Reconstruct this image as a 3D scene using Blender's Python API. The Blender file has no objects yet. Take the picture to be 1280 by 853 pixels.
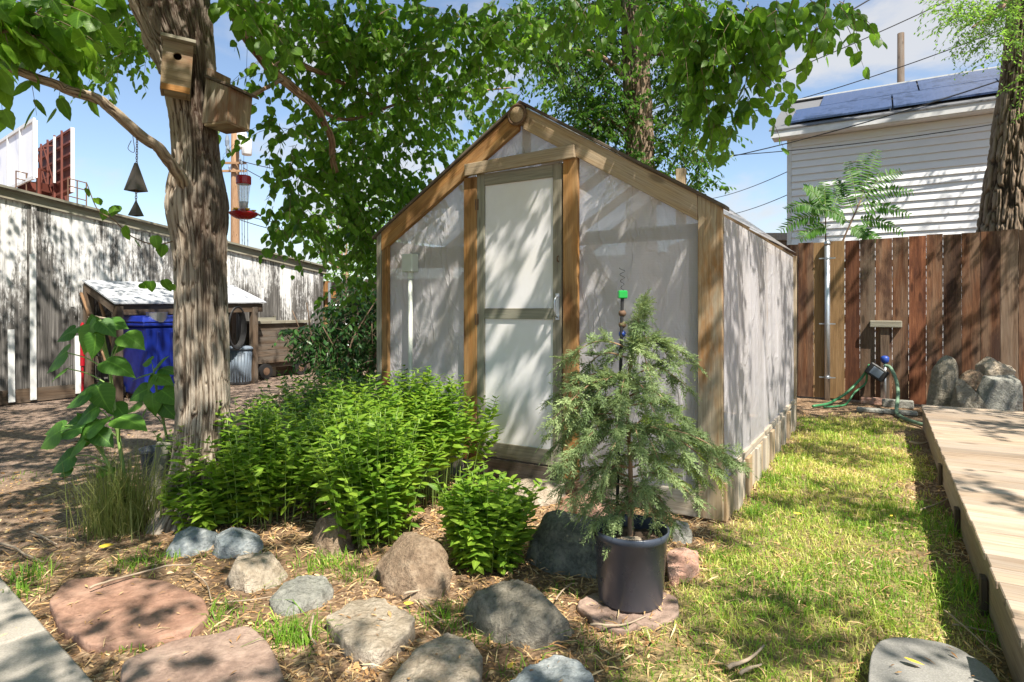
import bpy, math, random
import numpy as np
rng = np.random.default_rng(7)
random.seed(7)
SC = bpy.context.scene
COL = SC.collection
R = math.radians

# ---------------------------------------------------------------- camera model
FPX, CXP, HY, CH = 754.0, 640.0, 387.0, 1.24      # focal length (px of a 1280 wide frame), centre, horizon row, eye height

def P(px, py, Y):
    return np.array([(px-CXP)/FPX*Y, Y, CH+(HY-py)/FPX*Y])

def G(px, py, z=0.0):
    return P(px, py, FPX*(CH-z)/(py-HY))

SUN = np.array([0.275, -0.472, 0.80]); SUN /= np.linalg.norm(SUN)
SHX, SHY = -SUN[0]/SUN[2], -SUN[1]/SUN[2]          # ground offset of a shadow per metre of height

# ---------------------------------------------------------------- noise
def _h(ix, iy, iz, s):
    h = (ix*374761393 + iy*668265263 + iz*2147483647 + s*1274126177) & 0xFFFFFFFF
    h = ((h ^ (h >> 13))*1274126177) & 0xFFFFFFFF
    h = (h ^ (h >> 16)) & 0xFFFF
    return h/32767.5-1.0

def noise(x, y, z=0.0, s=0):
    x, y, z = np.broadcast_arrays(np.asarray(x, float), np.asarray(y, float), np.asarray(z, float))
    fx, fy, fz = np.floor(x), np.floor(y), np.floor(z)
    ix, iy, iz = fx.astype(np.int64), fy.astype(np.int64), fz.astype(np.int64)
    x, y, z = x-fx, y-fy, z-fz
    u, v, w = [t*t*t*(t*(t*6-15)+10) for t in (x, y, z)]
    def L(a, b, t): return a+(b-a)*t
    r = []
    for dz in (0, 1):
        a = L(_h(ix, iy, iz+dz, s), _h(ix+1, iy, iz+dz, s), u)
        b = L(_h(ix, iy+1, iz+dz, s), _h(ix+1, iy+1, iz+dz, s), u)
        r.append(L(a, b, v))
    return L(r[0], r[1], w)

def fbm(x, y, z=0.0, o=4, s=0, g=0.5):
    t = 0; a = 1.0; k = 0
    x, y, z = np.asarray(x, float), np.asarray(y, float), np.asarray(z, float)
    for i in range(o):
        t = t+a*noise(x, y, z, s+i*17); k += a
        a *= g; x, y, z = x*2.03+5.1, y*2.03+1.7, z*2.03+9.2
    return t/k

def unit(v):
    v = np.asarray(v, float)
    return v/np.maximum(np.linalg.norm(v, axis=-1, keepdims=True), 1e-9)

# ---------------------------------------------------------------- mesh builder
class MB:
    def __init__(s):
        s.v = []; s.f = []; s.g = []; s.t = []; s.n = 0
    def add(s, V, Fs, g=None, t=0.5, m=0):
        V = np.asarray(V, float).reshape(-1, 3)
        s.v.append(V)
        s.g.append(np.asarray(g, float).reshape(-1, 3) if g is not None else V.copy())
        s.t.append(np.broadcast_to(np.asarray(t, float), (len(V),)).copy())
        for Fa in (Fs if isinstance(Fs, list) else [Fs]):
            Fa = np.asarray(Fa, np.int64)
            if len(Fa): s.f.append((Fa+s.n, m))
        s.n += len(V)
        return s
    def build(s, name, mats, parent=None, loc=None, smooth=False, bevel=0.0):
        V = np.concatenate(s.v); g = np.concatenate(s.g); t = np.concatenate(s.t)
        off = np.zeros(3)
        if parent is not None:
            off = np.array(parent['_wl'])
        elif loc is not None:
            off = np.asarray(loc, float)
        me = bpy.data.meshes.new(name)
        me.vertices.add(len(V)); me.vertices.foreach_set('co', (V-off).astype(np.float32).ravel())
        tot = np.concatenate([np.full(len(a), a.shape[1]) for a, m in s.f])
        idx = np.concatenate([a.ravel() for a, m in s.f])
        mi = np.concatenate([np.full(len(a), m) for a, m in s.f])
        st = np.concatenate([[0], np.cumsum(tot)[:-1]])
        me.loops.add(len(idx)); me.loops.foreach_set('vertex_index', idx.astype(np.int32))
        me.polygons.add(len(tot))
        me.polygons.foreach_set('loop_start', st.astype(np.int32))
        me.polygons.foreach_set('material_index', mi.astype(np.int32))
        me.polygons.foreach_set('use_smooth', np.full(len(tot), bool(smooth)))
        a = me.attributes.new('gr', 'FLOAT_VECTOR', 'POINT'); a.data.foreach_set('vector', g.astype(np.float32).ravel())
        a = me.attributes.new('tint', 'FLOAT', 'POINT'); a.data.foreach_set('value', t.astype(np.float32))
        me.update(calc_edges=True); me.validate()
        for mt in (mats if isinstance(mats, (list, tuple)) else [mats]): me.materials.append(mt)
        o = bpy.data.objects.new(name, me); COL.objects.link(o)
        if parent is not None:
            o.parent = parent
            pp = np.array(parent['_wl']); o['_wl'] = list(pp)
        else:
            o.location = off; o['_wl'] = list(off)
        if bevel:
            b = o.modifiers.new('Bevel', 'BEVEL'); b.width = bevel; b.segments = 1; b.limit_method = 'ANGLE'; b.angle_limit = R(40)
        return o

def tag(o, label=None, cat=None, group=None, kind=None):
    if label: o['label'] = label
    if cat: o['category'] = cat
    if group: o['group'] = group
    if kind: o['kind'] = kind
    return o

def thing(name, label, cat, loc, group=None):
    o = bpy.data.objects.new(name, None); COL.objects.link(o)
    o.location = loc; o['_wl'] = [float(a) for a in loc]
    o.empty_display_size = 0.1
    return tag(o, label, cat, group)

BOXF = np.array([[0, 3, 2, 1], [4, 5, 6, 7], [0, 1, 5, 4], [1, 2, 6, 5], [2, 3, 7, 6], [3, 0, 4, 7]])

def hexa(mb, pts8, ax=None, t=0.5, m=0):
    """eight corners (bottom ring then top ring); ax = grain axis"""
    pts8 = np.asarray(pts8, float)
    c = pts8.mean(0)
    ax = unit(ax if ax is not None else pts8[4]-pts8[0])
    ref = np.array([0, 0, 1.0]) if abs(ax[2]) < 0.8 else np.array([1.0, 0, 0])
    b = unit(np.cross(ax, ref)); d = np.cross(ax, b)
    q = pts8-c
    o = rng.uniform(-20, 20, 3)
    mb.add(pts8, BOXF, np.stack([q@ax, q@b, q@d], 1)+o, t, m)

def bar(mb, p0, p1, w, h, side=None, t=None, m=0):
    """square timber between two points; w along side, h along the third axis"""
    p0, p1 = np.asarray(p0, float), np.asarray(p1, float)
    ax = unit(p1-p0)
    if side is None:
        side = np.cross(ax, [0, 0, 1.0])
        if np.linalg.norm(side) < 1e-3: side = np.array([1.0, 0, 0])
    side = unit(np.asarray(side, float)-ax*np.dot(ax, side))
    up = np.cross(side, ax)
    c = [(-1, -1), (1, -1), (1, 1), (-1, 1)]
    pts = [p0+side*a*w/2+up*b*h/2 for a, b in c]+[p1+side*a*w/2+up*b*h/2 for a, b in c]
    hexa(mb, pts, ax, rng.uniform(0, 1) if t is None else t, m)

def prism(mb, poly, nrm, ax, t=None, m=0):
    """planar polygon (k,3) extruded along nrm vector; grain along ax"""
    poly = np.asarray(poly, float); k = len(poly); nrm = np.asarray(nrm, float)
    V = np.concatenate([poly, poly+nrm])
    c = poly.mean(0); ax = unit(ax); n = unit(nrm); b = np.cross(n, ax)
    q = V-c
    g = np.stack([q@ax, q@b, q@n], 1)+rng.uniform(-20, 20, 3)
    i = np.arange(k); j = (i+1) % k
    mb.add(V, [i[::-1][None], (i+k)[None], np.stack([i, j, j+k, i+k], 1)], g, rng.uniform(0, 1) if t is None else t, m)

def catmull(pts, n=8):
    pts = np.asarray(pts, float)
    if len(pts) < 3:
        u = np.linspace(0, 1, n+1)[:, None]
        return pts[0]*(1-u)+pts[-1]*u
    p = np.concatenate([[2*pts[0]-pts[1]], pts, [2*pts[-1]-pts[-2]]])
    out = []
    u = np.linspace(0, 1, n, endpoint=False)[:, None]
    for i in range(1, len(p)-2):
        a, b, c, d = p[i-1], p[i], p[i+1], p[i+2]
        out.append(0.5*(2*b+(c-a)*u+(2*a-5*b+4*c-d)*u*u+(3*b-a-3*c+d)*u**3))
    out.append(pts[-1][None])
    return np.concatenate(out)

def tube(mb, path, rad, seg=8, t=0.5, m=0, cap=True, disp=None):
    path = np.asarray(path, float); n = len(path)
    rad = np.broadcast_to(np.asarray(rad, float), (n,))
    T = np.gradient(path, axis=0); T = unit(T)
    u = np.cross(T[0], [0, 0, 1.0])
    if np.linalg.norm(u) < 0.1: u = np.cross(T[0], [1.0, 0, 0])
    u = unit(u); U = [u]
    for i in range(1, n):
        u = u-T[i]*np.dot(u, T[i]); u = unit(u); U.append(u)
    U = np.array(U); W = np.cross(T, U)
    th = np.linspace(0, 2*math.pi, seg, endpoint=False)
    ln = np.concatenate([[0], np.cumsum(np.linalg.norm(np.diff(path, axis=0), axis=1))])
    rr = rad[:, None]*np.ones(seg)
    if disp is not None: rr = rr+disp(ln[:, None], th[None], rad[:, None])
    V = path[:, None]+(U[:, None]*np.cos(th)[None, :, None]+W[:, None]*np.sin(th)[None, :, None])*rr[:, :, None]
    o = rng.uniform(0, 30)
    g = np.stack([np.broadcast_to(ln[:, None]+o, (n, seg)), rad[:, None]*np.cos(th)[None], rad[:, None]*np.sin(th)[None]], 2)
    i = np.arange(n-1)[:, None]*seg; j = np.arange(seg)[None]; j2 = (j+1) % seg
    Fq = np.stack([i+j, i+j2, i+seg+j2, i+seg+j], 2).reshape(-1, 4)
    Fs = [Fq]
    if cap: Fs += [np.arange(seg)[::-1][None], (np.arange(seg)+(n-1)*seg)[None]]
    mb.add(V, Fs, g, t, m)

def lathe(mb, c, prof, seg=32, axis=(0, 0, 1), t=0.5, m=0, cap=True):
    """prof: list of (radius, height)"""
    ax = unit(axis); ref = np.array([1.0, 0, 0]) if abs(ax[2]) > 0.8 else np.array([0, 0, 1.0])
    b = unit(np.cross(ax, ref)); d = np.cross(ax, b)
    th = np.linspace(0, 2*math.pi, seg, endpoint=False)
    pr = np.asarray(prof, float); n = len(pr)
    V = np.asarray(c, float)+pr[:, None, 1:2]*ax+pr[:, None, 0:1]*(np.cos(th)[None, :, None]*b+np.sin(th)[None, :, None]*d)
    i = np.arange(n-1)[:, None]*seg; j = np.arange(seg)[None]; j2 = (j+1) % seg
    Fs = [np.stack([i+j, i+j2, i+seg+j2, i+seg+j], 2).reshape(-1, 4)]
    if cap: Fs += [np.arange(seg)[::-1][None], (np.arange(seg)+(n-1)*seg)[None]]
    mb.add(V, Fs, None, t, m)

# ---------------------------------------------------------------- leaves (many copies of a small leaf template inside ONE crown mesh)
def leaf_template(prof, fold=0.12, droop=0.18, ser=0.0):
    """prof: list of (y, halfwidth); first is the base, last the tip"""
    prof = np.asarray(prof, float); n = len(prof)
    V = []; g = []
    for k, (y, w) in enumerate(prof):
        w2 = w*(1+ser*(1 if k % 2 else -1))
        z = -droop*y*y
        V += [(-w2, y-0.12*w, z-fold*w), (0, y, z), (w2, y-0.12*w, z-fold*w)]
        g += [(-1, y, w), (0, y, w), (1, y, w)]
    V[0] = (-prof[0][1], prof[0][0]-prof[0][1]*.25, -fold*prof[0][1]); V[2] = (prof[0][1], prof[0][0]-prof[0][1]*.25, -fold*prof[0][1])
    q = []; tr = []
    for k in range(n-1):
        a = 3*k
        if k == n-2 and prof[-1][1] == 0:
            tr += [(a, a+1, a+4), (a+1, a+2, a+4)]
        else:
            q += [(a, a+1, a+4, a+3), (a+1, a+2, a+5, a+4)]
    return np.array(V, float), np.array(q).reshape(-1, 4), np.array(tr).reshape(-1, 3), np.array(g, float)

L_MUL = leaf_template([(0, .16), (.18, .36), (.45, .40), (.75, .22), (1, 0)], .15, .22)
L_MULBIG = leaf_template([(-.02, .16), (.06, .30), (.16, .37), (.28, .41), (.40, .42), (.52, .39), (.64, .32), (.75, .245), (.85, .15), (.93, .06), (1, 0)], .16, .26, .035)
L_OVAL = leaf_template([(0, .08), (.35, .24), (.7, .17), (1, 0)], .2, .15)
L_MINT = leaf_template([(0, .05), (.22, .19), (.5, .21), (.78, .11), (1, 0)], .3, .35)
L_LANCE = leaf_template([(0, .04), (.3, .13), (.65, .10), (1, 0)], .25, .12)
L_HEART = leaf_template([(-.06, .24), (.03, .40), (.15, .47), (.3, .47), (.45, .41), (.6, .32), (.75, .2), (.88, .09), (1, 0)], .12, .30, .02)
L_DIA = (np.array([(-.5, .4, 0), (0, 0, 0), (.5, .4, 0), (0, 1, 0)], float), np.array([(0, 1, 2, 3)]), np.zeros((0, 3), int), np.array([(-1, .4, 0), (0, 0, 0), (1, .4, 0), (0, 1, 0)], float))

def leaves(mb, tpl, pos, d, nrm, size, tint, width=1.0, m=0):
    V0, q, tr, g0 = tpl
    pos = np.asarray(pos, float); N = len(pos)
    if N == 0: return
    d = unit(d); nrm = np.asarray(nrm, float)
    nrm = unit(nrm-d*np.sum(nrm*d, 1, keepdims=True)+1e-6)
    s = np.cross(d, nrm)
    size = np.broadcast_to(size, (N,)); width = np.broadcast_to(width, (N,))
    V = pos[:, None]+size[:, None, None]*(V0[None, :, 0:1]*width[:, None, None]*s[:, None]+V0[None, :, 1:2]*d[:, None]+V0[None, :, 2:3]*nrm[:, None])
    k = len(V0); off = (np.arange(N)*k)[:, None, None]
    Fs = []
    if len(q): Fs.append((q[None]+off).reshape(-1, 4))
    if len(tr): Fs.append((tr[None]+off).reshape(-1, 3))
    mb.add(V, Fs, np.broadcast_to(g0[None], (N, k, 3)), np.repeat(np.broadcast_to(tint, (N,)), k), m)

def rdir(n, r=rng):
    return unit(r.normal(size=(n, 3)))

def twigs(mb, start, d, length, nleaf, tpl, lsize, hang=0.6, tint=(0.2, 0.8), mleaf=0, mtwig=1, trad=0.0022, sag=0.35, spread=0.9, jit=0.25, ftop=0.12):
    """many leafy twigs at once: each a sagging shoot with leaves set along it alternately"""
    start = np.asarray(start, float); N = len(start)
    if N == 0: return
    d = unit(d); length = np.broadcast_to(length, (N,)).astype(float)
    ts = np.linspace(0, 1, 5)
    up = np.array([0, 0, 1.0])
    def pt(t):
        return start[:, None]+d[:, None]*(length[:, None]*t)[..., None]-up*(sag*length[:, None]*t**2)[..., None]
    pth = pt(np.broadcast_to(ts, (N, 5)))
    T = unit(d[:, None]-up*(2*sag*np.broadcast_to(ts, (N, 5)))[..., None])
    u = unit(np.cross(T, up)+1e-4); w = np.cross(T, u)
    rr = (trad*np.array([1.2, 1, .8, .6, .35]))[None, :, None]
    V = np.stack([pth+(u*math.cos(a)+w*math.sin(a))*rr for a in (0, 2.1, 4.2)], 2)      # N,5,3,3
    base = (np.arange(N)*15)[:, None, None]
    fi = np.array([[k*3+a, k*3+(a+1) % 3, k*3+3+(a+1) % 3, k*3+3+a] for k in range(4) for a in range(3)])
    mb.add(V, (fi[None]+base).reshape(-1, 4), None, 0.5, mtwig)
    tl = np.broadcast_to((np.arange(nleaf)+.6)/nleaf, (N, nleaf))+rng.uniform(-.06, .06, (N, nleaf))
    pl = pt(np.clip(tl, .05, 1.0))
    Tl = unit(d[:, None]-up*(2*sag*tl)[..., None])
    ul = unit(np.cross(Tl, up)+1e-4)
    sgn = np.where(np.arange(nleaf) % 2 == 0, 1.0, -1.0)[None, :, None]
    dl = unit(ul*sgn*spread+Tl*.6-up*hang+rng.normal(0, jit, (N, nleaf, 3)))
    nl = unit(up*.7-Tl*.1+dl*.2+rng.normal(0, .45, (N, nleaf, 3)))
    sz = lsize*rng.uniform(.6, 1.15, (N, nleaf))*(1-.25*tl)
    tt = np.clip(rng.uniform(tint[0], tint[1], (N, 1))+rng.normal(0, .12, (N, nleaf)), 0, 1)
    leaves(mb, tpl, (pl+dl*sz[..., None]*ftop).reshape(-1, 3), dl.reshape(-1, 3), nl.reshape(-1, 3), sz.ravel(), tt.ravel(), 1.0, mleaf)
# ---------------------------------------------------------------- materials
class NT:
    def __init__(s, name):
        s.m = bpy.data.materials.new(name); s.m.use_nodes = True
        s.t = s.m.node_tree; s.t.nodes.clear()
        s.out = s.t.nodes.new('ShaderNodeOutputMaterial')
    def n(s, typ, **kw):
        nd = s.t.nodes.new('ShaderNode'+typ)
        for k, v in kw.items():
            if k.startswith('i_'):
                key = k[2:]; key = int(key) if key.isdigit() else key.replace('_', ' ')
                s.set(nd.inputs[key], v)
            else: setattr(nd, k, v)
        return nd
    def set(s, sock, v):
        if isinstance(v, bpy.types.NodeSocket): s.t.links.new(v, sock)
        elif isinstance(v, bpy.types.Node): s.t.links.new(v.outputs[0], sock)
        else:
            if isinstance(v, (tuple, list)) and len(v) == 3 and sock.type == 'RGBA': v = (*v, 1)
            sock.default_value = v
    def attr(s, name): return s.n('Attribute', attribute_name=name)
    def mapping(s, vec, scale, loc=(0, 0, 0)): return s.n('Mapping', i_Vector=vec, i_Scale=scale, i_Location=loc).outputs[0]
    def noise(s, vec, scale, detail=4, rough=.55, dist=0.0):
        return s.n('TexNoise', i_Vector=vec, i_Scale=scale, i_Detail=detail, i_Roughness=rough, i_Distortion=dist).outputs[0]
    def ramp(s, fac, stops, interp='LINEAR'):
        r = s.n('ValToRGB', i_Fac=fac); e = r.color_ramp; e.interpolation = interp
        while len(e.elements) < len(stops): e.elements.new(0.5)
        for el, (p, c) in zip(e.elements, stops):
            el.position = p; el.color = (*c, 1) if len(c) == 3 else c
        return r.outputs[0]
    def val(s, fac, a, b, lo=0.0, hi=1.0):
        return s.n('MapRange', i_Value=fac, i_1=a, i_2=b, i_3=lo, i_4=hi).outputs[0]
    def math(s, op, a, b=0.5, c=0.5):
        return s.n('Math', operation=op, i_0=a, i_1=b, i_2=c).outputs[0]
    def mix(s, fac, a, b, mode='MIX'):
        x = s.n('Mix', data_type='RGBA', blend_type=mode); s.set(x.inputs[0], fac); s.set(x.inputs[6], a); s.set(x.inputs[7], b)
        return x.outputs[2]
    def bump(s, h, strength=.5, dist=.01, nrm=None):
        b = s.n('Bump', i_Height=h, i_Strength=strength, i_Distance=dist)
        if nrm is not None: s.set(b.inputs['Normal'], nrm)
        return b.outputs[0]
    def bsdf(s, col, rough=.8, nrm=None, metal=0.0, spec=.5, **kw):
        b = s.n('BsdfPrincipled'); s.set(b.inputs['Base Color'], col); s.set(b.inputs['Roughness'], rough)
        b.inputs['Metallic'].default_value = metal; b.inputs['Specular IOR Level'].default_value = spec
        if nrm is not None: s.set(b.inputs['Normal'], nrm)
        for k, v in kw.items(): s.set(b.inputs[k.replace('_', ' ')], v)
        return b.outputs[0]
    def done(s, sh):
        s.t.links.new(sh, s.out.inputs[0]); return s.m

def wood(name, c0, c1, c2, grey=None, var=.35, rough=.82, gs=1.0, bs=.5, stain=None):
    """sawn timber: grain along gr.x, knots, per-board tint"""
    k = NT(name); g = k.attr('gr').outputs['Vector']; t = k.attr('tint').outputs['Fac']
    v = k.mapping(g, (1.6*gs, 26*gs, 26*gs))
    n1 = k.noise(v, 1.0, 6, .6, 1.2)
    fine = k.noise(k.mapping(g, (4, 160, 160)), 1.0, 3, .6)
    kn = k.n('TexVoronoi', i_Vector=k.mapping(g, (2.2, 7, 7)), i_Scale=1.0, feature='F1').outputs[0]
    knot = k.val(kn, .10, .17, 1, 0)
    col = k.ramp(n1, [(.25, c0), (.5, c1), (.75, c2)])
    big = k.noise(k.mapping(g, (.9, 3, 3)), 1.3, 3)
    col = k.mix(k.val(big, .35, .7, 0, var), col, c0)
    if grey: col = k.mix(k.val(k.noise(k.mapping(g, (1.1, 9, 9)), 1.0, 4), .4, .62, 0, .8), col, grey)
    if stain: col = k.mix(k.val(k.noise(k.mapping(g, (1.5, 5, 5), (7, 3, 1)), 1.0, 5, .65), .5, .64, 0, .85), col, stain)
    col = k.mix(k.math('MULTIPLY', knot, .6), col, tuple(x*.35 for x in c0))
    col = k.mix(k.val(fine, .3, .55, .5, 0), col, tuple(x*.5 for x in c0))
    hs = k.n('HueSaturation', i_Color=col, i_Value=k.val(t, 0, 1, 1-var, 1+var*.6)).outputs[0]
    h = k.math('ADD', n1, k.math('MULTIPLY', fine, .5))
    return k.done(k.bsdf(hs, rough, k.bump(h, bs, .004), spec=.25))

def leaf_mat(name, dark, mid, light, trans=.38, rough=.42, vein=.5, tcol=None, spec=.5):
    k = NT(name); g = k.attr('gr').outputs['Vector']; t = k.attr('tint').outputs['Fac']
    col = k.ramp(t, [(0, dark), (.5, mid), (1, light)])
    sx = k.n('SeparateXYZ', i_0=g)
    ax = k.math('ABSOLUTE', sx.outputs[0])
    vn = k.val(ax, 0, .10, vein, 0)
    side = k.math('PINGPONG', k.math('SUBTRACT', k.math('MULTIPLY', sx.outputs[1], 7), k.math('MULTIPLY', ax, 1.6)), .5)
    vn = k.math('MAXIMUM', vn, k.val(side, 0, .09, vein*.5, 0))
    col = k.mix(vn, col, tuple(min(1, x*1.9+.01) for x in light))
    blot = k.noise(k.n('NewGeometry').outputs['Position'], 35, 3)
    col = k.mix(k.val(blot, .4, .75, 0, .35), col, dark)
    back = k.n('NewGeometry').outputs['Backfacing']
    col2 = k.mix(k.math('MULTIPLY', back, .35), col, tuple(x*.8+.03 for x in light))
    nb = k.bump(side, .25, .002)
    p = k.bsdf(col2, rough, nb, spec=spec*.55)
    tr = k.n('BsdfTranslucent'); k.set(tr.inputs[0], k.mix(.5, k.mix(1.0, col, (2.6, 2.3, .8), 'MULTIPLY'), tcol or tuple(x*2.2 for x in light)))
    return k.done(k.n('MixShader', i_0=trans, i_1=p, i_2=tr.outputs[0]).outputs[0])

def plain(name, col, rough=.6, metal=0.0, nscale=30, var=.25, bs=.15, spec=.5, dirt=None):
    k = NT(name); pos = k.n('TexCoord').outputs['Object']
    n1 = k.noise(pos, nscale, 5); n2 = k.noise(pos, nscale*.15, 3)
    c = k.mix(k.val(n1, .3, .7, 0, var), col, tuple(x*.55 for x in col))
    if dirt: c = k.mix(k.val(n2, .45, .7, 0, .7), c, dirt)
    return k.done(k.bsdf(c, k.val(n1, .3, .7, rough-.08, min(1, rough+.1)), k.bump(n1, bs, .004), metal, spec))

def stone(name, a, b, c, scale=6, bs=.8, band=0.0, lichen=None):
    k = NT(name); pos = k.n('TexCoord').outputs['Object']
    n1 = k.noise(pos, scale, 8, .62, .6); n2 = k.noise(pos, scale*11, 6, .7); n3 = k.noise(k.mapping(pos, (1, 1, 3.5)), scale*.6, 4, .5, 1.5)
    col = k.ramp(n1, [(.28, a), (.5, b), (.7, c)])
    col = k.mix(k.val(n3, .45, .6, 0, .55), col, a)
    col = k.mix(k.val(n2, .40, .56, .5, 0), col, tuple(x*.55 for x in a)); col = k.mix(k.val(k.noise(pos, scale*3, 6, .7), .5, .68, 0, .5), col, c)
    vor = k.n('TexVoronoi', i_Vector=pos, i_Scale=scale*2.2, feature='DISTANCE_TO_EDGE').outputs[0]
    if lichen: col = k.mix(k.val(k.noise(pos, scale*2.5, 5, .7), .56, .66, 0, .7), col, lichen)
    h = k.math('ADD', k.math('MULTIPLY', n1, 1.5), k.math('MULTIPLY', n2, .8))
    return k.done(k.bsdf(col, .85, k.bump(h, bs, .03), spec=.25))

def sheet_mat():
    k = NT('woven_plastic'); g = k.attr('gr').outputs['Vector']
    sx = k.n('SeparateXYZ', i_0=g)
    wa = k.math('PINGPONG', k.math('MULTIPLY', sx.outputs[0], 90), .5); wb = k.math('PINGPONG', k.math('MULTIPLY', sx.outputs[2], 60), .5)
    weave = k.math('MINIMUM', wa, wb)
    big = k.noise(k.mapping(g, (3, 3, 2)), 1.6, 5, .6, .8)
    dirt = k.noise(k.mapping(g, (6, 6, 1.2)), 1.5, 6, .65)
    col = k.mix(k.val(dirt, .5, .75, 0, .35), (.62, .605, .625), (.38, .355, .33))
    col = k.mix(k.val(weave, 0, .16, .16, 0), col, (.38, .36, .39))
    cre = k.math('ABSOLUTE', k.math('SUBTRACT', k.noise(k.n('Mapping', i_Vector=g, i_Scale=(3.2, 3.2, 1.1), i_Rotation=(0, .6, 0)).outputs[0], 1.3, 4, .55, .5), .5))
    h = k.math('ADD', k.math('MULTIPLY', big, 1.0), k.val(cre, 0, .03, .22, 0))
    nb = k.bump(h, .6, .03)
    p = k.bsdf(col, .42, nb, spec=.35)
    tr = k.n('BsdfTranslucent'); k.set(tr.inputs[0], (.66, .645, .67)); k.set(tr.inputs[1], nb)
    tp = k.n('BsdfTransparent'); k.set(tp.inputs[0], (.95, .95, .97))
    a = k.n('MixShader', i_0=.30, i_1=p, i_2=tr.outputs[0]).outputs[0]
    return k.done(k.n('MixShader', i_0=.26, i_1=a, i_2=tp.outputs[0]).outputs[0])

def peeled_mat():
    """old white paint flaking off grey boards; wear is heavier on some boards, bare colour increases towards the foot"""
    k = NT('peeling_paint'); g = k.attr('gr').outputs['Vector']; t = k.attr('tint').outputs['Fac']
    pos = k.n('NewGeometry').outputs['Position']; z = k.n('SeparateXYZ', i_0=pos).outputs[2]
    grain = k.noise(k.mapping(g, (1.5, 45, 45)), 1.0, 6, .65, .8)
    bare = k.ramp(grain, [(.28, (.020, .019, .018)), (.5, (.085, .080, .076)), (.72, (.24, .23, .22))])
    big = k.noise(k.mapping(pos, (1, 1, .55)), 1.5, 5, .65)
    strk = k.noise(k.mapping(g, (2.2, 34, 34)), 1.0, 5, .7, .4)
    fl = k.noise(k.mapping(g, (16, 46, 46)), 1.0, 5, .75)
    wear = k.math('ADD', k.math('MULTIPLY', big, .95), k.math('MULTIPLY', strk, .55))
    wear = k.math('ADD', wear, k.math('MULTIPLY', fl, .42))
    wear = k.math('ADD', wear, k.math('MULTIPLY', k.math('SUBTRACT', t, .5), .16))
    wear = k.math('ADD', wear, k.val(z, .5, 1.7, .36, .0))  # more of the bare board colour towards the bottom
    paint = k.mix(k.val(strk, .35, .65, 0, .55), (.66, .66, .66), (.34, .34, .35))
    m = k.val(wear, .93, 1.06, 0, 1)
    col = k.mix(m, paint, bare)
    col = k.mix(k.val(k.noise(k.mapping(g, (1, 12, 12), (3, 1, 2)), 1.0, 4, .6), .58, .70, 0, .6), col, (.11, .105, .10))
    h = k.math('ADD', k.math('MULTIPLY', m, -.6), k.math('MULTIPLY', grain, .7))
    return k.done(k.bsdf(col, .8, k.bump(h, .8, .006), spec=.3))

def bark_mat(name, ridge, mid, furrow, wet=(.035, .018, .010)):
    """tint = bark height, gr.z = wet streak mask, position for fine detail"""
    k = NT(name); pos = k.n('NewGeometry').outputs['Position']; t = k.attr('tint').outputs['Fac']
    wm = k.n('SeparateXYZ', i_0=k.attr('gr').outputs['Vector']).outputs[2]
    n1 = k.noise(k.mapping(pos, (60, 60, 14)), 1.0, 6, .65)
    n2 = k.noise(pos, 5, 4)
    v = k.math('ADD', t, k.math('MULTIPLY', k.math('SUBTRACT', n1, .5), .8))
    col = k.ramp(v, [(.26, furrow), (.48, mid), (.82, ridge)])
    col = k.mix(k.val(n2, .4, .65, 0, .5), col, mid)
    col = k.mix(k.math('MULTIPLY', wm, k.val(n1, .3, .6, 1, .6)), col, wet)
    rough = k.val(wm, 0, 1, .9, .6)
    return k.done(k.bsdf(col, rough, k.bump(n1, .8, .008), spec=.25))

def ground_mat():
    """tint: lawn soil; gr.x: bark-mulch amount; gr.y pale grit"""
    k = NT('garden_soil'); pos = k.n('NewGeometry').outputs['Position']
    at = k.n('SeparateXYZ', i_0=k.attr('gr').outputs['Vector']); t = k.attr('tint').outputs['Fac']
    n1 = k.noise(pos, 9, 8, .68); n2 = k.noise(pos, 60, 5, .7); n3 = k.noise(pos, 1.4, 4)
    vo = k.n('TexVoronoi', i_Vector=k.mapping(pos, (1, 1, .2)), i_Scale=55, i_Randomness=1.0)
    chip = k.n('SeparateColor', i_0=vo.outputs['Color'])
    soil = k.ramp(n1, [(.3, (.08, .048, .028)), (.5, (.19, .12, .07)), (.7, (.35, .235, .14))])
    chips = k.mix(1.0, k.ramp(chip.outputs[0], [(0, (.11, .065, .04)), (.4, (.27, .17, .10)), (.75, (.46, .31, .19)), (1, (.60, .45, .30))]), k.val(n2, .2, .7, .55, 1.1), 'MULTIPLY')
    grit = k.ramp(chip.outputs[1], [(0, (.11, .08, .065)), (.5, (.23, .175, .145)), (1, (.37, .295, .25))])
    lawn = k.ramp(n1, [(.3, (.11, .085, .04)), (.5, (.24, .19, .085)), (.7, (.40, .33, .16))])
    c = k.mix(at.outputs[0], soil, chips); c = k.mix(at.outputs[1], c, grit); c = k.mix(t, c, lawn)
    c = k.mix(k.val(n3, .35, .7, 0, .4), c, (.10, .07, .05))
    h = k.math('ADD', k.math('MULTIPLY', n2, .8), k.math('MULTIPLY', vo.outputs['Distance'], 1.2))
    return k.done(k.bsdf(c, .95, k.bump(h, .9, .012), spec=.15))

def litter_mat():
    k = NT('dry_litter'); t = k.attr('tint').outputs['Fac']; pos = k.n('NewGeometry').outputs['Position']
    c = k.ramp(t, [(0, (.12, .06, .025)), (.3, (.32, .175, .07)), (.6, (.56, .36, .165)), (.85, (.70, .52, .28)), (1, (.74, .59, .35))])
    c = k.mix(k.val(k.noise(pos, 150, 3), .3, .7, 0, .4), c, (.14, .09, .05))
    return k.done(k.bsdf(c, .85, spec=.2))

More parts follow.
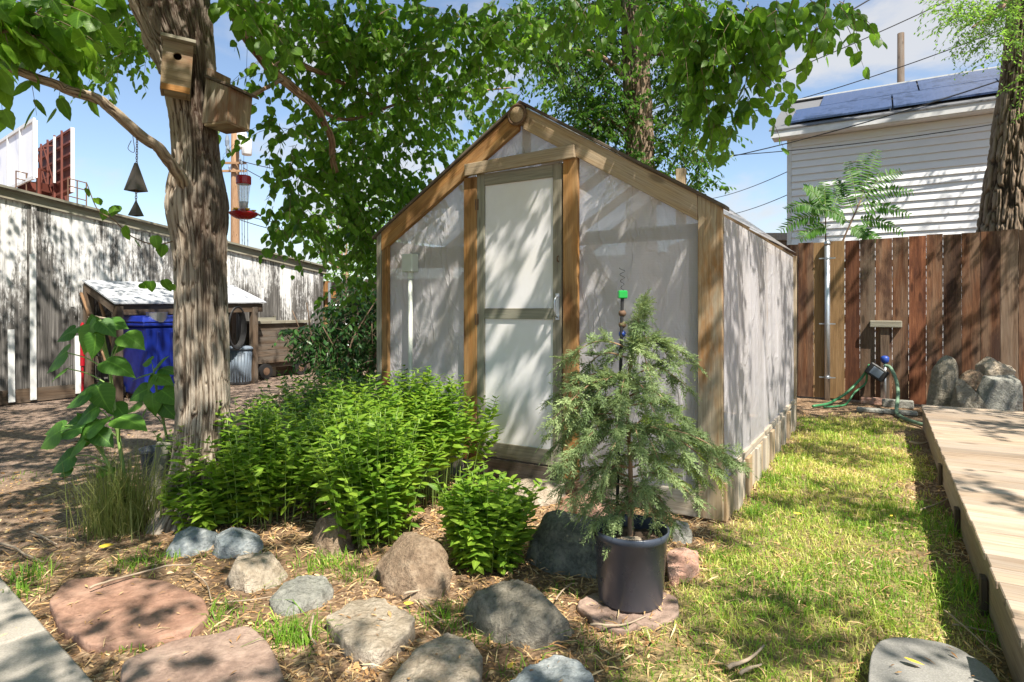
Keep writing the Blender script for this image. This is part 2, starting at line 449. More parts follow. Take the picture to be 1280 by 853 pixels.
def grass_mat():
    k = NT('lawn_grass'); t = k.attr('tint').outputs['Fac']
    c = k.ramp(t, [(0, (.09, .20, .015)), (.3, (.20, .36, .035)), (.52, (.42, .50, .085)), (.72, (.66, .60, .22)), (1, (.82, .68, .36))])
    p = k.bsdf(c, .55, spec=.35); tr = k.n('BsdfTranslucent'); k.set(tr.inputs[0], k.mix(1.0, c, (1.3, 1.3, .8), 'MULTIPLY'))
    return k.done(k.n('MixShader', i_0=.35, i_1=p, i_2=tr.outputs[0]).outputs[0])

def concrete_mat(name, a, b):
    k = NT(name); pos = k.n('NewGeometry').outputs['Position']
    n1 = k.noise(pos, 3, 6, .6); n2 = k.noise(pos, 160, 4, .7); n3 = k.noise(k.mapping(pos, (1, 1, 1)), 25, 5)
    c = k.mix(k.val(n1, .35, .7), a, b); c = k.mix(k.val(n2, .4, .65, .4, 0), c, tuple(x*.4 for x in a)); c = k.mix(k.val(n3, .55, .75, 0, .4), c, tuple(x*.6 for x in a))
    return k.done(k.bsdf(c, .9, k.bump(k.math('ADD', n2, n3), .5, .004), spec=.25))

M = {}
M['timber'] = wood('weathered_timber', (.24, .155, .085), (.38, .265, .15), (.47, .35, .21), grey=(.40, .34, .26), var=.22)
M['timber_or'] = wood('orange_timber', (.20, .085, .024), (.35, .17, .052), (.45, .255, .09), grey=(.31, .20, .10), var=.25, stain=(.13, .055, .018))
M['timber_mix'] = wood('patchy_timber', (.32, .22, .12), (.45, .34, .21), (.52, .42, .28), grey=(.42, .37, .29), var=.2, stain=(.33, .15, .04))
M['timber_pale'] = wood('pale_timber', (.36, .29, .21), (.50, .42, .32), (.58, .50, .40), grey=(.45, .41, .36), var=.2)
M['greywood'] = wood('grey_timber', (.15, .13, .10), (.27, .245, .19), (.38, .35, .28), grey=(.26, .26, .21), var=.25)
M['deck'] = wood('deck_timber', (.25, .175, .12), (.40, .305, .22), (.50, .40, .305), grey=(.37, .315, .26), var=.36)
M['fence'] = wood('fence_timber', (.05, .020, .010), (.15, .065, .032), (.28, .14, .072), grey=(.20, .13, .085), var=.5, stain=(.045, .022, .015))
M['fence2'] = wood('grey_brown_fence_timber', (.06, .035, .022), (.15, .09, .055), (.25, .165, .11), grey=(.20, .15, .11), var=.4, stain=(.06, .03, .018))
M['fence3'] = wood('rust_red_fence_timber', (.06, .020, .010), (.165, .062, .030), (.28, .12, .058), var=.4, stain=(.055, .02, .012))
M['fence_tan'] = wood('tan_fence_timber', (.19, .11, .05), (.32, .195, .09), (.42, .27, .14), var=.3)
M['fence_old'] = wood('old_fence_timber', (.05, .035, .024), (.13, .09, .062), (.22, .165, .12), grey=(.15, .13, .11), var=.4)
M['darkwood'] = wood('dark_timber', (.05, .032, .022), (.11, .075, .05), (.18, .13, .09), grey=(.13, .11, .09), var=.3)
M['birdwood'] = wood('birdhouse_timber', (.15, .105, .06), (.26, .195, .12), (.36, .285, .185), grey=(.27, .25, .20), var=.18, gs=.8, stain=(.17, .08, .04))
M['polewood'] = wood('pole_timber', (.20, .11, .06), (.34, .21, .12), (.44, .30, .19), var=.2)
M['peel'] = peeled_mat()
M['sheet'] = sheet_mat()
M['door_panel'] = plain('white_board', (.68, .675, .70), .5, nscale=14, var=.12, bs=.06, dirt=(.66, .64, .61))
M['bark'] = bark_mat('mulberry_bark', (.34, .295, .24), (.20, .16, .12), (.05, .034, .023))
M['bark2'] = bark_mat('elm_bark', (.25, .19, .14), (.14, .095, .062), (.03, .019, .012))
M['twig'] = plain('twig_bark', (.16, .105, .07), .85, nscale=40)
M['limb'] = bark_mat('limb_bark', (.34, .235, .17), (.215, .135, .09), (.085, .045, .03))
M['branch'] = bark_mat('branch_bark', (.33, .27, .20), (.21, .16, .115), (.09, .06, .04))
M['mul'] = leaf_mat('mulberry_leaf', (.024, .072, .008), (.058, .135, .012), (.135, .255, .026), .50)
M['ivy'] = leaf_mat('small_tree_leaf', (.016, .052, .007), (.036, .102, .011), (.08, .18, .022), .40, vein=.1)
M['lime'] = leaf_mat('sunny_tree_leaf', (.06, .15, .025), (.11, .24, .04), (.17, .31, .05), .45, vein=.1)
M['bush'] = leaf_mat('glossy_bush_leaf', (.012, .040, .012), (.025, .075, .018), (.055, .13, .03), .25, .3)
M['mint'] = leaf_mat('mint_leaf', (.030, .095, .008), (.105, .205, .016), (.25, .37, .045), .34, .5)
M['mint_stem'] = plain('mint_stem', (.20, .30, .07), .6)
M['sunleaf'] = leaf_mat('sunflower_leaf', (.035, .105, .022), (.065, .16, .022), (.12, .25, .03), .30, .55)
M['sunstem'] = plain('sunflower_stem', (.22, .34, .09), .55)
M['ail'] = leaf_mat('frond_leaf', (.022, .08, .010), (.045, .13, .014), (.09, .20, .022), .32, vein=.0, spec=.3)
M['jun'] = leaf_mat('juniper_scale', (.052, .09, .035), (.135, .20, .08), (.33, .41, .19), .22, .6, vein=0)
M['jun_y'] = leaf_mat('yellow_juniper', (.12, .20, .04), (.22, .32, .06), (.38, .44, .09), .4, .5, vein=0)
M['juntwig'] = plain('juniper_twig', (.27, .17, .10), .85)
M['reed'] = leaf_mat('tuft_blade', (.075, .11, .025), (.16, .21, .05), (.33, .31, .12), .3, .5, vein=0)
M['ground'] = ground_mat(); M['litter'] = litter_mat(); M['grass'] = grass_mat()
M['conc'] = concrete_mat('walk_concrete', (.33, .30, .26), (.43, .395, .345))
M['step'] = concrete_mat('step_stone', (.22, .215, .20), (.33, .32, .30))
M['pink'] = stone('pink_sandstone', (.23, .125, .085), (.33, .195, .14), (.40, .255, .19), 2.2, .5)
M['mauve'] = stone('mauve_sandstone', (.21, .14, .11), (.31, .22, .175), (.39, .295, .24), 2.5, .55)
M['beige'] = stone('beige_stone', (.32, .255, .18), (.45, .38, .295), (.55, .48, .39), 4.5, 1.0)
M['greyst'] = stone('grey_stone', (.20, .20, .18), (.33, .33, .29), (.45, .43, .38), 4.5, 1.0)
M['bluest'] = stone('blue_grey_stone', (.14, .17, .19), (.26, .29, .30), (.46, .47, .46), 4, .8)
M['brownst'] = stone('brown_boulder', (.15, .10, .065), (.32, .23, .155), (.50, .39, .28), 5, 1.0)
M['darkst'] = stone('dark_boulder', (.095, .10, .085), (.20, .205, .17), (.37, .35, .29), 5, 1.0, lichen=(.30, .31, .22))
M['limest'] = stone('pale_boulder', (.20, .18, .14), (.32, .29, .23), (.44, .40, .325), 5, 1.2)
M['brick'] = stone('pink_brick', (.34, .19, .14), (.48, .29, .22), (.56, .38, .30), 8, .6)
M['pot'] = plain('black_pot', (.046, .056, .078), .30, nscale=18, var=.3, bs=.1, dirt=(.075, .075, .085))
M['galv'] = plain('galvanised_steel', (.50, .53, .57), .38, .85, 60, .2)
M['pvc'] = plain('grey_conduit', (.52, .55, .50), .5, 0, 20, .15)
M['blue'] = plain('blue_plastic', (.006, .020, .21), .38, 0, 14, .25, .06)
M['greyplastic'] = plain('grey_plastic', (.16, .20, .25), .5, 0, 14, .25)
M['rust'] = plain('rusty_iron', (.16, .095, .06), .75, .3, 30, .4)
M['chime'] = plain('dark_bronze', (.10, .085, .075), .5, .6, 40, .4)
M['red'] = plain('red_plastic', (.34, .008, .018), .25, 0, 20, .15, .03)
M['yellow'] = plain('yellow_plastic', (.75, .50, .03), .4)
M['hose'] = plain('green_hose', (.045, .21, .085), .45, 0, 40, .3)
M['hose2'] = plain('faded_hose', (.14, .23, .15), .6, 0, 25, .4)
M['black'] = plain('black_rubber', (.015, .015, .016), .55)
M['bluetap'] = plain('blue_tap', (.02, .06, .30), .4)
M['greencap'] = plain('green_glass', (.01, .30, .05), .15, 0, 30, .1, .02)
M['wire'] = plain('cable_black', (.012, .012, .014), .6)
M['white'] = plain('white_siding', (.72, .73, .75), .55, 0, 3, .08, .04)
M['whitepaint'] = plain('white_trim', (.66, .67, .67), .6, 0, 9, .3)
M['shingle'] = plain('grey_shingle', (.14, .145, .155), .9, 0, 60, .5, .5)
M['roofmetal'] = plain('grey_metal_roof', (.40, .42, .46), .45, .1, 9, .25, .08, dirt=(.52, .53, .55))
M['redsteel'] = plain('red_oxide_steel', (.16, .045, .03), .7, 0, 2, .4)
M['tan'] = plain('yellow_dead_leaf', (.70, .50, .05), .6)
M['dry'] = plain('dry_twig', (.36, .28, .20), .85, 0, 60, .4)
M['soil'] = plain('potting_soil', (.11, .075, .05), .95, 0, 60, .6, .8)
def glass_mat(name, tint, rough, a):
    k = NT(name); p = k.bsdf(tint, rough, spec=.6); tp = k.n('BsdfTransparent')
    return k.done(k.n('MixShader', i_0=a, i_1=p, i_2=tp.outputs[0]).outputs[0])
M['clear'] = glass_mat('clear_plastic', (.75, .78, .85), .1, .6)
k = NT('solar_cell'); pos = k.attr('gr').outputs['Vector']; br = k.n('TexBrick', i_Vector=pos, i_Scale=3.0, offset=0.0)
br.inputs['Color1'].default_value = (.035, .055, .12, 1); br.inputs['Color2'].default_value = (.04, .06, .13, 1); br.inputs['Mortar'].default_value = (.07, .09, .17, 1); br.inputs['Mortar Size'].default_value = .01
M['solar'] = k.done(k.bsdf(br.outputs[0], .14, spec=.9))
k = NT('billboard_print'); pos = k.n('TexCoord').outputs['Object']; n1 = k.noise(k.mapping(pos, (.5, .5, .25)), 1.0, 3, .5, 1.0)
M['poster'] = k.done(k.bsdf(k.ramp(n1, [(.3, (.80, .82, .86)), (.58, (.72, .74, .80)), (.7, (.52, .55, .66))]), .6))
# ---------------------------------------------------------------- greenhouse frame of reference
Sd = np.array([.521, .8536, 0.0]); Sd /= np.linalg.norm(Sd)        # side wall direction (away)
Fd = np.array([Sd[1], -Sd[0], 0.0])                                 # front wall direction (to the right)
UP = np.array([0, 0, 1.0])
C0 = np.array([.3515*3.5, 3.5, 0.0])                                # front right corner on the ground
def W(u, v, z): return C0+Fd*u+Sd*v+UP*z
def fu(px, v=0.0):
    r = (px-CXP)/FPX; a = C0+Sd*v
    return (r*a[1]-a[0])/(Fd[0]-r*Fd[1])
def fz(px, py, v=0.0):
    u = fu(px, v); Y = (C0+Sd*v+Fd*u)[1]
    return CH+(HY-py)/FPX*Y
def WP(px, py, v=0.0): return W(fu(px, v), v, fz(px, py, v))

def gh_board(parent, name, px0, px1, py0, py1, v0, v1, mat, tilt=0, t=None):
    """upright board on the front plane given by its outline in the elevation"""
    u0, u1 = fu(px0, v0), fu(px1, v0); pm = (px0+px1)/2
    z0, z1 = fz(pm, py1, v0), fz(pm, py0, v0)
    b = MB()
    ax = UP if (z1-z0) > (u1-u0) else Fd
    lo = [W(u0, v0, z0), W(u1, v0, z0), W(u1, v1, z0), W(u0, v1, z0)]
    hi = [W(u0, v0, z1), W(u1, v0, z1), W(u1, v1, z1), W(u0, v1, z1)]
    hexa(b, lo+hi, ax, rng.uniform(.3, .7) if t is None else t)
    return b.build(name, M[mat], parent, bevel=.003)

GW, GL, ZE, ZR = 2.70, 3.38, 1.84, 2.66
gh = thing('greenhouse', 'wood framed greenhouse with pitched roof, white plastic walls and a closed white door', 'greenhouse', C0+Fd*(-GW/2)+Sd*GL/2)
um = -1.345
# --- front posts
def gh_poly(name, pts, v0, v1, mat, ax, parent=gh, t=None):
    b = MB(); prism(b, [W(u, v0, z) for u, z in pts], Sd*(v1-v0), ax, t)
    return b.build(name, M[mat], parent, bevel=.003)
sl = (ZR-ZE)/(GW/2)
zr = lambda u: ZE+(u+GW)*sl if u < um else ZE-(u)*sl*(1.35/1.345)
uL = -GW
gh_poly('corner_post', [(-.140, .02), (-.002, .02), (-.002, zr(-.002)-.01), (-.140, zr(-.14)-.01)], -.04, .0, 'timber_mix', UP)
gh_poly('corner_post', [(uL, .02), (uL+.05, .02), (uL+.05, zr(uL+.05)-.012), (uL, zr(uL)-.012)], -.040, .0, 'greywood', UP)
gh_poly('corner_post', [(uL+.052, .02), (uL+.115, .02), (uL+.115, zr(uL+.115)-.15), (uL+.052, zr(uL+.052)-.15)], -.036, .0, 'timber_or', UP)
# --- rafters
rh = .165
axL = unit(Fd*1.0+UP*sl); axR = unit(Fd-UP*sl)
gh_poly('rafter', [(uL+.055, zr(uL+.055)-rh), (um-.02, zr(um-.02)-rh), (um-.02, zr(um-.02)-.012), (uL+.055, zr(uL+.055)-.012)], -.044, -.004, 'timber_or', axL, t=.75)
gh_poly('rafter', [(um+.02, zr(um+.02)-rh), (-.142, zr(-.142)-rh), (-.142, zr(-.142)-.012), (um+.02, zr(um+.02)-.012)], -.044, -.004, 'timber', axR)
# edging strips along the gable
gh_poly('roof_edge', [(uL-.03, zr(uL)-.035), (um, ZR), (um, ZR+.022), (uL-.03, zr(uL)-.010)], -.060, .05, 'darkwood', axL)
gh_poly('roof_edge', [(um, ZR), (.02, ZE-.028), (.02, ZE-.003), (um, ZR+.022)], -.060, .05, 'darkwood', axR)
# ridge pole end with an iron ring
b = MB(); pc = WP(647, 144, -.06)
lathe(b, pc+Sd*.3, [(.056, 0), (.058, -.29), (.052, -.318), (.0, -.320)], 24, Sd, .5)
rp = b.build('ridge_pole', M['timber'], gh, smooth=True)
b = MB(); th = np.linspace(0, 2*math.pi, 33)
tube(b, [pc-Sd*.01+Fd*.066*math.cos(a)+UP*.066*math.sin(a) for a in th], .0095, 8, cap=False)
b.build('ring', M['rust'], rp, smooth=True)
# --- door surround
gh_board(gh, 'door_post', 579.5, 595.5, 222, 575, -.038, .0, 'timber_or')
gh_board(gh, 'door_post', 703.5, 721.5, 193, 600, -.038, .0, 'timber_or', t=.8)
ul0, ul1 = fu(584, -.06), fu(713, -.06); zl = (fz(650, 202, -.06))
b = MB(); bar(b, W(ul0-.02, -.055, zl-.005), W(ul1+.03, -.055, zl+.015), .03, .085, Sd); b.build('lintel', M['timber'], gh, bevel=.003)
# --- door leaf (slightly proud of the wall sheet)
door = MB()
zt, zb = fz(650, 202, -.02)-.05, fz(650, 576, -.02)
d0, d1 = fu(596.5, -.022), fu(702.5, -.022)
def dboard(name, a0, a1, z0, z1, v0, v1, mat, parent, ax):
    b = MB(); hexa(b, [W(a0, v0, z0), W(a1, v0, z0), W(a1, v1, z0), W(a0, v1, z0), W(a0, v0, z1), W(a1, v0, z1), W(a1, v1, z1), W(a0, v1, z1)], ax)
    return b.build(name, M[mat], parent, bevel=.002)
dm0, dm1 = fz(650, 399, -.02), fz(650, 385.5, -.02)
sw = .066
dl = dboard('door', d0+sw, d1-sw, dm1-.006, zt-.07, -.016, -.006, 'door_panel', gh, UP)      # upper white panel carries the leaf
dboard('lower_panel', d0+sw, d1-sw, zb+.09, dm0+.006, -.0165, -.0065, 'door_panel', dl, UP)
dboard('stile', d0, d0+sw-.001, zb, zt, -.030, -.001, 'greywood', dl, UP)
dboard('stile', d1-sw+.001, d1, zb, zt, -.030, -.001, 'greywood', dl, UP)
dboard('rail', d0+sw, d1-sw, zt-.088, zt-.002, -.029, -.002, 'greywood', dl, Fd)
dboard('rail', d0+sw, d1-sw, dm0, dm1, -.029, -.002, 'greywood', dl, Fd)
dboard('rail', d0+sw, d1-sw, zb, zb+.105, -.029, -.002, 'greywood', dl, Fd)
b = MB(); hp = W(d1-.028, -.034, (dm0+dm1)/2+.05)
tube(b, catmull([hp+UP*.07, hp-Sd*.035+UP*.045, hp-Sd*.04, hp-Sd*.035-UP*.05, hp-UP*.075], 5), .007, 8)
hexa(b, [hp+Fd*x+Sd*y+UP*z for z in (-.09, .085) for x, y in ((-.014, -.002), (.014, -.002), (.014, .003), (-.014, .003))], UP)
b.build('handle', M['galv'], dl, smooth=False)
for zz in (zt-.22, zt-1.05, zb+.25):
    b = MB(); c = W(d0-.004, -.034, zz)
    lathe(b, c-UP*.04, [(.007, 0), (.007, .08)], 10)
    hexa(b, [c+Fd*x+Sd*y+UP*z for z in (-.04, .04) for x, y in ((-.02, .001), (.022, .001), (.022, .004), (-.02, .004))], UP)
    b.build('hinge', M['rust'], dl)
b = MB(); c = W(d1-.02, -.033, fz(700, 328)); tube(b, catmull([c, c-Sd*.02+UP*.01, c-Sd*.02+UP*.03, c+UP*.04], 4), .004, 6); b.build('latch', M['rust'], dl)
# threshold and base boards
dboard('threshold', d0-.02, d1+.05, zb-.12, zb-.012, -.035, .03, 'darkwood', gh, Fd)
dboard('base_board', d1+.16, -.142, .015, .165, -.030, .0, 'timber_pale', gh, Fd)
dboard('base_board', uL+.12, d0-.12, .015, .20, -.030, .0, 'greywood', gh, Fd)

# --- plastic walls (gently slack sheets)
def sheet(name, fn, nu, nv, parent=gh):
    a, c = np.meshgrid(np.linspace(0, 1, nu), np.linspace(0, 1, nv))
    V, g = fn(a.ravel(), c.ravel())
    i = np.arange(nv-1)[:, None]*nu; j = np.arange(nu-1)[None]
    b = MB(); b.add(V, np.stack([i+j, i+j+1, i+nu+j+1, i+nu+j], 2).reshape(-1, 4), g, .5)
    return b.build(name, M['sheet'], parent, smooth=True)
def wv(u, v, z): return C0+np.outer(u, Fd)+np.outer(v, Sd)+np.outer(z, UP)
def front_fn(u0, u1, zb_, ins):
    def fn(a, c):
        u = u0+(u1-u0)*a; top = np.where(u < um, ZE+(u+GW)*sl, ZE-u*sl)-.06
        z = zb_+(top-zb_)*c
        e = np.sin(np.pi*a)**.5*np.sin(np.pi*c)**.5
        v = ins+.010*fbm(u*3, z*2.2, 3, 3, 5)*e+.005*noise(u*9+z*5, z*3, 1, 8)*e
        return wv(u, v, z), np.stack([u, 0*u, z], 1)
    return fn
sheet('wall_sheet', front_fn(uL+.03, d0-.03, .10, .006), 40, 60)
sheet('wall_sheet', front_fn(d1+.03, -.03, .10, .006), 40, 60)
# gable triangle over the door
def gab(a, c):
    u = (d0-.04)+(d1-d0+.08)*a; top = np.where(u < um, ZE+(u+GW)*sl, ZE-u*sl)-.06
    z = (zl-.03)+(top-zl+.03)*c
    return wv(u, .006+.008*fbm(u*4, z*4, 1, 2, 3), z), np.stack([u, 0*u, z], 1)
sheet('wall_sheet', gab, 20, 14)
def side_fn(uc, sgn):
    def fn(a, c):
        v = .06+(GL-.06)*a; z = .22+(ZE-.05-.22)*c
        e = np.sin(np.pi*a)**.3*np.sin(np.pi*np.clip(c, .0, 1))**.4
        u = uc+sgn*e*(.030*fbm(v*6.0+.3*z, z*.5, 2, 3, 11)+.016*noise(v*15+z*1.2, z*.7, 4, 6)+.014)
        return wv(u, v, z), np.stack([v, 0*v, z], 1)
    return fn
sheet('side_sheet', side_fn(-.012, 1), 150, 50)
sheet('side_sheet', side_fn(uL+.012, -1), 60, 20)
def back_fn(a, c):
    u = uL+GW*a; top = np.where(u < um, ZE+(u+GW)*sl, ZE-u*sl)-.03
    z = .1+(top-.1)*c
    return wv(u, GL-.01+0*u, z), np.stack([u, 0*u, z], 1)
sheet('wall_sheet', back_fn, 41, 20)
for k, (ua, ub) in enumerate(((uL-.02, um), (um, .012))):
    def rf(a, c, ua=ua, ub=ub):
        u = ua+(ub-ua)*a; v = -.03+(GL+.06)*c
        z = np.where(u <= um, ZE+(u+GW)*sl, ZE-u*sl)+.004-.012*np.abs(np.sin(v*math.pi/.85))**2*np.sin(np.pi*a)
        return wv(u, v, z), np.stack([u, 0*u, v], 1)
    sheet('roof_sheet', rf, 21, 40)
# --- inner frame (shows faintly through the plastic)
def inner(name, p0, p1, w, h, side, mat='timber'):
    b = MB(); bar(b, p0, p1, w, h, side); return b.build(name, M[mat], gh)
vi = .040
inner('inner_frame', W(d1+.06, vi, fz(725, 298)), W(-.13, vi, fz(880, 287)), .03, .085, Sd)
inner('inner_frame', WP(728, 312, vi+.034), WP(800, 428, vi+.034), .03, .10, Sd)
inner('inner_frame', W(-.165, vi, .15), W(-.165, vi, 1.72), .03, .09, Sd)
inner('inner_frame', W(uL+.06, vi, fz(500, 322)), W(d0-.1, vi, fz(560, 322)), .03, .16, Sd)
inner('inner_frame', WP(585, 345, vi+.034), WP(530, 445, vi+.034), .03, .10, Sd)
inner('inner_frame', W(um, vi, zl), W(um, vi, ZR-.12), .03, .055, Sd)
for v in (.85, 1.7, 2.55, GL-.06):
    inner('roof_truss', W(uL+.03, v, ZE-.06), W(um, v, ZR-.06), .035, .085, Sd)
    inner('roof_truss', W(um, v, ZR-.06), W(-.03, v, ZE-.06), .035, .085, Sd)
    inner('stud', W(-.055, v, .1), W(-.055, v, ZE-.06), .07, .035, Fd)
    inner('stud', W(uL+.055, v, .1), W(uL+.055, v, ZE-.06), .07, .035, Fd)
inner('ridge_board', W(um, .3, ZR-.07), W(um, GL, ZR-.07), .04, .11, Fd)
inner('wall_plate', W(-.050, .0, ZE-.085), W(-.050, GL, ZE-.085), .04, .08, Fd)
inner('wall_plate', W(uL+.050, .0, ZE-.085), W(uL+.050, GL, ZE-.085), .04, .08, Fd)
# rear corner post and its cap, post stub showing over the roof
inner('corner_post', W(-.012, GL+.02, .0), W(-.012, GL+.02, ZE-.035), .055, .09, Fd, 'timber')
inner('corner_post', W(uL+.04, GL+.02, .0), W(uL+.04, GL+.02, ZE-.035), .055, .09, Fd, 'timber')
pp = (-.70, 1.6); inner('post_stub', W(pp[0], pp[1], 1.9), W(pp[0], pp[1], zr(pp[0])+.19), .07, .07, Fd, 'timber')
# --- skirting of short upright boards along the right side
v = .02; k = 0
while v < GL-.05:
    w_ = rng.uniform(.13, .17) if k % 2 else rng.uniform(.18, .26)
    w_ = min(w_, GL-v)
    h = .235+.02*(k % 2)+rng.uniform(-.012, .012); o = .010+.020*(k % 2)
    b = MB(); hexa(b, [W(u, y, z) for z in (.0, h) for u, y in ((-.02, v+.003), (o, v+.003), (o, v+w_-.003), (-.02, v+w_-.003))], UP)
    b.build('skirt_board', M['timber_pale' if k % 3 else 'timber'], gh, bevel=.003)
    v += w_; k += 1
inner('skirt_rail', W(-.004, .16, .275), W(-.004, GL-.02, .275), .035, .035, Fd, 'timber_pale')
# --- grey conduit and box on the left panel
cp = WP(513, 330, -.05)
b = MB(); tube(b, [W(fu(513, -.05), -.05, .25), cp-UP*.05], .017, 12); cd = b.build('conduit', M['pvc'], gh, smooth=True)
b = MB(); hexa(b, [cp+Fd*x+Sd*y+UP*z for z in (-.065, .075) for x, y in ((-.058, -.04), (.05, -.04), (.05, .04), (-.058, .04))], UP); b.build('junction_box', M['pvc'], cd, bevel=.006)
b = MB(); lathe(b, cp-UP*.115, [(.025, 0), (.025, .05)], 14); b.build('coupling', M['pvc'], cd)
# ---------------------------------------------------------------- ground
def inpoly(x, y, poly):
    x, y = np.asarray(x), np.asarray(y); r = np.zeros(x.shape, bool); n = len(poly)
    for i in range(n):
        (x0, y0), (x1, y1) = poly[i], poly[(i+1) % n]
        c = ((y0 > y) != (y1 > y)); r ^= c & (x < (x1-x0)*(y-y0)/((y1-y0) or 1e-9)+x0)
    return r
def gpoly(pts, z=0.0): return [tuple(G(px, py, z)[:2]) for px, py in pts]
LAWN = gpoly([(905, 668), (868, 700), (848, 742), (835, 785), (770, 815), (735, 860), (700, 1100), (1500, 1400), (1265, 860), (1218, 770), (1180, 700), (1160, 640), (1145, 590), (1128, 545), (1110, 522), (1000, 520), (996, 530)])
GHP = [tuple(W(u, v, 0)[:2]) for u, v in ((-GW, 0), (.02, 0), (.02, GL), (-GW, GL))]
DFAR = G(1153, 506, .26); DFAR[2] = 0
def du(x, y):
    q = np.stack([np.asarray(x)-DFAR[0], np.asarray(y)-DFAR[1]], -1); return q@Fd[:2], q@Sd[:2]
def soft(x, y, poly, w=.12, s=3, f=5.0):
    """fuzzy membership with a ragged edge"""
    a = 0
    for k in range(5):
        ox, oy = [(0, 0), (w, 0), (-w, 0), (0, w), (0, -w)][k]
        a = a+inpoly(x+ox+.16*noise(x*f, y*f, 0, s), y+oy+.16*noise(x*f, y*f, 4, s), poly)
    return a/5.0
def gh_(x, y):
    r = np.hypot(x, y)
    return (.014*fbm(x*1.3, y*1.3, 0, 3, 2)+.010*fbm(x*7, y*7, 0, 3, 9)*(r < 12))*np.clip(1.4-r/40, 0, 1)-.004
xs = np.concatenate([np.array([-300, -150, -80, -40, -25, -16]), np.arange(-11, -4, .16), np.arange(-4, 3.6, .045), np.arange(3.6, 9, .12), np.array([12, 18, 28, 50, 90, 160, 300])])
ys = np.concatenate([np.array([-200, -80, -30, -12, -5, -2, 0]), np.arange(1, 5.2, .045), np.arange(5.2, 14, .11), np.array([15, 17, 20, 26, 36, 60, 110, 200, 400])])
X, Y = np.meshgrid(xs, ys); x, y = X.ravel(), Y.ravel()
lw = soft(x, y, LAWN)
grit = np.clip((-(x+1.9)-.12*(y-3))*1.6, 0, 1)*np.clip((y-2.4)*1.2, 0, 1)*(.55+.45*noise(x*1.5, y*1.5, 0, 4))
grit = np.where(y > 6.2, np.maximum(grit, .75*(x < 0)), grit)
a, c = du(x, y)
mul = np.clip(.55+.8*fbm(x*1.6, y*1.6, 0, 3, 6), 0, 1)
b = MB(); nx = len(xs); i = np.arange(len(ys)-1)[:, None]*nx; j = np.arange(nx-1)[None]
b.add(np.stack([x, y, gh_(x, y)], 1), np.stack([i+j, i+j+1, i+nx+j+1, i+nx+j], 2).reshape(-1, 4), np.stack([mul, np.clip(grit, 0, 1), 0*x], 1), lw)
tag(b.build('ground', M['ground'], smooth=True), kind='structure')

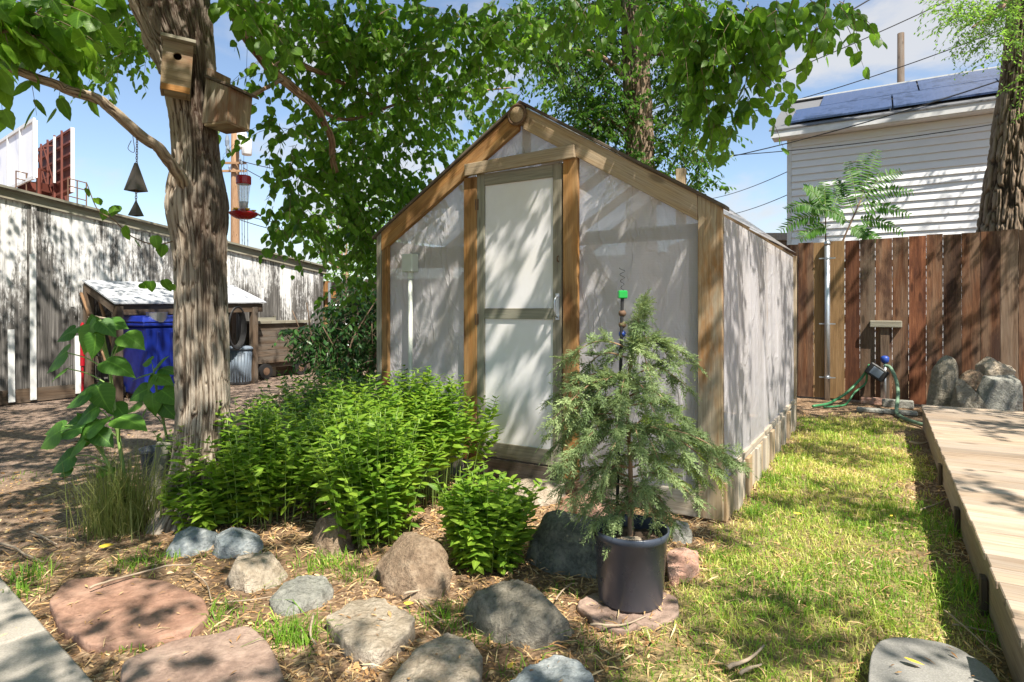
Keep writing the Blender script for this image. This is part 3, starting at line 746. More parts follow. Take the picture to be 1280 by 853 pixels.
# ---------------------------------------------------------------- stones
def resample(pts, n, smooth=1):
    p = np.asarray(pts, float); k = len(p)
    q = np.concatenate([p, p[:1]]); d = np.concatenate([[0], np.cumsum(np.linalg.norm(np.diff(q, axis=0), axis=1))])
    s = np.linspace(0, d[-1], n, endpoint=False)
    r = np.stack([np.interp(s, d, q[:, i]) for i in range(p.shape[1])], 1)
    for _ in range(smooth): r = .25*np.roll(r, 1, 0)+.5*r+.25*np.roll(r, -1, 0)
    return r
def rock(name, label, outline, h, mat, cat='stone', group=None, z0=0.0, rough=.02, dome=.2, flat=False, A=(1, 0, 0), B=(0, 1, 0), N=(0, 0, 1), org=None, seed=1, back=False, tilt=(0, 0), facet=0.0, n=88, smooth=2):
    A, B, N = [np.asarray(t, float) for t in (A, B, N)]
    o = resample(outline, n, smooth); c = o.mean(0); q = o-c
    if flat: rings = [(.96, -.5), (.985, .0), (1.0, .35), (1.0, .7), (.992, .93), (.975, 1.0), (.93, 1), (.85, 1), (.72, 1), (.58, 1), (.44, 1), (.3, 1), (.16, 1), (.05, 1)]
    else: rings = [(.95, -.45), (1.0, -.1), (1.01, .15), (1.0, .38), (.985, .56), (.95, .72), (.90, .84), (.83, .92), (.73, .97), (.60, .99), (.46, 1), (.32, 1), (.18, 1), (.05, 1)]
    if back: rings = [(.3, -1.0), (.6, -.9), (.85, -.7)]+rings
    V = []
    ss = float(np.abs(q).max())
    rg = np.array(rings); kk = np.linspace(0, len(rg)-1, 2*len(rg)-1); rings = np.stack([np.interp(kk, np.arange(len(rg)), rg[:, i]) for i in (0, 1)], 1)
    r_ = np.random.default_rng(seed*7+1)
    planes = []
    if facet:
        planes.append((unit([r_.normal(0, .12), r_.normal(0, .12), 1]) if not back else unit([.1, -.2, 1]), .80))
        for _ in range(14):
            pn = r_.normal(size=3); pn[2] = abs(pn[2])*.8 if not back else pn[2]; planes.append((unit(pn), r_.uniform(.70, .93)))
    for s, z in rings:
        hz = h*(z if z < 1 else 1)
        if not flat or z >= 1: hz = hz+h*dome*(1-s*s)*(1 if z >= .9 else 0)
        a = q[:, 0]*s; b = q[:, 1]*s
        hz = hz+(tilt[0]*a+tilt[1]*b)*(z > 0)
        a1 = a*(1+rough/ss*2.0*fbm(a/ss*2.4, b/ss*2.4, hz/ss*2.4, 4, seed))
        b1 = b*(1+rough/ss*2.0*fbm(a/ss*2.4+9, b/ss*2.4, hz/ss*2.4, 4, seed+3))
        z1 = hz+rough*1.2*fbm(a/ss*3, b/ss*3, hz/ss*2+7, 5, seed+5)*(1.0 if z > 0 else 0)
        V.append(np.stack([a1, b1, z1], 1))
    L = np.concatenate(V); m = len(rings)
    if facet:
        sc3 = np.abs(L).max(0)
        Ln = L/sc3
        for pn, dd in planes:
            pr = Ln@pn; top_ = np.quantile(pr, .995)*dd; ex_ = np.clip(pr-top_, 0, None); Ln = Ln-.92*ex_[:, None]*pn
        Ln[:, :2] *= (np.abs(L[:, :2]).max(0)/sc3[:2])/np.maximum(np.abs(Ln[:, :2]).max(0), 1e-3)*1.03
        Ln[:, 2] *= (L[:, 2].max()/sc3[2])/max(Ln[:, 2].max(), 1e-3)
        L = Ln*sc3
        L = L+unit(L)*(facet*.5*fbm(L[:, 0]/ss*5, L[:, 1]/ss*5, L[:, 2]/ss*5, 5, seed+21, .6))[:, None]
    else:
        L[:, 2] += .6*rough*fbm(L[:, 0]/ss*6, L[:, 1]/ss*6, L[:, 2]/ss*4, 5, seed+21, .65)
    V = org+L[:, 0:1]*A+L[:, 1:2]*B+L[:, 2:3]*N+(c[0]*A+c[1]*B)
    i = np.arange(m-1)[:, None]*n; j = np.arange(n)[None]; j2 = (j+1) % n
    mb = MB(); mb.add(V, [np.stack([i+j, i+j2, i+n+j2, i+n+j], 2).reshape(-1, 4), (np.arange(n)+(m-1)*n)[None], np.arange(n)[::-1][None]])
    base = org+c[0]*A+c[1]*B
    ob = mb.build(name, M[mat], loc=base, smooth=True)
    if facet: ob.data.set_sharp_from_angle(angle=R(28))
    return tag(ob, label, cat, group)
ROCKP = []; ROCKF = {}
def grock(name, label, px, h, mat, zp=None, ccw=True, **kw):
    zp = h*.6 if zp is None else zp
    ys_ = [b for a, b in px]; y0_, y1_ = min(ys_), max(ys_); fl_k = kw.get('flat', False)
    zz_ = lambda b: h*((1.0-.35*((b-y0_)/(y1_-y0_))**3) if fl_k else (.88-.80*(b-y0_)/(y1_-y0_)))
    pts = np.array([G(a, b, zz_(b))[:2] for a, b in px])
    if not fl_k and 'facet' not in kw and h > .06: kw['facet'] = .016
    ar = np.sum(pts[:, 0]*np.roll(pts[:, 1], -1)-np.roll(pts[:, 0], -1)*pts[:, 1])
    if ar < 0: pts = pts[::-1]
    ROCKP.append([tuple(q) for q in pts])
    if fl_k: ROCKF[tuple(pts[0])] = h+.002
    z0 = kw.pop('z0', -.012)
    return rock(name, label, pts, h, mat, org=np.array([0, 0, z0]), **kw)
grock('flagstone', 'large flat pink sandstone slab beside the concrete walk, twig lying on it', [(62, 745), (80, 722), (130, 716), (205, 721), (256, 744), (264, 765), (250, 783), (180, 802), (112, 808), (72, 778)], .05, 'pink', zp=.05, flat=True, rough=.006, dome=.05, cat='flagstone', group='flagstones by the walk', seed=3)
grock('flagstone', 'flat mauve sandstone slab cut off by the bottom edge of the photo', [(147, 826), (205, 799), (310, 777), (332, 792), (346, 820), (364, 870), (320, 910), (190, 900), (152, 860)], .05, 'mauve', zp=.05, flat=True, rough=.007, dome=.05, cat='flagstone', group='flagstones by the walk', seed=8)
G_ = 'edging stones of the bed'
grock('stone', 'low flat pale beige stone between the grey stone and the beige corner stone', [(408, 768), (432, 748), (478, 742), (500, 755), (523, 771), (505, 792), (470, 822), (432, 806)], .07, 'beige', zp=.06, flat=True, rough=.012, dome=.12, group=G_, seed=11, smooth=1)
grock('stone', 'beige stone with brown foot at the bottom edge of the photo', [(486, 848), (520, 806), (560, 784), (592, 800), (602, 815), (598, 850), (560, 900), (500, 890)], .08, 'beige', zp=.07, flat=True, rough=.012, dome=.12, group=G_, seed=12, smooth=1)
grock('boulder', 'broad tan boulder dappled with shade in front of the small mint clump', [(564, 762), (588, 735), (612, 716), (660, 716), (688, 740), (701, 772), (690, 795), (650, 800), (605, 786), (572, 772)], .105, 'limest', zp=.09, rough=.03, dome=.15, group=G_, seed=13, facet=.012, smooth=1)
grock('stone', 'flat blue grey slate stone at the bottom edge left of the black pot', [(620, 856), (660, 830), (695, 813), (722, 818), (742, 842), (738, 880), (680, 900), (630, 890)], .05, 'bluest', zp=.05, flat=True, rough=.012, dome=.1, group=G_, seed=14, smooth=1)
grock('stone', 'rounded grey stone half lit, right of the pink flagstone', [(337, 752), (352, 728), (375, 714), (408, 716), (418, 733), (402, 752), (372, 772), (348, 768)], .06, 'greyst', zp=.06, rough=.014, dome=.25, group=G_, seed=15)
grock('stone', 'cream and brown stone between the slate rocks and the grey stone', [(284, 708), (300, 692), (335, 687), (366, 694), (352, 716), (318, 740), (296, 728)], .085, 'beige', zp=.06, rough=.02, dome=.2, group=G_, seed=16, smooth=1)
grock('stone', 'dark blue slate rock at the foot of the tree', [(215, 692), (228, 666), (248, 655), (268, 668), (266, 684), (240, 694)], .085, 'bluest', zp=.05, rough=.02, dome=.2, group=G_, seed=17, facet=.015)
grock('stone', 'sunlit blue grey slate rock under the leftmost mint clump', [(268, 690), (275, 668), (300, 658), (322, 664), (324, 682), (305, 694), (280, 698)], .09, 'bluest', zp=.05, rough=.02, dome=.2, group=G_, seed=18, facet=.015)
grock('boulder', 'rough brown boulder at the foot of the large mint clump', [(470, 686), (490, 672), (540, 668), (560, 700), (562, 722), (548, 748), (528, 756), (500, 742), (478, 712)], .165, 'brownst', zp=.10, rough=.045, dome=.12, group=G_, seed=19, facet=.02, smooth=1)
grock('boulder', 'dark lichen spotted boulder behind the black pot', [(664, 694), (676, 668), (700, 648), (740, 646), (768, 662), (772, 700), (742, 716), (700, 712), (676, 706)], .18, 'darkst', zp=.11, rough=.045, dome=.15, group=G_, seed=20, facet=.025, smooth=1)
grock('stone', 'small round tan stone under the big mint clump', [(393, 668), (400, 652), (418, 646), (438, 654), (440, 676), (424, 690), (402, 684)], .14, 'brownst', zp=.06, rough=.015, dome=.3, group=G_, seed=21)
grock('stone', 'flat tan slab on the ground at the foot of the greenhouse door', [(630, 612), (660, 598), (700, 600), (706, 618), (680, 632), (642, 630)], .09, 'beige', zp=.06, rough=.02, dome=.2, group=G_, seed=22)
grock('stone', 'small orange brown pebble by the door slab', [(700, 624), (708, 619), (716, 626), (712, 634), (703, 633)], .05, 'pink', zp=.03, rough=.006, dome=.3, group=G_, seed=23, n=40)
grock('stone', 'orange pebble below the first pebble near the dark boulder', [(694, 634), (703, 630), (712, 637), (707, 646), (697, 645)], .05, 'pink', zp=.03, rough=.006, dome=.3, group=G_, seed=24, n=40)
grock('stone', 'reddish stone tucked under the juniper right of the door', [(718, 622), (735, 612), (760, 616), (765, 634), (742, 646), (722, 640)], .10, 'brick', zp=.05, rough=.02, dome=.2, group=G_, seed=25)
grock('stone', 'flat pinkish slab supporting the black pot', [(722, 750), (742, 736), (800, 730), (846, 742), (850, 764), (826, 778), (775, 786), (742, 776)], .030, 'mauve', zp=.04, flat=True, rough=.010, dome=.0, group=G_, seed=26)
grock('stone', 'pink paving piece in the grass right of the black pot', [(832, 690), (850, 680), (872, 686), (874, 704), (858, 720), (836, 722)], .06, 'brick', zp=.05, flat=True, rough=.01, dome=.1, group=G_, seed=27)
grock('stone', 'small grey stone between the pot and the greenhouse corner', [(836, 672), (842, 655), (860, 655), (862, 672), (850, 680)], .10, 'greyst', zp=.05, rough=.012, dome=.2, group=G_, seed=28, n=48)
grock('stone', 'brown stone showing through the stems of the large mint clump', [(545, 640), (580, 628), (605, 640), (600, 662), (565, 668)], .09, 'brownst', zp=.05, rough=.02, dome=.2, group=G_, seed=29)
grock('stone', 'low brown stone at the rear of the bed beside the trunk', [(290, 520), (320, 508), (362, 508), (370, 522), (330, 534), (298, 534)], .16, 'brick', zp=.08, rough=.03, dome=.2, group=G_, seed=30)
# grey step stone by the deck
grock('step_stone', 'grey step stone with rounded corners in the lawn by the deck, yellow leaf on it', [(1082, 870), (1088, 812), (1096, 796), (1120, 790), (1180, 797), (1204, 808), (1238, 830), (1275, 880), (1290, 930), (1080, 930)], .085, 'step', zp=.085, flat=True, rough=.003, dome=.02, cat='step stone', seed=31)
b = MB(); g = G(1131, 823, .093); leaves(b, L_OVAL, [g+UP*.004], [(.7, -.6, .05)], [(0, .2, 1)], .055, .5)
tag(b.build('fallen_leaf', M['tan'], loc=g), 'yellow fallen leaf lying on the grey step stone', 'leaf', 'yellow fallen leaves')
for px, py, z, dd, s, l in ((124, 683, .02, (1, .2, .2), .07, 'yellow fallen leaf on the mulch beside the grass tuft'), (505, 754, .03, (1, .1, .1), .04, 'small yellow leaf on the soil beside the brown boulder'), (992, 641, .03, (.8, -.3, .1), .045, 'small yellow leaf in the lawn beside the greenhouse wall'), (635, 835, .03, (.4, .8, .1), .04, 'small yellow leaf left of the slate stone'), (1131-18, 645, .03, (.6, .4, .1), .03, 'tiny yellow leaf at the right edge of the lawn')):
    b = MB(); g = G(px, py, z); leaves(b, L_OVAL, [g], [dd], [(0, -.3, 1)], s, .5)
    tag(b.build('fallen_leaf', M['tan'], loc=g), l, 'leaf', 'yellow fallen leaves')
# ---- standing stones by the fence
def vrock(label, px, Y, th, mat, seed, facet=.03, rough=.05):
    z = [CH+(HY-b_)/FPX*Y for a_, b_ in px]; x = [(a_-CXP)/FPX*Y for a_, b_ in px]
    pts = np.stack([x, z], 1)
    ar = np.sum(pts[:, 0]*np.roll(pts[:, 1], -1)-np.roll(pts[:, 0], -1)*pts[:, 1])
    if ar < 0: pts = pts[::-1]
    return rock('boulder', label, pts, th, mat, 'boulder', 'boulders by the fence', A=(1, 0, 0), B=(0, 0, 1), N=(0, -1, 0), org=np.array([0, Y, 0.0]), rough=rough, dome=.12, back=True, seed=seed, facet=facet, smooth=1)
vrock('tall upright pale boulder leaning left beside the deck', [(1164, 505), (1166, 490), (1170, 462), (1176, 450), (1186, 445), (1197, 449), (1201, 470), (1193, 490), (1186, 516), (1180, 530), (1160, 530)], 6.95, .10, 'limest', 41, .02, .02)
vrock('small dark rounded boulder wedged in the middle of the pile', [(1197, 477), (1206, 464), (1214, 461), (1223, 468), (1226, 482), (1219, 489), (1207, 484)], 6.98, .08, 'brownst', 42, .015, .02)
vrock('wedge shaped pale boulder low at the front of the pile', [(1191, 478), (1197, 474), (1210, 486), (1221, 495), (1231, 512), (1234, 530), (1190, 530)], 6.70, .09, 'limest', 43, .02, .02)
vrock('angular grey boulder perched on top of the pile', [(1221, 449), (1232, 446), (1245, 453), (1260, 458), (1262, 468), (1246, 473), (1237, 476), (1226, 470)], 6.98, .10, 'beige', 44, .02, .02)
vrock('largest rounded grey boulder at right end of the pile', [(1222, 494), (1228, 480), (1245, 470), (1258, 469), (1272, 480), (1281, 500), (1284, 530), (1230, 530), (1226, 510)], 6.88, .14, 'greyst', 45, .02, .02)

# ---------------------------------------------------------------- concrete walk at left
pc_ = [G(-40, 690, .03), G(0, 719, .03), G(122, 856, .03), G(240, 1010, .03)]
b = MB(); dirw = unit(G(122, 856, .03)-G(0, 719, .03)); prp = np.array([dirw[1], -dirw[0], 0])
if prp[0] > 0: prp = -prp
e0 = G(0, 719, .03)-dirw*4; e1 = G(122, 856, .03)+dirw*3
for k in range(7):
    a0 = e0+(e1-e0)*k/7+dirw*.004; a1 = e0+(e1-e0)*(k+1)/7-dirw*.004
    lo = [np.array([*q[:2], -.06]) for q in (a0, a1, a1+prp*1.25, a0+prp*1.25)]
    hexa(b, lo+[q+UP*.09 for q in lo], UP)
tag(b.build('path', M['conc'], bevel=.008), kind='structure')

# ---------------------------------------------------------------- deck
deck = thing('deck', 'low weathered timber deck with a plain fascia board at the right of the lawn', 'deck', DFAR+Fd*1.8-Sd*2.5)
b = MB(); s = 0.0; k = 0
while s < 6.4:
    w_ = .138
    p = DFAR-Sd*(s+w_/2)+UP*.243
    cut = 0.0
    for seg in ((-.012, 2.4+.6*(k % 3)), (2.404+.6*(k % 3), 4.6)):
        bar(b, p+Fd*(seg[0]+rng.uniform(-.004, .004)*(seg[0] < 0)), p+Fd*seg[1], w_, .034, Sd)
    s += w_+.010; k += 1
b.build('deck_board', M['deck'], deck, bevel=.004)
b = MB(); bar(b, DFAR-Sd*.0+UP*.118+Fd*.02, DFAR-Sd*3.4+UP*.118+Fd*.02, .036, .205, Fd); bar(b, DFAR-Sd*3.404+UP*.118+Fd*.02, DFAR-Sd*6.4+UP*.118+Fd*.02, .036, .205, Fd)
b.build('fascia', M['deck'], deck, bevel=.004)
b = MB(); bar(b, DFAR-Sd*.02+Fd*.045+UP*.118, DFAR-Sd*.02+Fd*4.5+UP*.118, .036, .205, Sd); b.build('fascia', M['deck'], deck, bevel=.004)
for s in (2.3, 3.4, 4.4):
    b = MB(); bar(b, DFAR-Sd*s+Fd*-.012+UP*-.02, DFAR-Sd*s+Fd*-.012+UP*.15, .022, .07, Fd); b.build('stake', M['darkwood'], deck, bevel=.003)

# ---------------------------------------------------------------- back fence
FA = G(1030, 499)
def fp(s, z=0.0, off=0.0): return FA+Fd*s-Sd*off+UP*z
def fs(px):
    r = (px-CXP)/FPX; return (FA[0]-r*FA[1])/(r*Fd[1]-Fd[0])
fn = thing('board_fence', 'tall reddish brown upright board fence behind the lawn and boulders', 'fence', fp(0))
b = MB(); b2 = MB()
edges = [-0.45]; s = -5.2
bd = []
while s < 6.5:
    w_ = rng.uniform(.165, .195)
    px = CXP+FPX*(fp(s+w_/2)[0]/fp(s+w_/2)[1])
    bd.append((s, w_, px)); s += w_+rng.choice([.003, .004, .006, .011])
for s, w_, px in bd:
    h = (2.17+.014*(s))+rng.uniform(-.012, .012); z0 = .02
    tan = 1018 < px < 1055
    off = rng.uniform(0, .006)
    bb = b2 if tan else b
    tt = rng.uniform(.0, 1.0); mi_ = 0 if tan else int(rng.choice([0, 0, 0, 1, 2]))
    hexa(bb, [fp(q, z, o+off) for z in (z0, h) for q, o in ((s, .0), (s+w_, .0), (s+w_, .02), (s, .02))][0:4]+[fp(q, h, o+off) for q, o in ((s, .0), (s+w_, .0), (s+w_, .02), (s, .02))], UP, tt, mi_)
b.build('board_panel', [M['fence'], M['fence2'], M['fence3']], fn); b2.build('tan_board_panel', M['fence_tan'], fn)
for z in (.35, 1.1, 1.85):
    b = MB(); bar(b, fp(-5.2, z, -.03), fp(6.5, z, -.03), .04, .09, Sd); b.build('rail', M['fence'], fn)
for s in (-4.8, -2.4, .12, 2.4, 4.8):
    b = MB(); bar(b, fp(s, 0, -.10), fp(s, 2.05, -.10), .09, .09, Fd); b.build('post', M['fence'], fn)
# darker cross-cut patches (short repair blocks) on two boards
for px, py in ((1108, 405),):
    pass
fl = thing('board_fence', 'old grey brown board fence far behind the dark bush at left', 'fence', fp(-9))
b = MB(); s = -14.2
while s < -5.3:
    w_ = rng.uniform(.13, .16)
    bar(b, fp(s, .02, 0), fp(s, 1.86+rng.uniform(-.03, .03), 0), w_, .02, Fd); s += w_+.008
b.build('board_panel', M['fence_old'], fl)
for z in (.4, 1.5):
    b = MB(); bar(b, fp(-14.2, z, -.03), fp(-5.3, z, -.03), .04, .09, Sd); b.build('rail', M['fence_old'], fl)

# metal pole with ties
po = fp(fs(1034.5), 0, .07)
mp = thing('metal_post', 'galvanised metal post with wire ties standing at the fence', 'post', po)
b = MB(); tube(b, [po, po+UP*2.12], .036, 16); b.build('pole', M['galv'], mp, smooth=True)
b = MB(); lathe(b, po+UP*2.121, [(.040, 0), (.040, .03), (.028, .055), (.0, .06)], 16); b.build('cap', M['galv'], mp, smooth=True)
for py in (323, 405, 472):
    z = CH+(HY-py)/FPX*po[1]; b = MB(); lathe(b, po+UP*(z-.012), [(.041, 0), (.041, .024)], 16); bar(b, po+UP*z-Fd*.10, po+UP*z+Fd*.10, .008, .016, Sd); b.build('tie', M['galv'], mp)
# wooden T stand with tap
ts = fp(fs(1106), 0, .06)
st = thing('hose_stand', 'dark timber T stand with a short grey crosspiece against the fence', 'stand', ts)
zt_ = CH+(HY-401)/FPX*ts[1]
b = MB(); bar(b, ts, ts+UP*(zt_-.09), .10, .05, Fd); b.build('post', M['darkwood'], st, bevel=.003)
b = MB(); bar(b, ts+Fd*-.17+UP*(zt_-.045)-Sd*.01, ts+Fd*.19+UP*(zt_-.045)-Sd*.01, .10, .088, Sd); b.build('crosspiece', M['greywood'], st, bevel=.008)
tp_ = fp(fs(1106), 0, .20)
tap = thing('garden_tap', 'thin metal standpipe with blue tap handle and black hose timer', 'tap', tp_)
zz = CH+(HY-452)/FPX*tp_[1]
b = MB(); tube(b, [tp_, tp_+UP*zz], .018, 10); b.build('pipe', M['galv'], tap, smooth=True)
b = MB(); lathe(b, tp_+UP*zz, [(.03, -.02), (.045, .0), (.05, .05), (.03, .07), (0, .075)], 14); b.build('tap_handle', M['bluetap'], tap, smooth=True)
b = MB(); tc = tp_+UP*(zz-.14)-Fd*.09-Sd*.05
ca, sa = math.cos(R(-35)), math.sin(R(-35)); ea = Fd*ca+UP*sa; eb = -Fd*sa+UP*ca
hexa(b, [tc+ea*x+eb*y+Sd*z for z in (-.05, .05) for x, y in ((-.12, -.08), (.12, -.08), (.12, .08), (-.12, .08))], Sd)
b.build('timer_box', M['black'], tap, bevel=.012)
b = MB(); hexa(b, [tc+ea*x+eb*y-Sd*.05*1.0+Sd*z for z in (-.006, .0) for x, y in ((-.07, -.05), (.06, -.05), (.06, .05), (-.07, .05))], Sd)
b.build('dial', M['greyplastic'], tap, bevel=.002)
def hose(label, pts, r, mat, cat='hose'):
    b = MB(); tube(b, catmull(pts, 8), r, 10); o = b.build('garden_hose', M[mat], loc=pts[-1], smooth=True)
    return tag(o, label, cat, 'garden hoses')
hose('bright green hose sagging from the timer down to the metal post', [tc-ea*.12+eb*.03, P(1078, 471, 7.95), P(1060, 490, 7.9), P(1046, 499, 7.85), G(1034, 505, .03), G(1016, 508, .025)], .017, 'hose')
hose('thin dark green hose below the bright one from timer to ground', [tc-ea*.10-eb*.05, P(1082, 479, 7.95), P(1068, 491, 7.9), G(1058, 505, .02), G(1046, 508, .018), G(1030, 509, .018)], .013, 'hose')
hose('pale faded green hose arching right from the tap towards the deck', [tp_+UP*(zz-.05)-Sd*.04, P(1113, 460, 7.7), P(1120, 475, 7.5), P(1122.5, 492, 7.3), P(1121, 508, 7.1), G(1121, 517, .03), G(1130, 523, .025), G(1146, 529, .025), G(1160, 533, .025)], .021, 'hose2')
for label, (a_, b_), sz in (('pink brick block on the ground left of the tap pipe', (1092, 506), (.30, .10, .09)), ('grey concrete block on the ground right of the tap pipe', (1122, 510), (.34, .11, .10)), ('long flat grey paver in front of the tap pipe', (1108, 517), (.62, .12, .05))):
    c = G(a_, b_); b = MB()
    lo = [c+Fd*x+Sd*y for x, y in ((-sz[0]/2, -sz[1]/2), (sz[0]/2, -sz[1]/2), (sz[0]/2, sz[1]/2), (-sz[0]/2, sz[1]/2))]
    hexa(b, [q+UP*0 for q in lo]+[q+UP*sz[2] for q in lo], Fd)
    tag(b.build('block', M['brick' if 'pink' in label else 'greyst'], loc=c, bevel=.012), label, 'block')
# ---------------------------------------------------------------- grass blades
def blades(mb, x, y, h, w, tint, lean=.45, z0=None, m=0):
    n = len(x); th = rng.uniform(0, 2*math.pi, n); ln = np.abs(rng.normal(0, lean, n))
    D = np.stack([np.cos(th), np.sin(th), 0*th], 1); s = np.stack([-np.sin(th+rng.normal(0, .8, n)), np.cos(th), 0*th], 1)
    b0 = np.stack([x, y, gh_(x, y)-.005 if z0 is None else z0], 1)
    mid = b0+D*(ln*h*.35)[:, None]+UP*(h*.6)[:, None]
    tip = b0+D*(ln*h*1.0)[:, None]+UP*(h*np.clip(1-.35*ln, .35, 1))[:, None]
    ww = (s.T*w).T
    V = np.stack([b0-ww, b0+ww, mid-ww*.75, mid+ww*.75, tip], 1)
    o = (np.arange(n)*5)[:, None]
    tt = np.stack([tint+.12, tint+.12, tint, tint, tint-.05], 1)
    mb.add(V, [np.array([[0, 1, 3, 2]])+o, np.array([[2, 3, 4]])+o], np.zeros((n*5, 3)), np.clip(tt.ravel(), 0, 1), m)
def scatter(n, x0, x1, y0, y1): return rng.uniform(x0, x1, n), rng.uniform(y0, y1, n)
gb = MB()
def off_stones(x, y):
    r = np.zeros(len(x), bool)
    for p_ in ROCKP: r |= inpoly(x, y, p_)
    return ~r
x, y = scatter(230000, .2, 4.4, 1.5, 8.2)
m_ = soft(x, y, LAWN)
pr = m_*np.clip(2.3/np.maximum(y, 1.6), .32, 1)*np.clip(.78+.5*fbm(x*2.6, y*2.6, 0, 3, 21), .12, 1)
a, c = du(x, y)
pr = np.where(a > -.03, 0, pr)
k = (rng.uniform(size=len(x)) < pr) & off_stones(x, y); x, y, m_ = x[k], y[k], m_[k]
pat = fbm(x*1.9, y*1.9, 0, 3, 31)
edge = np.clip(1-(m_-.2)/.8, 0, 1)
tint = np.clip(.47+.6*pat+rng.normal(0, .17, len(x))+.25*edge+.16*np.clip((1.9-x), 0, 1)*(y > 2.6), 0, 1)
blades(gb, x, y, rng.uniform(.022, .055, len(x))*(1+.35*noise(x*3, y*3, 0, 12)), rng.uniform(.0014, .0026, len(x))*np.clip(y/2.6, .85, 2.0), tint, 1.05)
def tuft(px, py, n, r, h, t0=.25, lean=1.1):
    g = G(px, py); q = rng.normal(0, r, (n, 2)); q = q[off_stones(g[0]+q[:, 0], g[1]+q[:, 1])]; n = len(q); t0 = t0-.12
    blades(gb, g[0]+q[:, 0], g[1]+q[:, 1], rng.uniform(.4, 1, n)*h, np.full(n, .0022), np.clip(rng.normal(t0, .12, n), 0, 1), lean)
for (px, py, n, r, h, t0) in [(35, 722, 90, .05, .13, .22), (20, 745, 50, .04, .10, .25), (165, 705, 90, .06, .09, .3), (215, 700, 120, .09, .07, .35), (250, 780, 110, .07, .08, .3), (275, 775, 60, .06, .07, .3), (330, 790, 60, .05, .07, .35), (372, 800, 130, .05, .12, .25), (355, 810, 60, .05, .10, .3), (395, 710, 160, .10, .09, .25), (420, 700, 90, .08, .07, .3), (445, 718, 60, .06, .08, .3), (175, 812, 60, .05, .05, .3), (560, 770, 80, .05, .10, .2), (545, 775, 50, .05, .08, .2), (600, 800, 60, .05, .08, .2), (625, 790, 30, .03, .10, .2), (760, 800, 80, .08, .08, .3), (700, 740, 40, .05, .06, .2), (1195, 670, 150, .07, .14, .3), (1200, 740, 200, .10, .12, .35), (1165, 640, 130, .09, .10, .3), (1235, 780, 60, .08, .08, .3), (1245, 800, 90, .06, .10, .3), (1180, 590, 60, .1, .07, .4), (955, 600, 100, .06, .10, .2), (965, 560, 60, .08, .07, .4), (1010, 570, 80, .1, .07, .35), (930, 640, 60, .06, .09, .2), (895, 700, 80, .05, .07, .3), (1120, 560, 60, .12, .08, .3), (1060, 530, 70, .2, .07, .4), (660, 845, 40, .05, .09, .25), (500, 700, 40, .1, .06, .4), (300, 690, 60, .1, .05, .4), (10, 600, 40, .1, .06, .3)]:
    tuft(px, py, n, r, h, t0)
for _ in range(150):                                            # longer clumps standing out of the lawn
    q = (rng.uniform(.5, 3.2), rng.uniform(1.9, 6.8)); a_, c_ = du(*q)
    if inpoly(np.array([q[0]]), np.array([q[1]]), LAWN)[0] and a_ < -.06: tuft(CXP+FPX*q[0]/q[1], HY+FPX*CH/q[1], int(rng.uniform(14, 45)), rng.uniform(.02, .06), rng.uniform(.06, .10), rng.uniform(.2, .75))
tag(gb.build('lawn_grass', M['grass']), 'short sunlit lawn grass patched with straw yellow beside the greenhouse', 'grass', kind='stuff')

# ---------------------------------------------------------------- dry leaf litter, straw and chips
lb = MB(); L_FLAKE = leaf_template([(0, .05), (.45, .14), (1, 0)], .3, .4)
def flakes(x, y, size, tint, ratio=.5, lift=.012):
    n = len(x); th = rng.uniform(0, 2*math.pi, n); d = np.stack([np.cos(th), np.sin(th), rng.normal(0, .25, n)], 1)
    pos = np.stack([x, y, gh_(x, y)+rng.uniform(.001, lift, n)], 1)
    nr = unit(np.stack([rng.normal(0, .45, n), rng.normal(0, .45, n), np.ones(n)], 1))
    leaves(lb, L_FLAKE, pos, d, nr, size, tint, ratio)
x, y = scatter(150000, -4.2, 3.6, 1.7, 7.6)
lw = soft(x, y, LAWN); a, c = du(x, y)
den = np.clip(.6+.9*fbm(x*1.7, y*1.7, 0, 3, 41), .08, 1)*np.clip((2.5/y)**1.6, .12, 1)
den *= np.where(lw > .4, .12, 1); den = np.where((x < -2.0) & (y > 3.0), den*.35, den)
den = np.where(inpoly(x, y, GHP) | (a > 0.02), 0, den)
k = rng.uniform(size=len(x)) < den; x, y = x[k], y[k]; n = len(x)
flakes(x, y, rng.uniform(.010, .034, n)*np.clip(y/3, .9, 1.6), np.clip(rng.normal(.48, .22, n), 0, 1), rng.uniform(.6, 2.2, n))
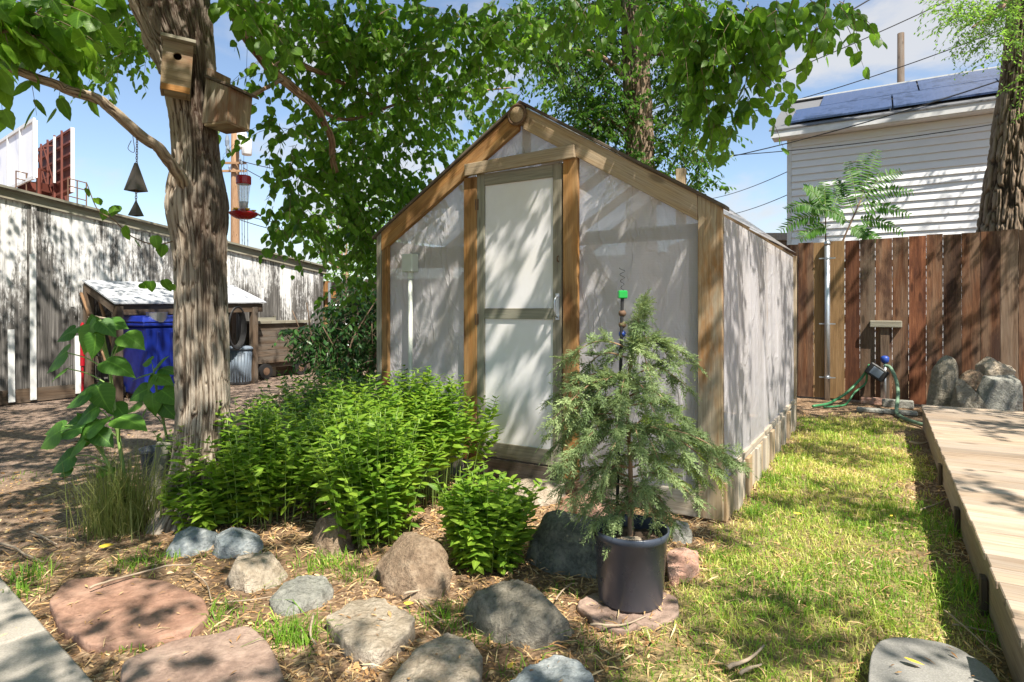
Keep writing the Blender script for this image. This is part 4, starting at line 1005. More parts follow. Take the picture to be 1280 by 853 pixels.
# long thin straw
x, y = scatter(42000, -2.6, 3.3, 1.8, 5.5); a, c = du(x, y)
k = ~(inpoly(x, y, GHP) | (a > 0.0)) & (rng.uniform(size=len(x)) < np.clip(.45+.9*fbm(x*2.1, y*2.1, 0, 3, 51), .03, 1)*np.where(soft(x, y, LAWN) > .5, .45, .85)); x, y = x[k], y[k]; n = len(x)
flakes(x, y, rng.uniform(.03, .085, n), np.clip(rng.normal(.62, .24, n), 0, 1), rng.uniform(.18, .40, n), .03)
for p_ in ROCKP:                                                # a few bits lie on top of the stones
    p_ = np.array(p_); n = int(10+120*np.ptp(p_[:, 0])*np.ptp(p_[:, 1])); x, y = rng.uniform(p_[:, 0].min(), p_[:, 0].max(), n), rng.uniform(p_[:, 1].min(), p_[:, 1].max(), n)
    c_ = p_.mean(0); k = inpoly(c_[0]+(x-c_[0])*1.3, c_[1]+(y-c_[1])*1.3, [tuple(q) for q in p_]); x, y = x[k], y[k]
    if ROCKF.get(tuple(p_[0]), 0) and len(x):
        n = len(x); th = rng.uniform(0, 6.28, n); zt_f = ROCKF[tuple(p_[0])]
        leaves(lb, L_FLAKE, np.stack([x, y, np.full(n, zt_f)], 1), np.stack([np.cos(th), np.sin(th), 0*th], 1), np.stack([.1*np.cos(th), 0*th, 1+0*th], 1), rng.uniform(.012, .035, n), rng.uniform(.1, .7, n), rng.uniform(.5, 1.6, n))
tag(lb.build('leaf_litter', M['litter']), 'dry brown leaf litter and straw strewn over the bare soil between the stones', 'leaf litter', kind='stuff')

# bigger dead twigs lying about: single things
def stick(label, pts, r, z=.02, mat='dry', name='dead_twig', group='dead twigs on the ground'):
    w = [G(px, py)+np.array([0, 0, z]) for px, py in pts]
    b = MB(); pth = catmull(w, 6); b_ = len(pth)
    pth[:, 2] += .006*noise(np.arange(b_)*.7, 3)
    tube(b, pth, np.linspace(r, r*.5, b_), 6)
    tag(b.build(name, M[mat], loc=w[0], smooth=True), label, 'twig', group)
stick('long straight dead twig lying across the pink flagstone', [(112, 753), (150, 740), (200, 727), (240, 722)], .0055, .062)
stick('thin curved twig beside the right end of the pink flagstone', [(240, 722), (258, 738), (264, 760)], .004, .03)
stick('pale forked twig on the shaded mulch at far left', [(0, 684), (20, 690), (34, 700), (55, 708)], .007)
stick('bent pale twig on the mulch above the pink flagstone', [(38, 669), (55, 676), (72, 686)], .006)
stick('thin straight twig crossing the mulch below the sunflower', [(58, 676), (92, 678), (93, 682)], .004)
stick('long thin twig between the flagstones and the grey stone', [(262, 761), (300, 757), (340, 752)], .004)
stick('curved twig lying in front of the large tan boulder', [(636, 800), (665, 801), (690, 796), (704, 784)], .005)
stick('slender twig arching between the beige stone and the boulder', [(523, 756), (540, 772), (556, 785)], .005)
stick('stick pointing from the boulder to the small mint clump', [(505, 754), (530, 748), (555, 736)], .006, .04)
stick('crooked twig below the leftmost beige stone', [(440, 815), (447, 828), (455, 838)], .005)
stick('pale twig lying level below the beige stones', [(410, 812), (440, 816), (490, 817)], .004)
stick('upright looking grey twig between the two flagstones and the grass tuft', [(392, 780), (388, 805), (395, 820)], .006, .04)
stick('long curved twig on the shady strip by the deck', [(1150, 642), (1180, 630), (1204, 612)], .006)
stick('bare twig lying in the lawn near the bottom edge', [(910, 845), (935, 835), (955, 818)], .008, .03)
stick('second pale twig on the lawn near the bottom edge', [(925, 853), (940, 845), (952, 842)], .007, .03)
stick('short fat driftwood stick by the far deck corner', [(1137, 557), (1150, 559), (1163, 556)], .014, .03)
stick('straight dry stalk on the shady strip near the step stone', [(1190, 790), (1225, 797), (1260, 803)], .004, .03)
stick('bowed dry stalk beside the grey step stone', [(1180, 775), (1215, 805), (1240, 830)], .004, .04)
stick('thin twig curling beside the black pot', [(695, 755), (705, 742), (715, 735)], .004)
stick('pale curved twig in front of the black pot slab', [(738, 790), (775, 791), (808, 780)], .005, .03)
# ---------------------------------------------------------------- old shed wall at left
A0 = G(0, 507); A0 = A0-Sd*2.2
A1 = G(404, 463.5)
dS = unit(A1-A0); nS = np.array([dS[1], -dS[0], 0])            # towards the garden
LS = np.linalg.norm(A1-A0)
def sh(s, z, off=0.0): return A0+dS*s+nS*off+UP*z
ta = fz  # noqa
zA = CH+(HY-238)/FPX*G(0, 507)[1]; zB = CH+(HY-337)/FPX*A1[1]
s0 = np.linalg.norm(G(0, 507)-A0)
zt_s = lambda s: zA+(zB-zA)*(s-s0)/(LS-s0)
shed = thing('old_shed', 'long old shed wall of upright boards with peeling white paint and sloping roof', 'shed', sh(LS/2, 0, -1.0))
b = MB(); s = 0
while s < LS-.01:
    w_ = min(rng.uniform(.20, .30), LS-s)
    o = rng.uniform(0, .008); t = rng.uniform(0, 1)
    zsp = rng.choice([0, 0, .55, .75])*1.0
    lo = [sh(s+.002, .0, -.03), sh(s+w_-.002, .0, -.03), sh(s+w_-.002, .0, o), sh(s+.002, .0, o)]
    hi = [sh(s+.002, zt_s(s), -.03), sh(s+w_-.002, zt_s(s+w_), -.03), sh(s+w_-.002, zt_s(s+w_), o), sh(s+.002, zt_s(s), o)]
    hexa(b, lo+hi, UP, t)
    s += w_
b.build('board_wall', M['peel'], shed)
b = MB(); s = .1
k = 0
while s < LS-.1:                                                # battens over some of the joints
    zc = 0.0 if rng.uniform() < .6 else rng.uniform(.1, .5); top = zt_s(s)-.02 if rng.uniform() < .5 else rng.uniform(1.2, 1.7)
    bar(b, sh(s, zc, .018), sh(s, top, .018), .055, .018, dS); s += rng.uniform(.45, .75); k += 1
b.build('batten', M['peel'], shed)
b = MB(); bar(b, sh(0, .10, .02), sh(LS, .10, .02), .03, .18, nS); b.build('sill_board', M['darkwood'], shed)
b = MB(); bar(b, sh(-.1, zt_s(0)-.03, .03), sh(LS+.05, zt_s(LS)-.03, .03), .035, .12, nS); b.build('fascia', M['greywood'], shed)
b = MB(); bar(b, sh(-.1, zt_s(0)+.045, -.08), sh(LS+.08, zt_s(LS)+.045, -.08), .38, .03, nS); b.build('roof_edge', M['greywood'], shed)
b = MB(); lo = [sh(-.05, zt_s(0)+.02, -.3), sh(LS, zt_s(LS)+.02, -.3), sh(LS, zt_s(LS)-.1, -4), sh(-.05, zt_s(0)-.1, -4)]
hexa(b, lo+[q+UP*.035 for q in lo], dS); b.build('roof', M['shingle'], shed)
b = MB()
hexa(b, [sh(LS-.03, 0, -.032), sh(LS, 0, -.032), sh(LS, 0, -4), sh(LS-.03, 0, -4), sh(LS-.03, zt_s(LS)-.0, -.032), sh(LS, zt_s(LS)-.0, -.032), sh(LS, zt_s(LS)-.11, -4), sh(LS-.03, zt_s(LS)-.11, -4)], UP)
b.build('end_wall', M['peel'], shed)
# white strips nailed up and leaning at the foot of the wall
for i, (px, y0, y1, lab) in enumerate(((39, 318, 500, 'tall white painted strip fixed upright on the shed at far left'), (12, 412, 503, 'short white strip leaning on the shed at the left edge'), (95, 420, 492, 'thin white strip leaning on the shed beside the lean-to'))):
    r_ = (px-CXP)/FPX; s_ = (r_*A0[1]-A0[0])/(dS[0]-r_*dS[1]); q = sh(s_, 0, .05)
    zt1 = CH+(HY-y0)/FPX*q[1]; zb1 = max(0, CH+(HY-y1)/FPX*q[1])
    b = MB(); bar(b, sh(s_, zb1, .07), sh(s_, zt1, .045), .07, .018, dS)
    tag(b.build('wood_strip', M['whitepaint'], loc=sh(s_, zb1, .06), bevel=.002), lab, 'wood strip')
# ---------------------------------------------------------------- lean-to shelter
def on_shed(px):
    r_ = (px-CXP)/FPX; return (r_*A0[1]-A0[0])/(dS[0]-r_*dS[1])
sL, sR = on_shed(101), on_shed(290)
bl, br = sh(sL, 1.66, .04), sh(sR, 1.66, .04)
fl_, fr_ = P(143, 378.5, 8.05), P(333, 377.5, 10.35)
lt = thing('lean_to', 'open lean-to shelter with a pale metal roof against the old shed', 'shelter', (sh(sL, 0)+sh(sR, 0)+fl_*[1, 1, 0]+fr_*[1, 1, 0])/4)
b = MB(); hexa(b, [bl-UP*.02, br-UP*.02, fr_-UP*.02, fl_-UP*.02, bl, br, fr_, fl_], dS)
b.build('roof', M['roofmetal'], lt)
ff = unit(fr_-fl_)
b = MB(); bar(b, fl_-UP*.10+nS*-.06+ff*.03, fr_-UP*.10+nS*-.06-ff*.05, .035, .14, nS); b.build('beam', M['darkwood'], lt)
b = MB(); bar(b, bl-UP*.09+ff*.03+nS*.01, fl_-UP*.09+ff*.03-nS*.05, .035, .10, ff); b.build('side_rafter', M['darkwood'], lt)
b = MB(); bar(b, br-UP*.09-ff*.1+nS*.01, fr_-UP*.09-ff*.1-nS*.05, .035, .10, ff); b.build('side_rafter', M['darkwood'], lt)
for q in (fl_+ff*.07-nS*.06, fr_-ff*.22-nS*.06, sh(sL+.06, 1.5, .09), sh(sR-.06, 1.5, .09)):
    b = MB(); q = np.array(q); top = 1.28 if abs(q[2]-1.5) > .01 else 1.55
    bar(b, q*[1, 1, 0], q*[1, 1, 0]+UP*top, .10, .10, ff); b.build('post', M['darkwood'], lt, bevel=.004)
b = MB(); bar(b, sh(sL+.15, .95, .10), sh(sR-.12, .95, .10), .03, .14, nS); bar(b, sh(sL+.15, .5, .10), sh(sR-.12, .5, .10), .03, .14, nS); b.build('back_rail', M['darkwood'], lt)
# ---------------------------------------------------------------- blue wheeled bin
def bin_(name, label, c, w, d, h, mat, face, lidm):
    c = np.array([c[0], c[1], 0]); f = unit(face); r = np.array([f[1], -f[0], 0])*-1
    root = thing(name, label, 'bin', c)
    def ringv(sw, sd, z, sh_=0): return [c+r*x*w/2*sw+f*(y*d/2*sd+sh_)+UP*z for x, y in ((-1, -1), (1, -1), (1, 1), (-1, 1))]
    b = MB(); hexa(b, ringv(.80, .78, .06)+ringv(.98, .98, h*.86), UP); bd_ = b.build('body', M[mat], root, bevel=.03)
    b = MB(); hexa(b, ringv(1.02, 1.03, h*.862)+ringv(1.02, 1.03, h*.90), UP); b.build('rim', M[mat], root, bevel=.012)
    for x in (-.24, 0, .24):
        b = MB(); hexa(b, [c+r*(x*w+q)+f*y*1.0+UP*z for z, y0, y1 in ((.25*h, d*.405, d*.43), (.80*h, d*.47, d*.495)) for q, y in ((-.02, y0), (.02, y0), (.02, y1), (-.02, y1))], UP); b.build('rib', M[mat], bd_, bevel=.006)
    b = MB(); hexa(b, ringv(1.05, 1.06, h*.905)+ringv(.92, .85, h*.985), UP); ld = b.build('lid', M[lidm], root, bevel=.02)
    for x in (-.25, .25):
        b = MB(); bar(b, c+r*x*w-f*d*.40+UP*h*.985, c+r*x*w+f*d*.42+UP*h*.965, .09, .03, r); b.build('lid_ridge', M[lidm], ld, bevel=.008)
    b = MB(); tube(b, [c-f*d*.56+UP*h*.88-r*w*.4, c-f*d*.56+UP*h*.88+r*w*.4], .018, 8); b.build('handle_bar', M[mat], root)
    for x in (-1, 1):
        b = MB(); lathe(b, c-f*d*.42+r*x*w*.42+UP*.11-r*.03, [(.03, 0), (.11, 0), (.11, .06), (.03, .06)], 20, r); b.build('wheel', M['black'], root, smooth=False)
    return root
bc = P(197, 440, 8.6)
bin_('wheelie_bin', 'bright blue wheeled recycling bin under the lean-to', bc, .78, .8, 1.17, 'blue', nS, 'blue')
gc = P(300, 450, 10.1)
gt = thing('dustbin', 'small grey ribbed dustbin with a lid beside the lean-to post', 'bin', gc*[1, 1, 0])
hb = CH+(HY-437)/FPX*10.1
b = MB(); lathe(b, gc*[1, 1, 0], [(.165, 0), (.20, hb)], 28); bb = b.build('body', M['greyplastic'], gt, smooth=True)
b = MB()
for a in np.linspace(0, 2*math.pi, 25)[:-1]:
    e = np.array([math.cos(a), math.sin(a), 0]); bar(b, gc*[1, 1, 0]+e*.168+UP*.04, gc*[1, 1, 0]+e*.199+UP*(hb-.05), .016, .012)
b.build('rib', M['greyplastic'], bb)
b = MB(); lathe(b, gc*[1, 1, 0]+UP*hb, [(.215, 0), (.215, .025), (.17, .055), (0, .065)], 28); b.build('lid', M['greyplastic'], gt, smooth=True)
# hose coil hanging on the lean-to post
b = MB(); hc = P(294, 410, 9.9)
for k in range(4):
    pth = [hc+ff*(.13+.012*k)*math.cos(a)+UP*(.30+.016*k)*math.sin(a)+nS*.02*k for a in np.linspace(0, 2*math.pi, 31)]
    tube(b, pth, .016, 8, cap=False)
tag(b.build('hose_coil', M['black'], loc=hc), 'black hose coil hanging under the right end of the lean-to', 'hose')
# metal pail under the lean-to roof
pc2 = P(196, 401, 8.3); b = MB()
lathe(b, pc2-UP*.02, [(.115, 0), (.13, .13), (.135, .135), (.125, .13), (.112, .005)], 24)
tag(b.build('pail', M['galv'], loc=pc2, smooth=False), 'shallow galvanised pail on top of the blue bin', 'pail')
# bundle of garden canes + leaning sticks
b = MB(); q0 = P(127, 398, 8.25)
for k in range(9):
    o = rng.normal(0, .02, 3); tube(b, [q0-ff*.14+o, q0+ff*.16+o*[1, 1, -1]], .006, 5)
tag(b.build('cane_bundle', M['timber_pale'], loc=q0), 'small tied bundle of pale canes hung at the left end of the lean-to', 'canes')
for lab, p0, p1 in (('long brown pole leaning under the left end of the lean-to', (139, 470), (101, 366)), ('short brown pole crossing behind the lean-to post', (148, 455), (124, 375))):
    b = MB(); a_ = P(*p0, 8.5); c_ = P(*p1, 8.5); a_ = a_+(a_-c_)*((a_[2]-.0)/(c_[2]-a_[2])); tube(b, [a_, c_], .02, 8)
    tag(b.build('leaning_pole', M['polewood'], loc=a_), lab, 'pole')
b = MB(); rr_ = P(103, 418, 8.45); lathe(b, rr_*[1, 1, 0]+UP*.45, [(.028, 0), (.03, .55), (.015, .6), (0, .61)], 14); lathe(b, rr_*[1, 1, 0], [(.016, 0), (.016, .46)], 8)
tag(b.build('garden_tool', M['red'], loc=rr_*[1, 1, 0]), 'narrow red plastic tool leaning by the shed under the lean-to', 'garden tool')
# ---------------------------------------------------------------- brown box cart
c0, c1 = P(322, 470, 10.6), P(384, 470, 11.6)
ct = thing('box_cart', 'big brown wooden box cart on black wheels with a grey lid', 'cart', ((c0+c1)/2)*[1, 1, 0])
f = unit((c1-c0)*[1, 1, 0]); n_ = np.array([f[1], -f[0], 0])
if n_[1] > 0: n_ = -n_
o = c0*[1, 1, 0]; ln = np.linalg.norm((c1-c0)*[1, 1, 0]); zt2 = CH+(HY-405)/FPX*10.6
b = MB()
for k in range(6):
    z0, z1 = .28+(zt2-.28)*k/6, .28+(zt2-.28)*(k+1)/6-.004
    hexa(b, [o+f*x-n_*y+UP*z for z in (z0, z1) for x, y in ((0, 0), (ln, 0), (ln, .75), (0, .75))], f)
b.build('box', M['fence_old'], ct)
b = MB()
for k in range(4):
    hexa(b, [o+f*x-n_*y+UP*z for z in (zt2+.002, zt2+.05) for x, y in ((-.06+k*(ln+.12)/4, -.05), (-.06+(k+.97)*(ln+.12)/4, -.05), (-.06+(k+.97)*(ln+.12)/4, .8), (-.06+k*(ln+.12)/4, .8))], f)
b.build('lid', M['greywood'], ct)
b = MB(); hexa(b, [o+f*x-n_*y+UP*z for z in (.19, .278) for x, y in ((.02, .05), (ln-.02, .05), (ln-.02, .7), (.02, .7))], f); b.build('chassis', M['darkwood'], ct)
for x, y in ((.14, -.03), (ln-.2, -.03), (.14, .70), (ln-.2, .70)):
    b = MB(); wc = o+f*x-n_*y+UP*.14; lathe(b, wc+n_*-.03, [(.07, 0), (.135, 0), (.135, .06), (.07, .06)], 22, n_); wl = b.build('wheel', M['black'], ct)
    b = MB(); lathe(b, wc+n_*-.033, [(.0, 0), (.068, 0), (.068, .066), (0, .066)], 18, n_); b.build('hub', M['rust'], wl)
# small crates behind the cart, propped on the shed
for lab, px, py, sz, m_ in (('brown wooden crate propped between the lean-to and the cart lid', 322, 388, .34, 'fence_old'), ('grey wooden crate behind the cart lid', 333, 395, .42, 'greywood')):
    q = P(px, py, 11.0)*[1, 1, 0]; zz = CH+(HY-py)/FPX*11.0
    root = thing('crate', lab, 'crate', q)
    for k in range(4):
        b = MB(); hexa(b, [q+f*x-n_*y+UP*z for z in (zz*k/4+.01, zz*(k+1)/4-.03) for x, y in ((-sz/2, 0), (sz/2, 0), (sz/2, .02), (-sz/2, .02))], f); b.build('slat', M[m_], root)
    for x in (-sz/2, sz/2):
        b = MB(); bar(b, q+f*x-n_*.035, q+f*x-n_*.035+UP*zz, .04, .04, f); b.build('corner_batten', M[m_], root)
# posts by the far fence end: rusty orange bracket box, grey pipe frame
q = P(407, 372, 12.4)
rb = thing('rusty_box', 'rusty orange box on a post at the far end of the shed', 'box', q*[1, 1, 0])
b = MB(); bar(b, q*[1, 1, 0], q*[1, 1, 0]+UP*(CH+(HY-352)/FPX*12.4), .11, .11, dS); b.build('post', M['timber_or'], rb)
b = MB(); hexa(b, [q+dS*x+nS*y+UP*z for z in (-.02, .13) for x, y in ((-.12, -.1), (.16, -.1), (.16, .14), (-.12, .14))], dS); b.build('bracket_box', M['timber_or'], rb, bevel=.01)
g0 = P(412, 400, 11.5); g1 = P(427, 400, 11.5)
pf = thing('pipe_gate', 'small grey metal pipe frame standing before the far fence', 'gate', g0*[1, 1, 0])
b = MB(); tube(b, [g0*[1, 1, 0], g0*[1, 1, 0]+UP*1.75], .03, 10); b.build('post', M['galv'], pf)
b = MB()
for z in (1.32, .95, .55): tube(b, [g0*[1, 1, 0]+UP*z, g0*[1, 1, 0]+UP*z+np.array([.62, .2, 0])], .018, 8)
tube(b, [g0*[1, 1, 0]+UP*.4+np.array([.10, .03, 0]), g0*[1, 1, 0]+UP*1.32+np.array([.10, .03, 0])], .015, 8); b.build('frame', M['galv'], pf)

# ---------------------------------------------------------------- billboard pair and red tower far beyond
bl0 = P(43.5, 150, 40.0); Yb = 52.0
bb = thing('billboard', 'white double sided roadside billboard on red steelwork beyond the shed', 'billboard', P(55, 387, 43)*[1, 1, 0])
ptop = P(-45, 205, 53.0)
hz = bl0[2]
pl = P(-45, 0, 53.0); pl[2] = hz
zb2 = CH+(HY-222)/FPX*40.0
b = MB(); n2 = unit(np.cross(pl-bl0, UP))
if n2[1] > 0: n2 = -n2
d2 = unit((pl-bl0)*[1, 1, 0]); ln2 = np.linalg.norm(pl-bl0)
def bp(x, z, o=0): return np.array([bl0[0], bl0[1], 0])+d2*x+n2*o+UP*z
hexa(b, [bp(0, zb2), bp(ln2, zb2), bp(ln2, zb2, -.15), bp(0, zb2, -.15), bp(0, hz), bp(ln2, hz), bp(ln2, hz, -.15), bp(0, hz, -.15)], UP); b.build('panel', M['poster'], bb)
b = MB()
for z in (zb2, hz-.0): bar(b, bp(-.1, z, .05), bp(ln2, z, .05), .12, .22, n2)
for x in (-.02, 3.2, 6.4): bar(b, bp(x, zb2, .05), bp(x, hz, .05), .2, .14, d2)
b.build('frame', M['whitepaint'], bb)
r0 = P(86, 160, 42.0); r1 = P(44, 186, 47.6); zr0 = CH+(HY-240)/FPX*42
d3 = unit((r1-r0)*[1, 1, 0]); ln3 = np.linalg.norm((r1-r0)*[1, 1, 0]); n3 = np.array([d3[1], -d3[0], 0])
if n3[1] > 0: n3 = -n3
def rp_(x, z, o=0): return np.array([r0[0], r0[1], 0])+d3*x+n3*o+UP*z
b = MB(); hexa(b, [rp_(0, zr0, -.2), rp_(ln3, zr0, -.2), rp_(ln3, zr0, -.3), rp_(0, zr0, -.3), rp_(0, r0[2], -.2), rp_(ln3, r0[2], -.2), rp_(ln3, r0[2], -.3), rp_(0, r0[2], -.3)], UP); b.build('rear_panel', M['redsteel'], bb)
b = MB()
for k in range(6): z = zr0+.2+(r0[2]-zr0-.3)*k/5; bar(b, rp_(0, z, -.1), rp_(ln3, z, -.1), .12, .16, n3)
for x in (1.6, 3.4, 5.2, 7.0): bar(b, rp_(x, zr0-.8, .02), rp_(x, r0[2]+.1, .02), .12, .12, d3)
for x in (3.4, 5.2): bar(b, rp_(x, zr0+1.2, .1), rp_(x, zr0+3.6, .7), .08, .08); bar(b, rp_(x, zr0+3.8, .1), rp_(x, zr0+3.6, .7), .08, .08)
b.build('steel_frame', M['redsteel'], bb)
b = MB(); bar(b, rp_(-.06, zr0, -.2), rp_(-.06, r0[2]+.05, -.2), .10, .22, d3); b.build('edge_trim', M['whitepaint'], bb); b = MB(); bar(b, rp_(3.0, zr0+1, .12), rp_(3.0, r0[2]-.1, .12), .14, .14, d3); b.build('edge_trim', M['whitepaint'], bb)
b = MB(); tw = rp_(5.0, 0, .9)*[1, 1, 0]; zt3 = CH+(HY-214)/FPX*tw[1]
for dx, dy in ((-.9, -.6), (.9, -.6), (.9, .6), (-.9, .6)): bar(b, tw+np.array([dx, dy, 0]), tw+np.array([dx, dy, zt3]), .16, .16)
for z in np.linspace(5.5, zt3, 5):
    for (a_, c_) in (((-.9, -.6), (.9, -.6)), ((.9, -.6), (.9, .6)), ((-.9, .6), (-.9, -.6))): bar(b, tw+np.array([*a_, z]), tw+np.array([*c_, z]), .12, .12)
hexa(b, [tw+np.array([x, y, z]) for z in (5.0, zt3-.9) for x, y in ((-.8, -.5), (.8, -.5), (.8, .5), (-.8, .5))], UP)
b.build('tower', M['redsteel'], bb)
b = MB()
for x0, x1, yy in ((20, 46, 236), (85, 108, 245)):
    q0, q1 = P(x0, yy, 41), P(x1, yy+6, 41)
    for dz in (.0, .7, 1.2): tube(b, [q0+UP*dz, q1+UP*dz], .04, 6)
    for t_ in (0, .5, 1): tube(b, [q0*(1-t_)+q1*t_-UP*1, q0*(1-t_)+q1*t_+UP*1.2], .04, 6)
b.build('catwalk_rail', M['rust'], bb)
b = MB(); tube(b, [np.array([r0[0]-4.2, r0[1]+5, 0]), np.array([r0[0]-4.2, r0[1]+5, zr0+2])], .45, 16); b.build('column', M['redsteel'], bb)
# ---------------------------------------------------------------- utility pole and wires
up = P(294, 387, 34.0)*[1, 1, 0]
ut = thing('utility_pole', 'brown wooden utility pole with two white transformers beyond the shed', 'utility pole', up)
b = MB(); tube(b, [up+UP*z for z in (0, 4, 8, 13)], [.26, .25, .23, .20], 14); b.build('pole', M['polewood'], ut, smooth=True)
for px, py in ((302.5, 176), (308.5, 184)):
    q = P(px, py, 33.6); b = MB(); lathe(b, q-UP*.45, [(.24, 0), (.27, .05), (.27, .85), (.2, .95), (0, .98)], 18); b.build('transformer', M['whitepaint'], ut, smooth=True)
b = MB()
for py in (204, 214): q = P(291, py, 33.7); bar(b, q+np.array([-.75, 0, 0]), q+np.array([.75, 0, 0]), .10, .12)
b.build('crossarm', M['polewood'], ut)
b = MB()
for px, py in ((284, 176), (285, 187)): q = P(px, py, 33.7); lathe(b, q, [(.10, -.3), (.12, 0), (.06, .3)], 12)
for px in (302, 305, 309): tube(b, [P(px, 205, 33.5), P(px+1, 330, 33.5)], .025, 5)
for px, py in ((300, 202), (302, 206), (287, 212)): q = P(px, py, 33.5); lathe(b, q, [(.05, 0), (.07, .12), (.03, .22)], 10)
b.build('insulator', M['greyplastic'], ut)
def wire(label, p0, p1, sag, r=.012, mat='wire'):
    t = np.linspace(0, 1, 14)[:, None]; pth = p0*(1-t)+p1*t-UP*(4*sag*t*(1-t)); b = MB(); tube(b, pth, r, 5)
    tag(b.build('power_line', M[mat], loc=p0), label, 'power line', 'overhead power lines')
wire('uppermost thick dark cable crossing in front of the ivy tree', P(1100, -8, 16), P(735, 168, 18), .25, .02)
wire('long cable running from the top edge right of centre down past the ivy tree', P(1200, -6, 16), P(760, 172, 20), .2, .015)
wire('cable passing above the solar roof from the upper right corner', P(1290, 22, 15), P(905, 148, 20), .2, .014)
wire('dark cable crossing just under the solar panels in front of the house', P(1300, 84, 10.8), P(880, 203, 14), .12, .012)
wire('thin cable crossing the pale siding in front of the house', P(1300, 146, 11), P(885, 196, 14), .10, .010)
wire('thin wire ending at the house corner, upper of two', P(986, 214, 13.6), P(880, 250, 22), .1, .010)
wire('thin wire ending at the house corner, lower of two', P(986, 243, 13.6), P(890, 272, 22), .1, .010)
for i, (a_, c_, l_) in enumerate((((300, 201), (470, 220), 'upper wire leaving the utility pole to the right'), ((304, 210), (480, 280), 'steep thin wire dropping right from the utility pole'), ((300, 268), (470, 285), 'thin wire behind the hummingbird feeder dish'), ((300, 275), (460, 300), 'lowest thin wire right of the utility pole'))):
    wire(l_, P(*a_, 33), P(*c_, 30), .3, .022)
# ---------------------------------------------------------------- neighbour's house with lap siding
HC = P(986, 300, 13.5)*[1, 1, 0]
HF = unit(Fd*.97+Sd*-.0); HN = -Sd
ze = CH+(HY-176)/FPX*HC[1]
HL = 9.5
def hp_(x, z, o=0): return HC+HF*x+HN*o+UP*z
house = thing('siding_house', 'two storey house with white lap siding and solar panels on a low roof', 'house', hp_(HL/2, 0, -3))
b = MB(); z = .2; lap = .155
while z < ze-.01:
    z1 = min(z+lap, ze)
    lo = [hp_(.06, z, .0), hp_(HL, z, .0), hp_(HL, z, .036), hp_(.06, z, .036)]; hi = [hp_(.06, z1, 0), hp_(HL, z1, 0), hp_(HL, z1, .004), hp_(.06, z1, .004)]
    hexa(b, lo+hi, HF); z += lap
wl = b.build('wall', M['white'], house)
b = MB(); hexa(b, [hp_(.0, .0, -6), hp_(HL, 0, -6), hp_(HL, 0, -.002), hp_(.0, 0, -.002), hp_(.0, ze+.5, -6), hp_(HL, ze+.5, -6), hp_(HL, ze, -.002), hp_(.0, ze, -.002)], HF); b.build('wall_core', M['white'], house)
b = MB(); hexa(b, [hp_(-.035, .0, -.1), hp_(.058, 0, -.1), hp_(.058, 0, .03), hp_(-.035, 0, .03), hp_(-.035, ze, -.1), hp_(.058, ze, -.1), hp_(.058, ze, .03), hp_(-.035, ze, .03)], UP); b.build('corner_trim', M['whitepaint'], house, bevel=.004)
OV = .32
b = MB(); hexa(b, [hp_(-.3, ze, .0), hp_(HL, ze, 0), hp_(HL, ze, OV), hp_(-.3, ze, OV), hp_(-.3, ze+.02, 0), hp_(HL, ze+.02, 0), hp_(HL, ze+.02, OV), hp_(-.3, ze+.02, OV)], HF); b.build('soffit', M['whitepaint'], house)
b = MB(); bar(b, hp_(-.32, ze+.10, OV+.015), hp_(HL, ze+.10, OV+.015), .03, .17, HN); b.build('fascia', M['whitepaint'], house)
rp0 = lambda x, o, dz=0: hp_(x, ze+.19+dz+(OV+.05-o)*.50, o)
RD = 2.5
b = MB(); hexa(b, [rp0(-.36, OV+.05, -.03), rp0(HL, OV+.05, -.03), rp0(HL, -RD, -.03), rp0(-.36, -RD, -.03), rp0(-.36, OV+.05), rp0(HL, OV+.05), rp0(HL, -RD), rp0(-.36, -RD)], HF); b.build('roof', M['shingle'], house)
b = MB(); hexa(b, [rp0(-.36, -RD, -.03), rp0(HL, -RD, -.03), hp_(HL, ze+.2, -6.5), hp_(-.36, ze+.2, -6.5), rp0(-.36, -RD), rp0(HL, -RD), hp_(HL, ze+.24, -6.5), hp_(-.36, ze+.24, -6.5)], HF); b.build('rear_roof', M['shingle'], house)
b = MB(); bar(b, rp0(-.36, -RD+.1, .02), rp0(HL, -RD+.1, .02), .3, .03, HN); b.build('ridge_cap', M['whitepaint'], house)
xx = [(.05, 1.95), (1.98, 3.75), (3.78, 5.6), (5.66, 7.4)]
for r_ in range(2):
    for (x0, x1) in xx[:4 if r_ == 0 else 3]:
        o0, o1 = (OV-.10-r_*1.2, OV-.10-r_*1.2-1.16)
        b = MB(); sh_ = .5*r_
        hexa(b, [rp0(x0+sh_, o0, .06), rp0(x1+sh_, o0, .06), rp0(x1+sh_, o1, .06), rp0(x0+sh_, o1, .06), rp0(x0+sh_, o0, .10), rp0(x1+sh_, o0, .10), rp0(x1+sh_, o1, .10), rp0(x0+sh_, o1, .10)], HF)
        b.build('solar_panel', M['solar'], house)
# timber pole behind the roof
q = P(1126, 300, 20.0)*[1, 1, 0]
b = MB(); tube(b, [q, q+UP*5, q+UP*(CH+(HY-42)/FPX*20.0)], [.13, .12, .10], 12)
tag(b.build('timber_pole', M['fence_old'], loc=q, smooth=True), 'cut off brown timber pole rising behind the solar roof', 'pole')
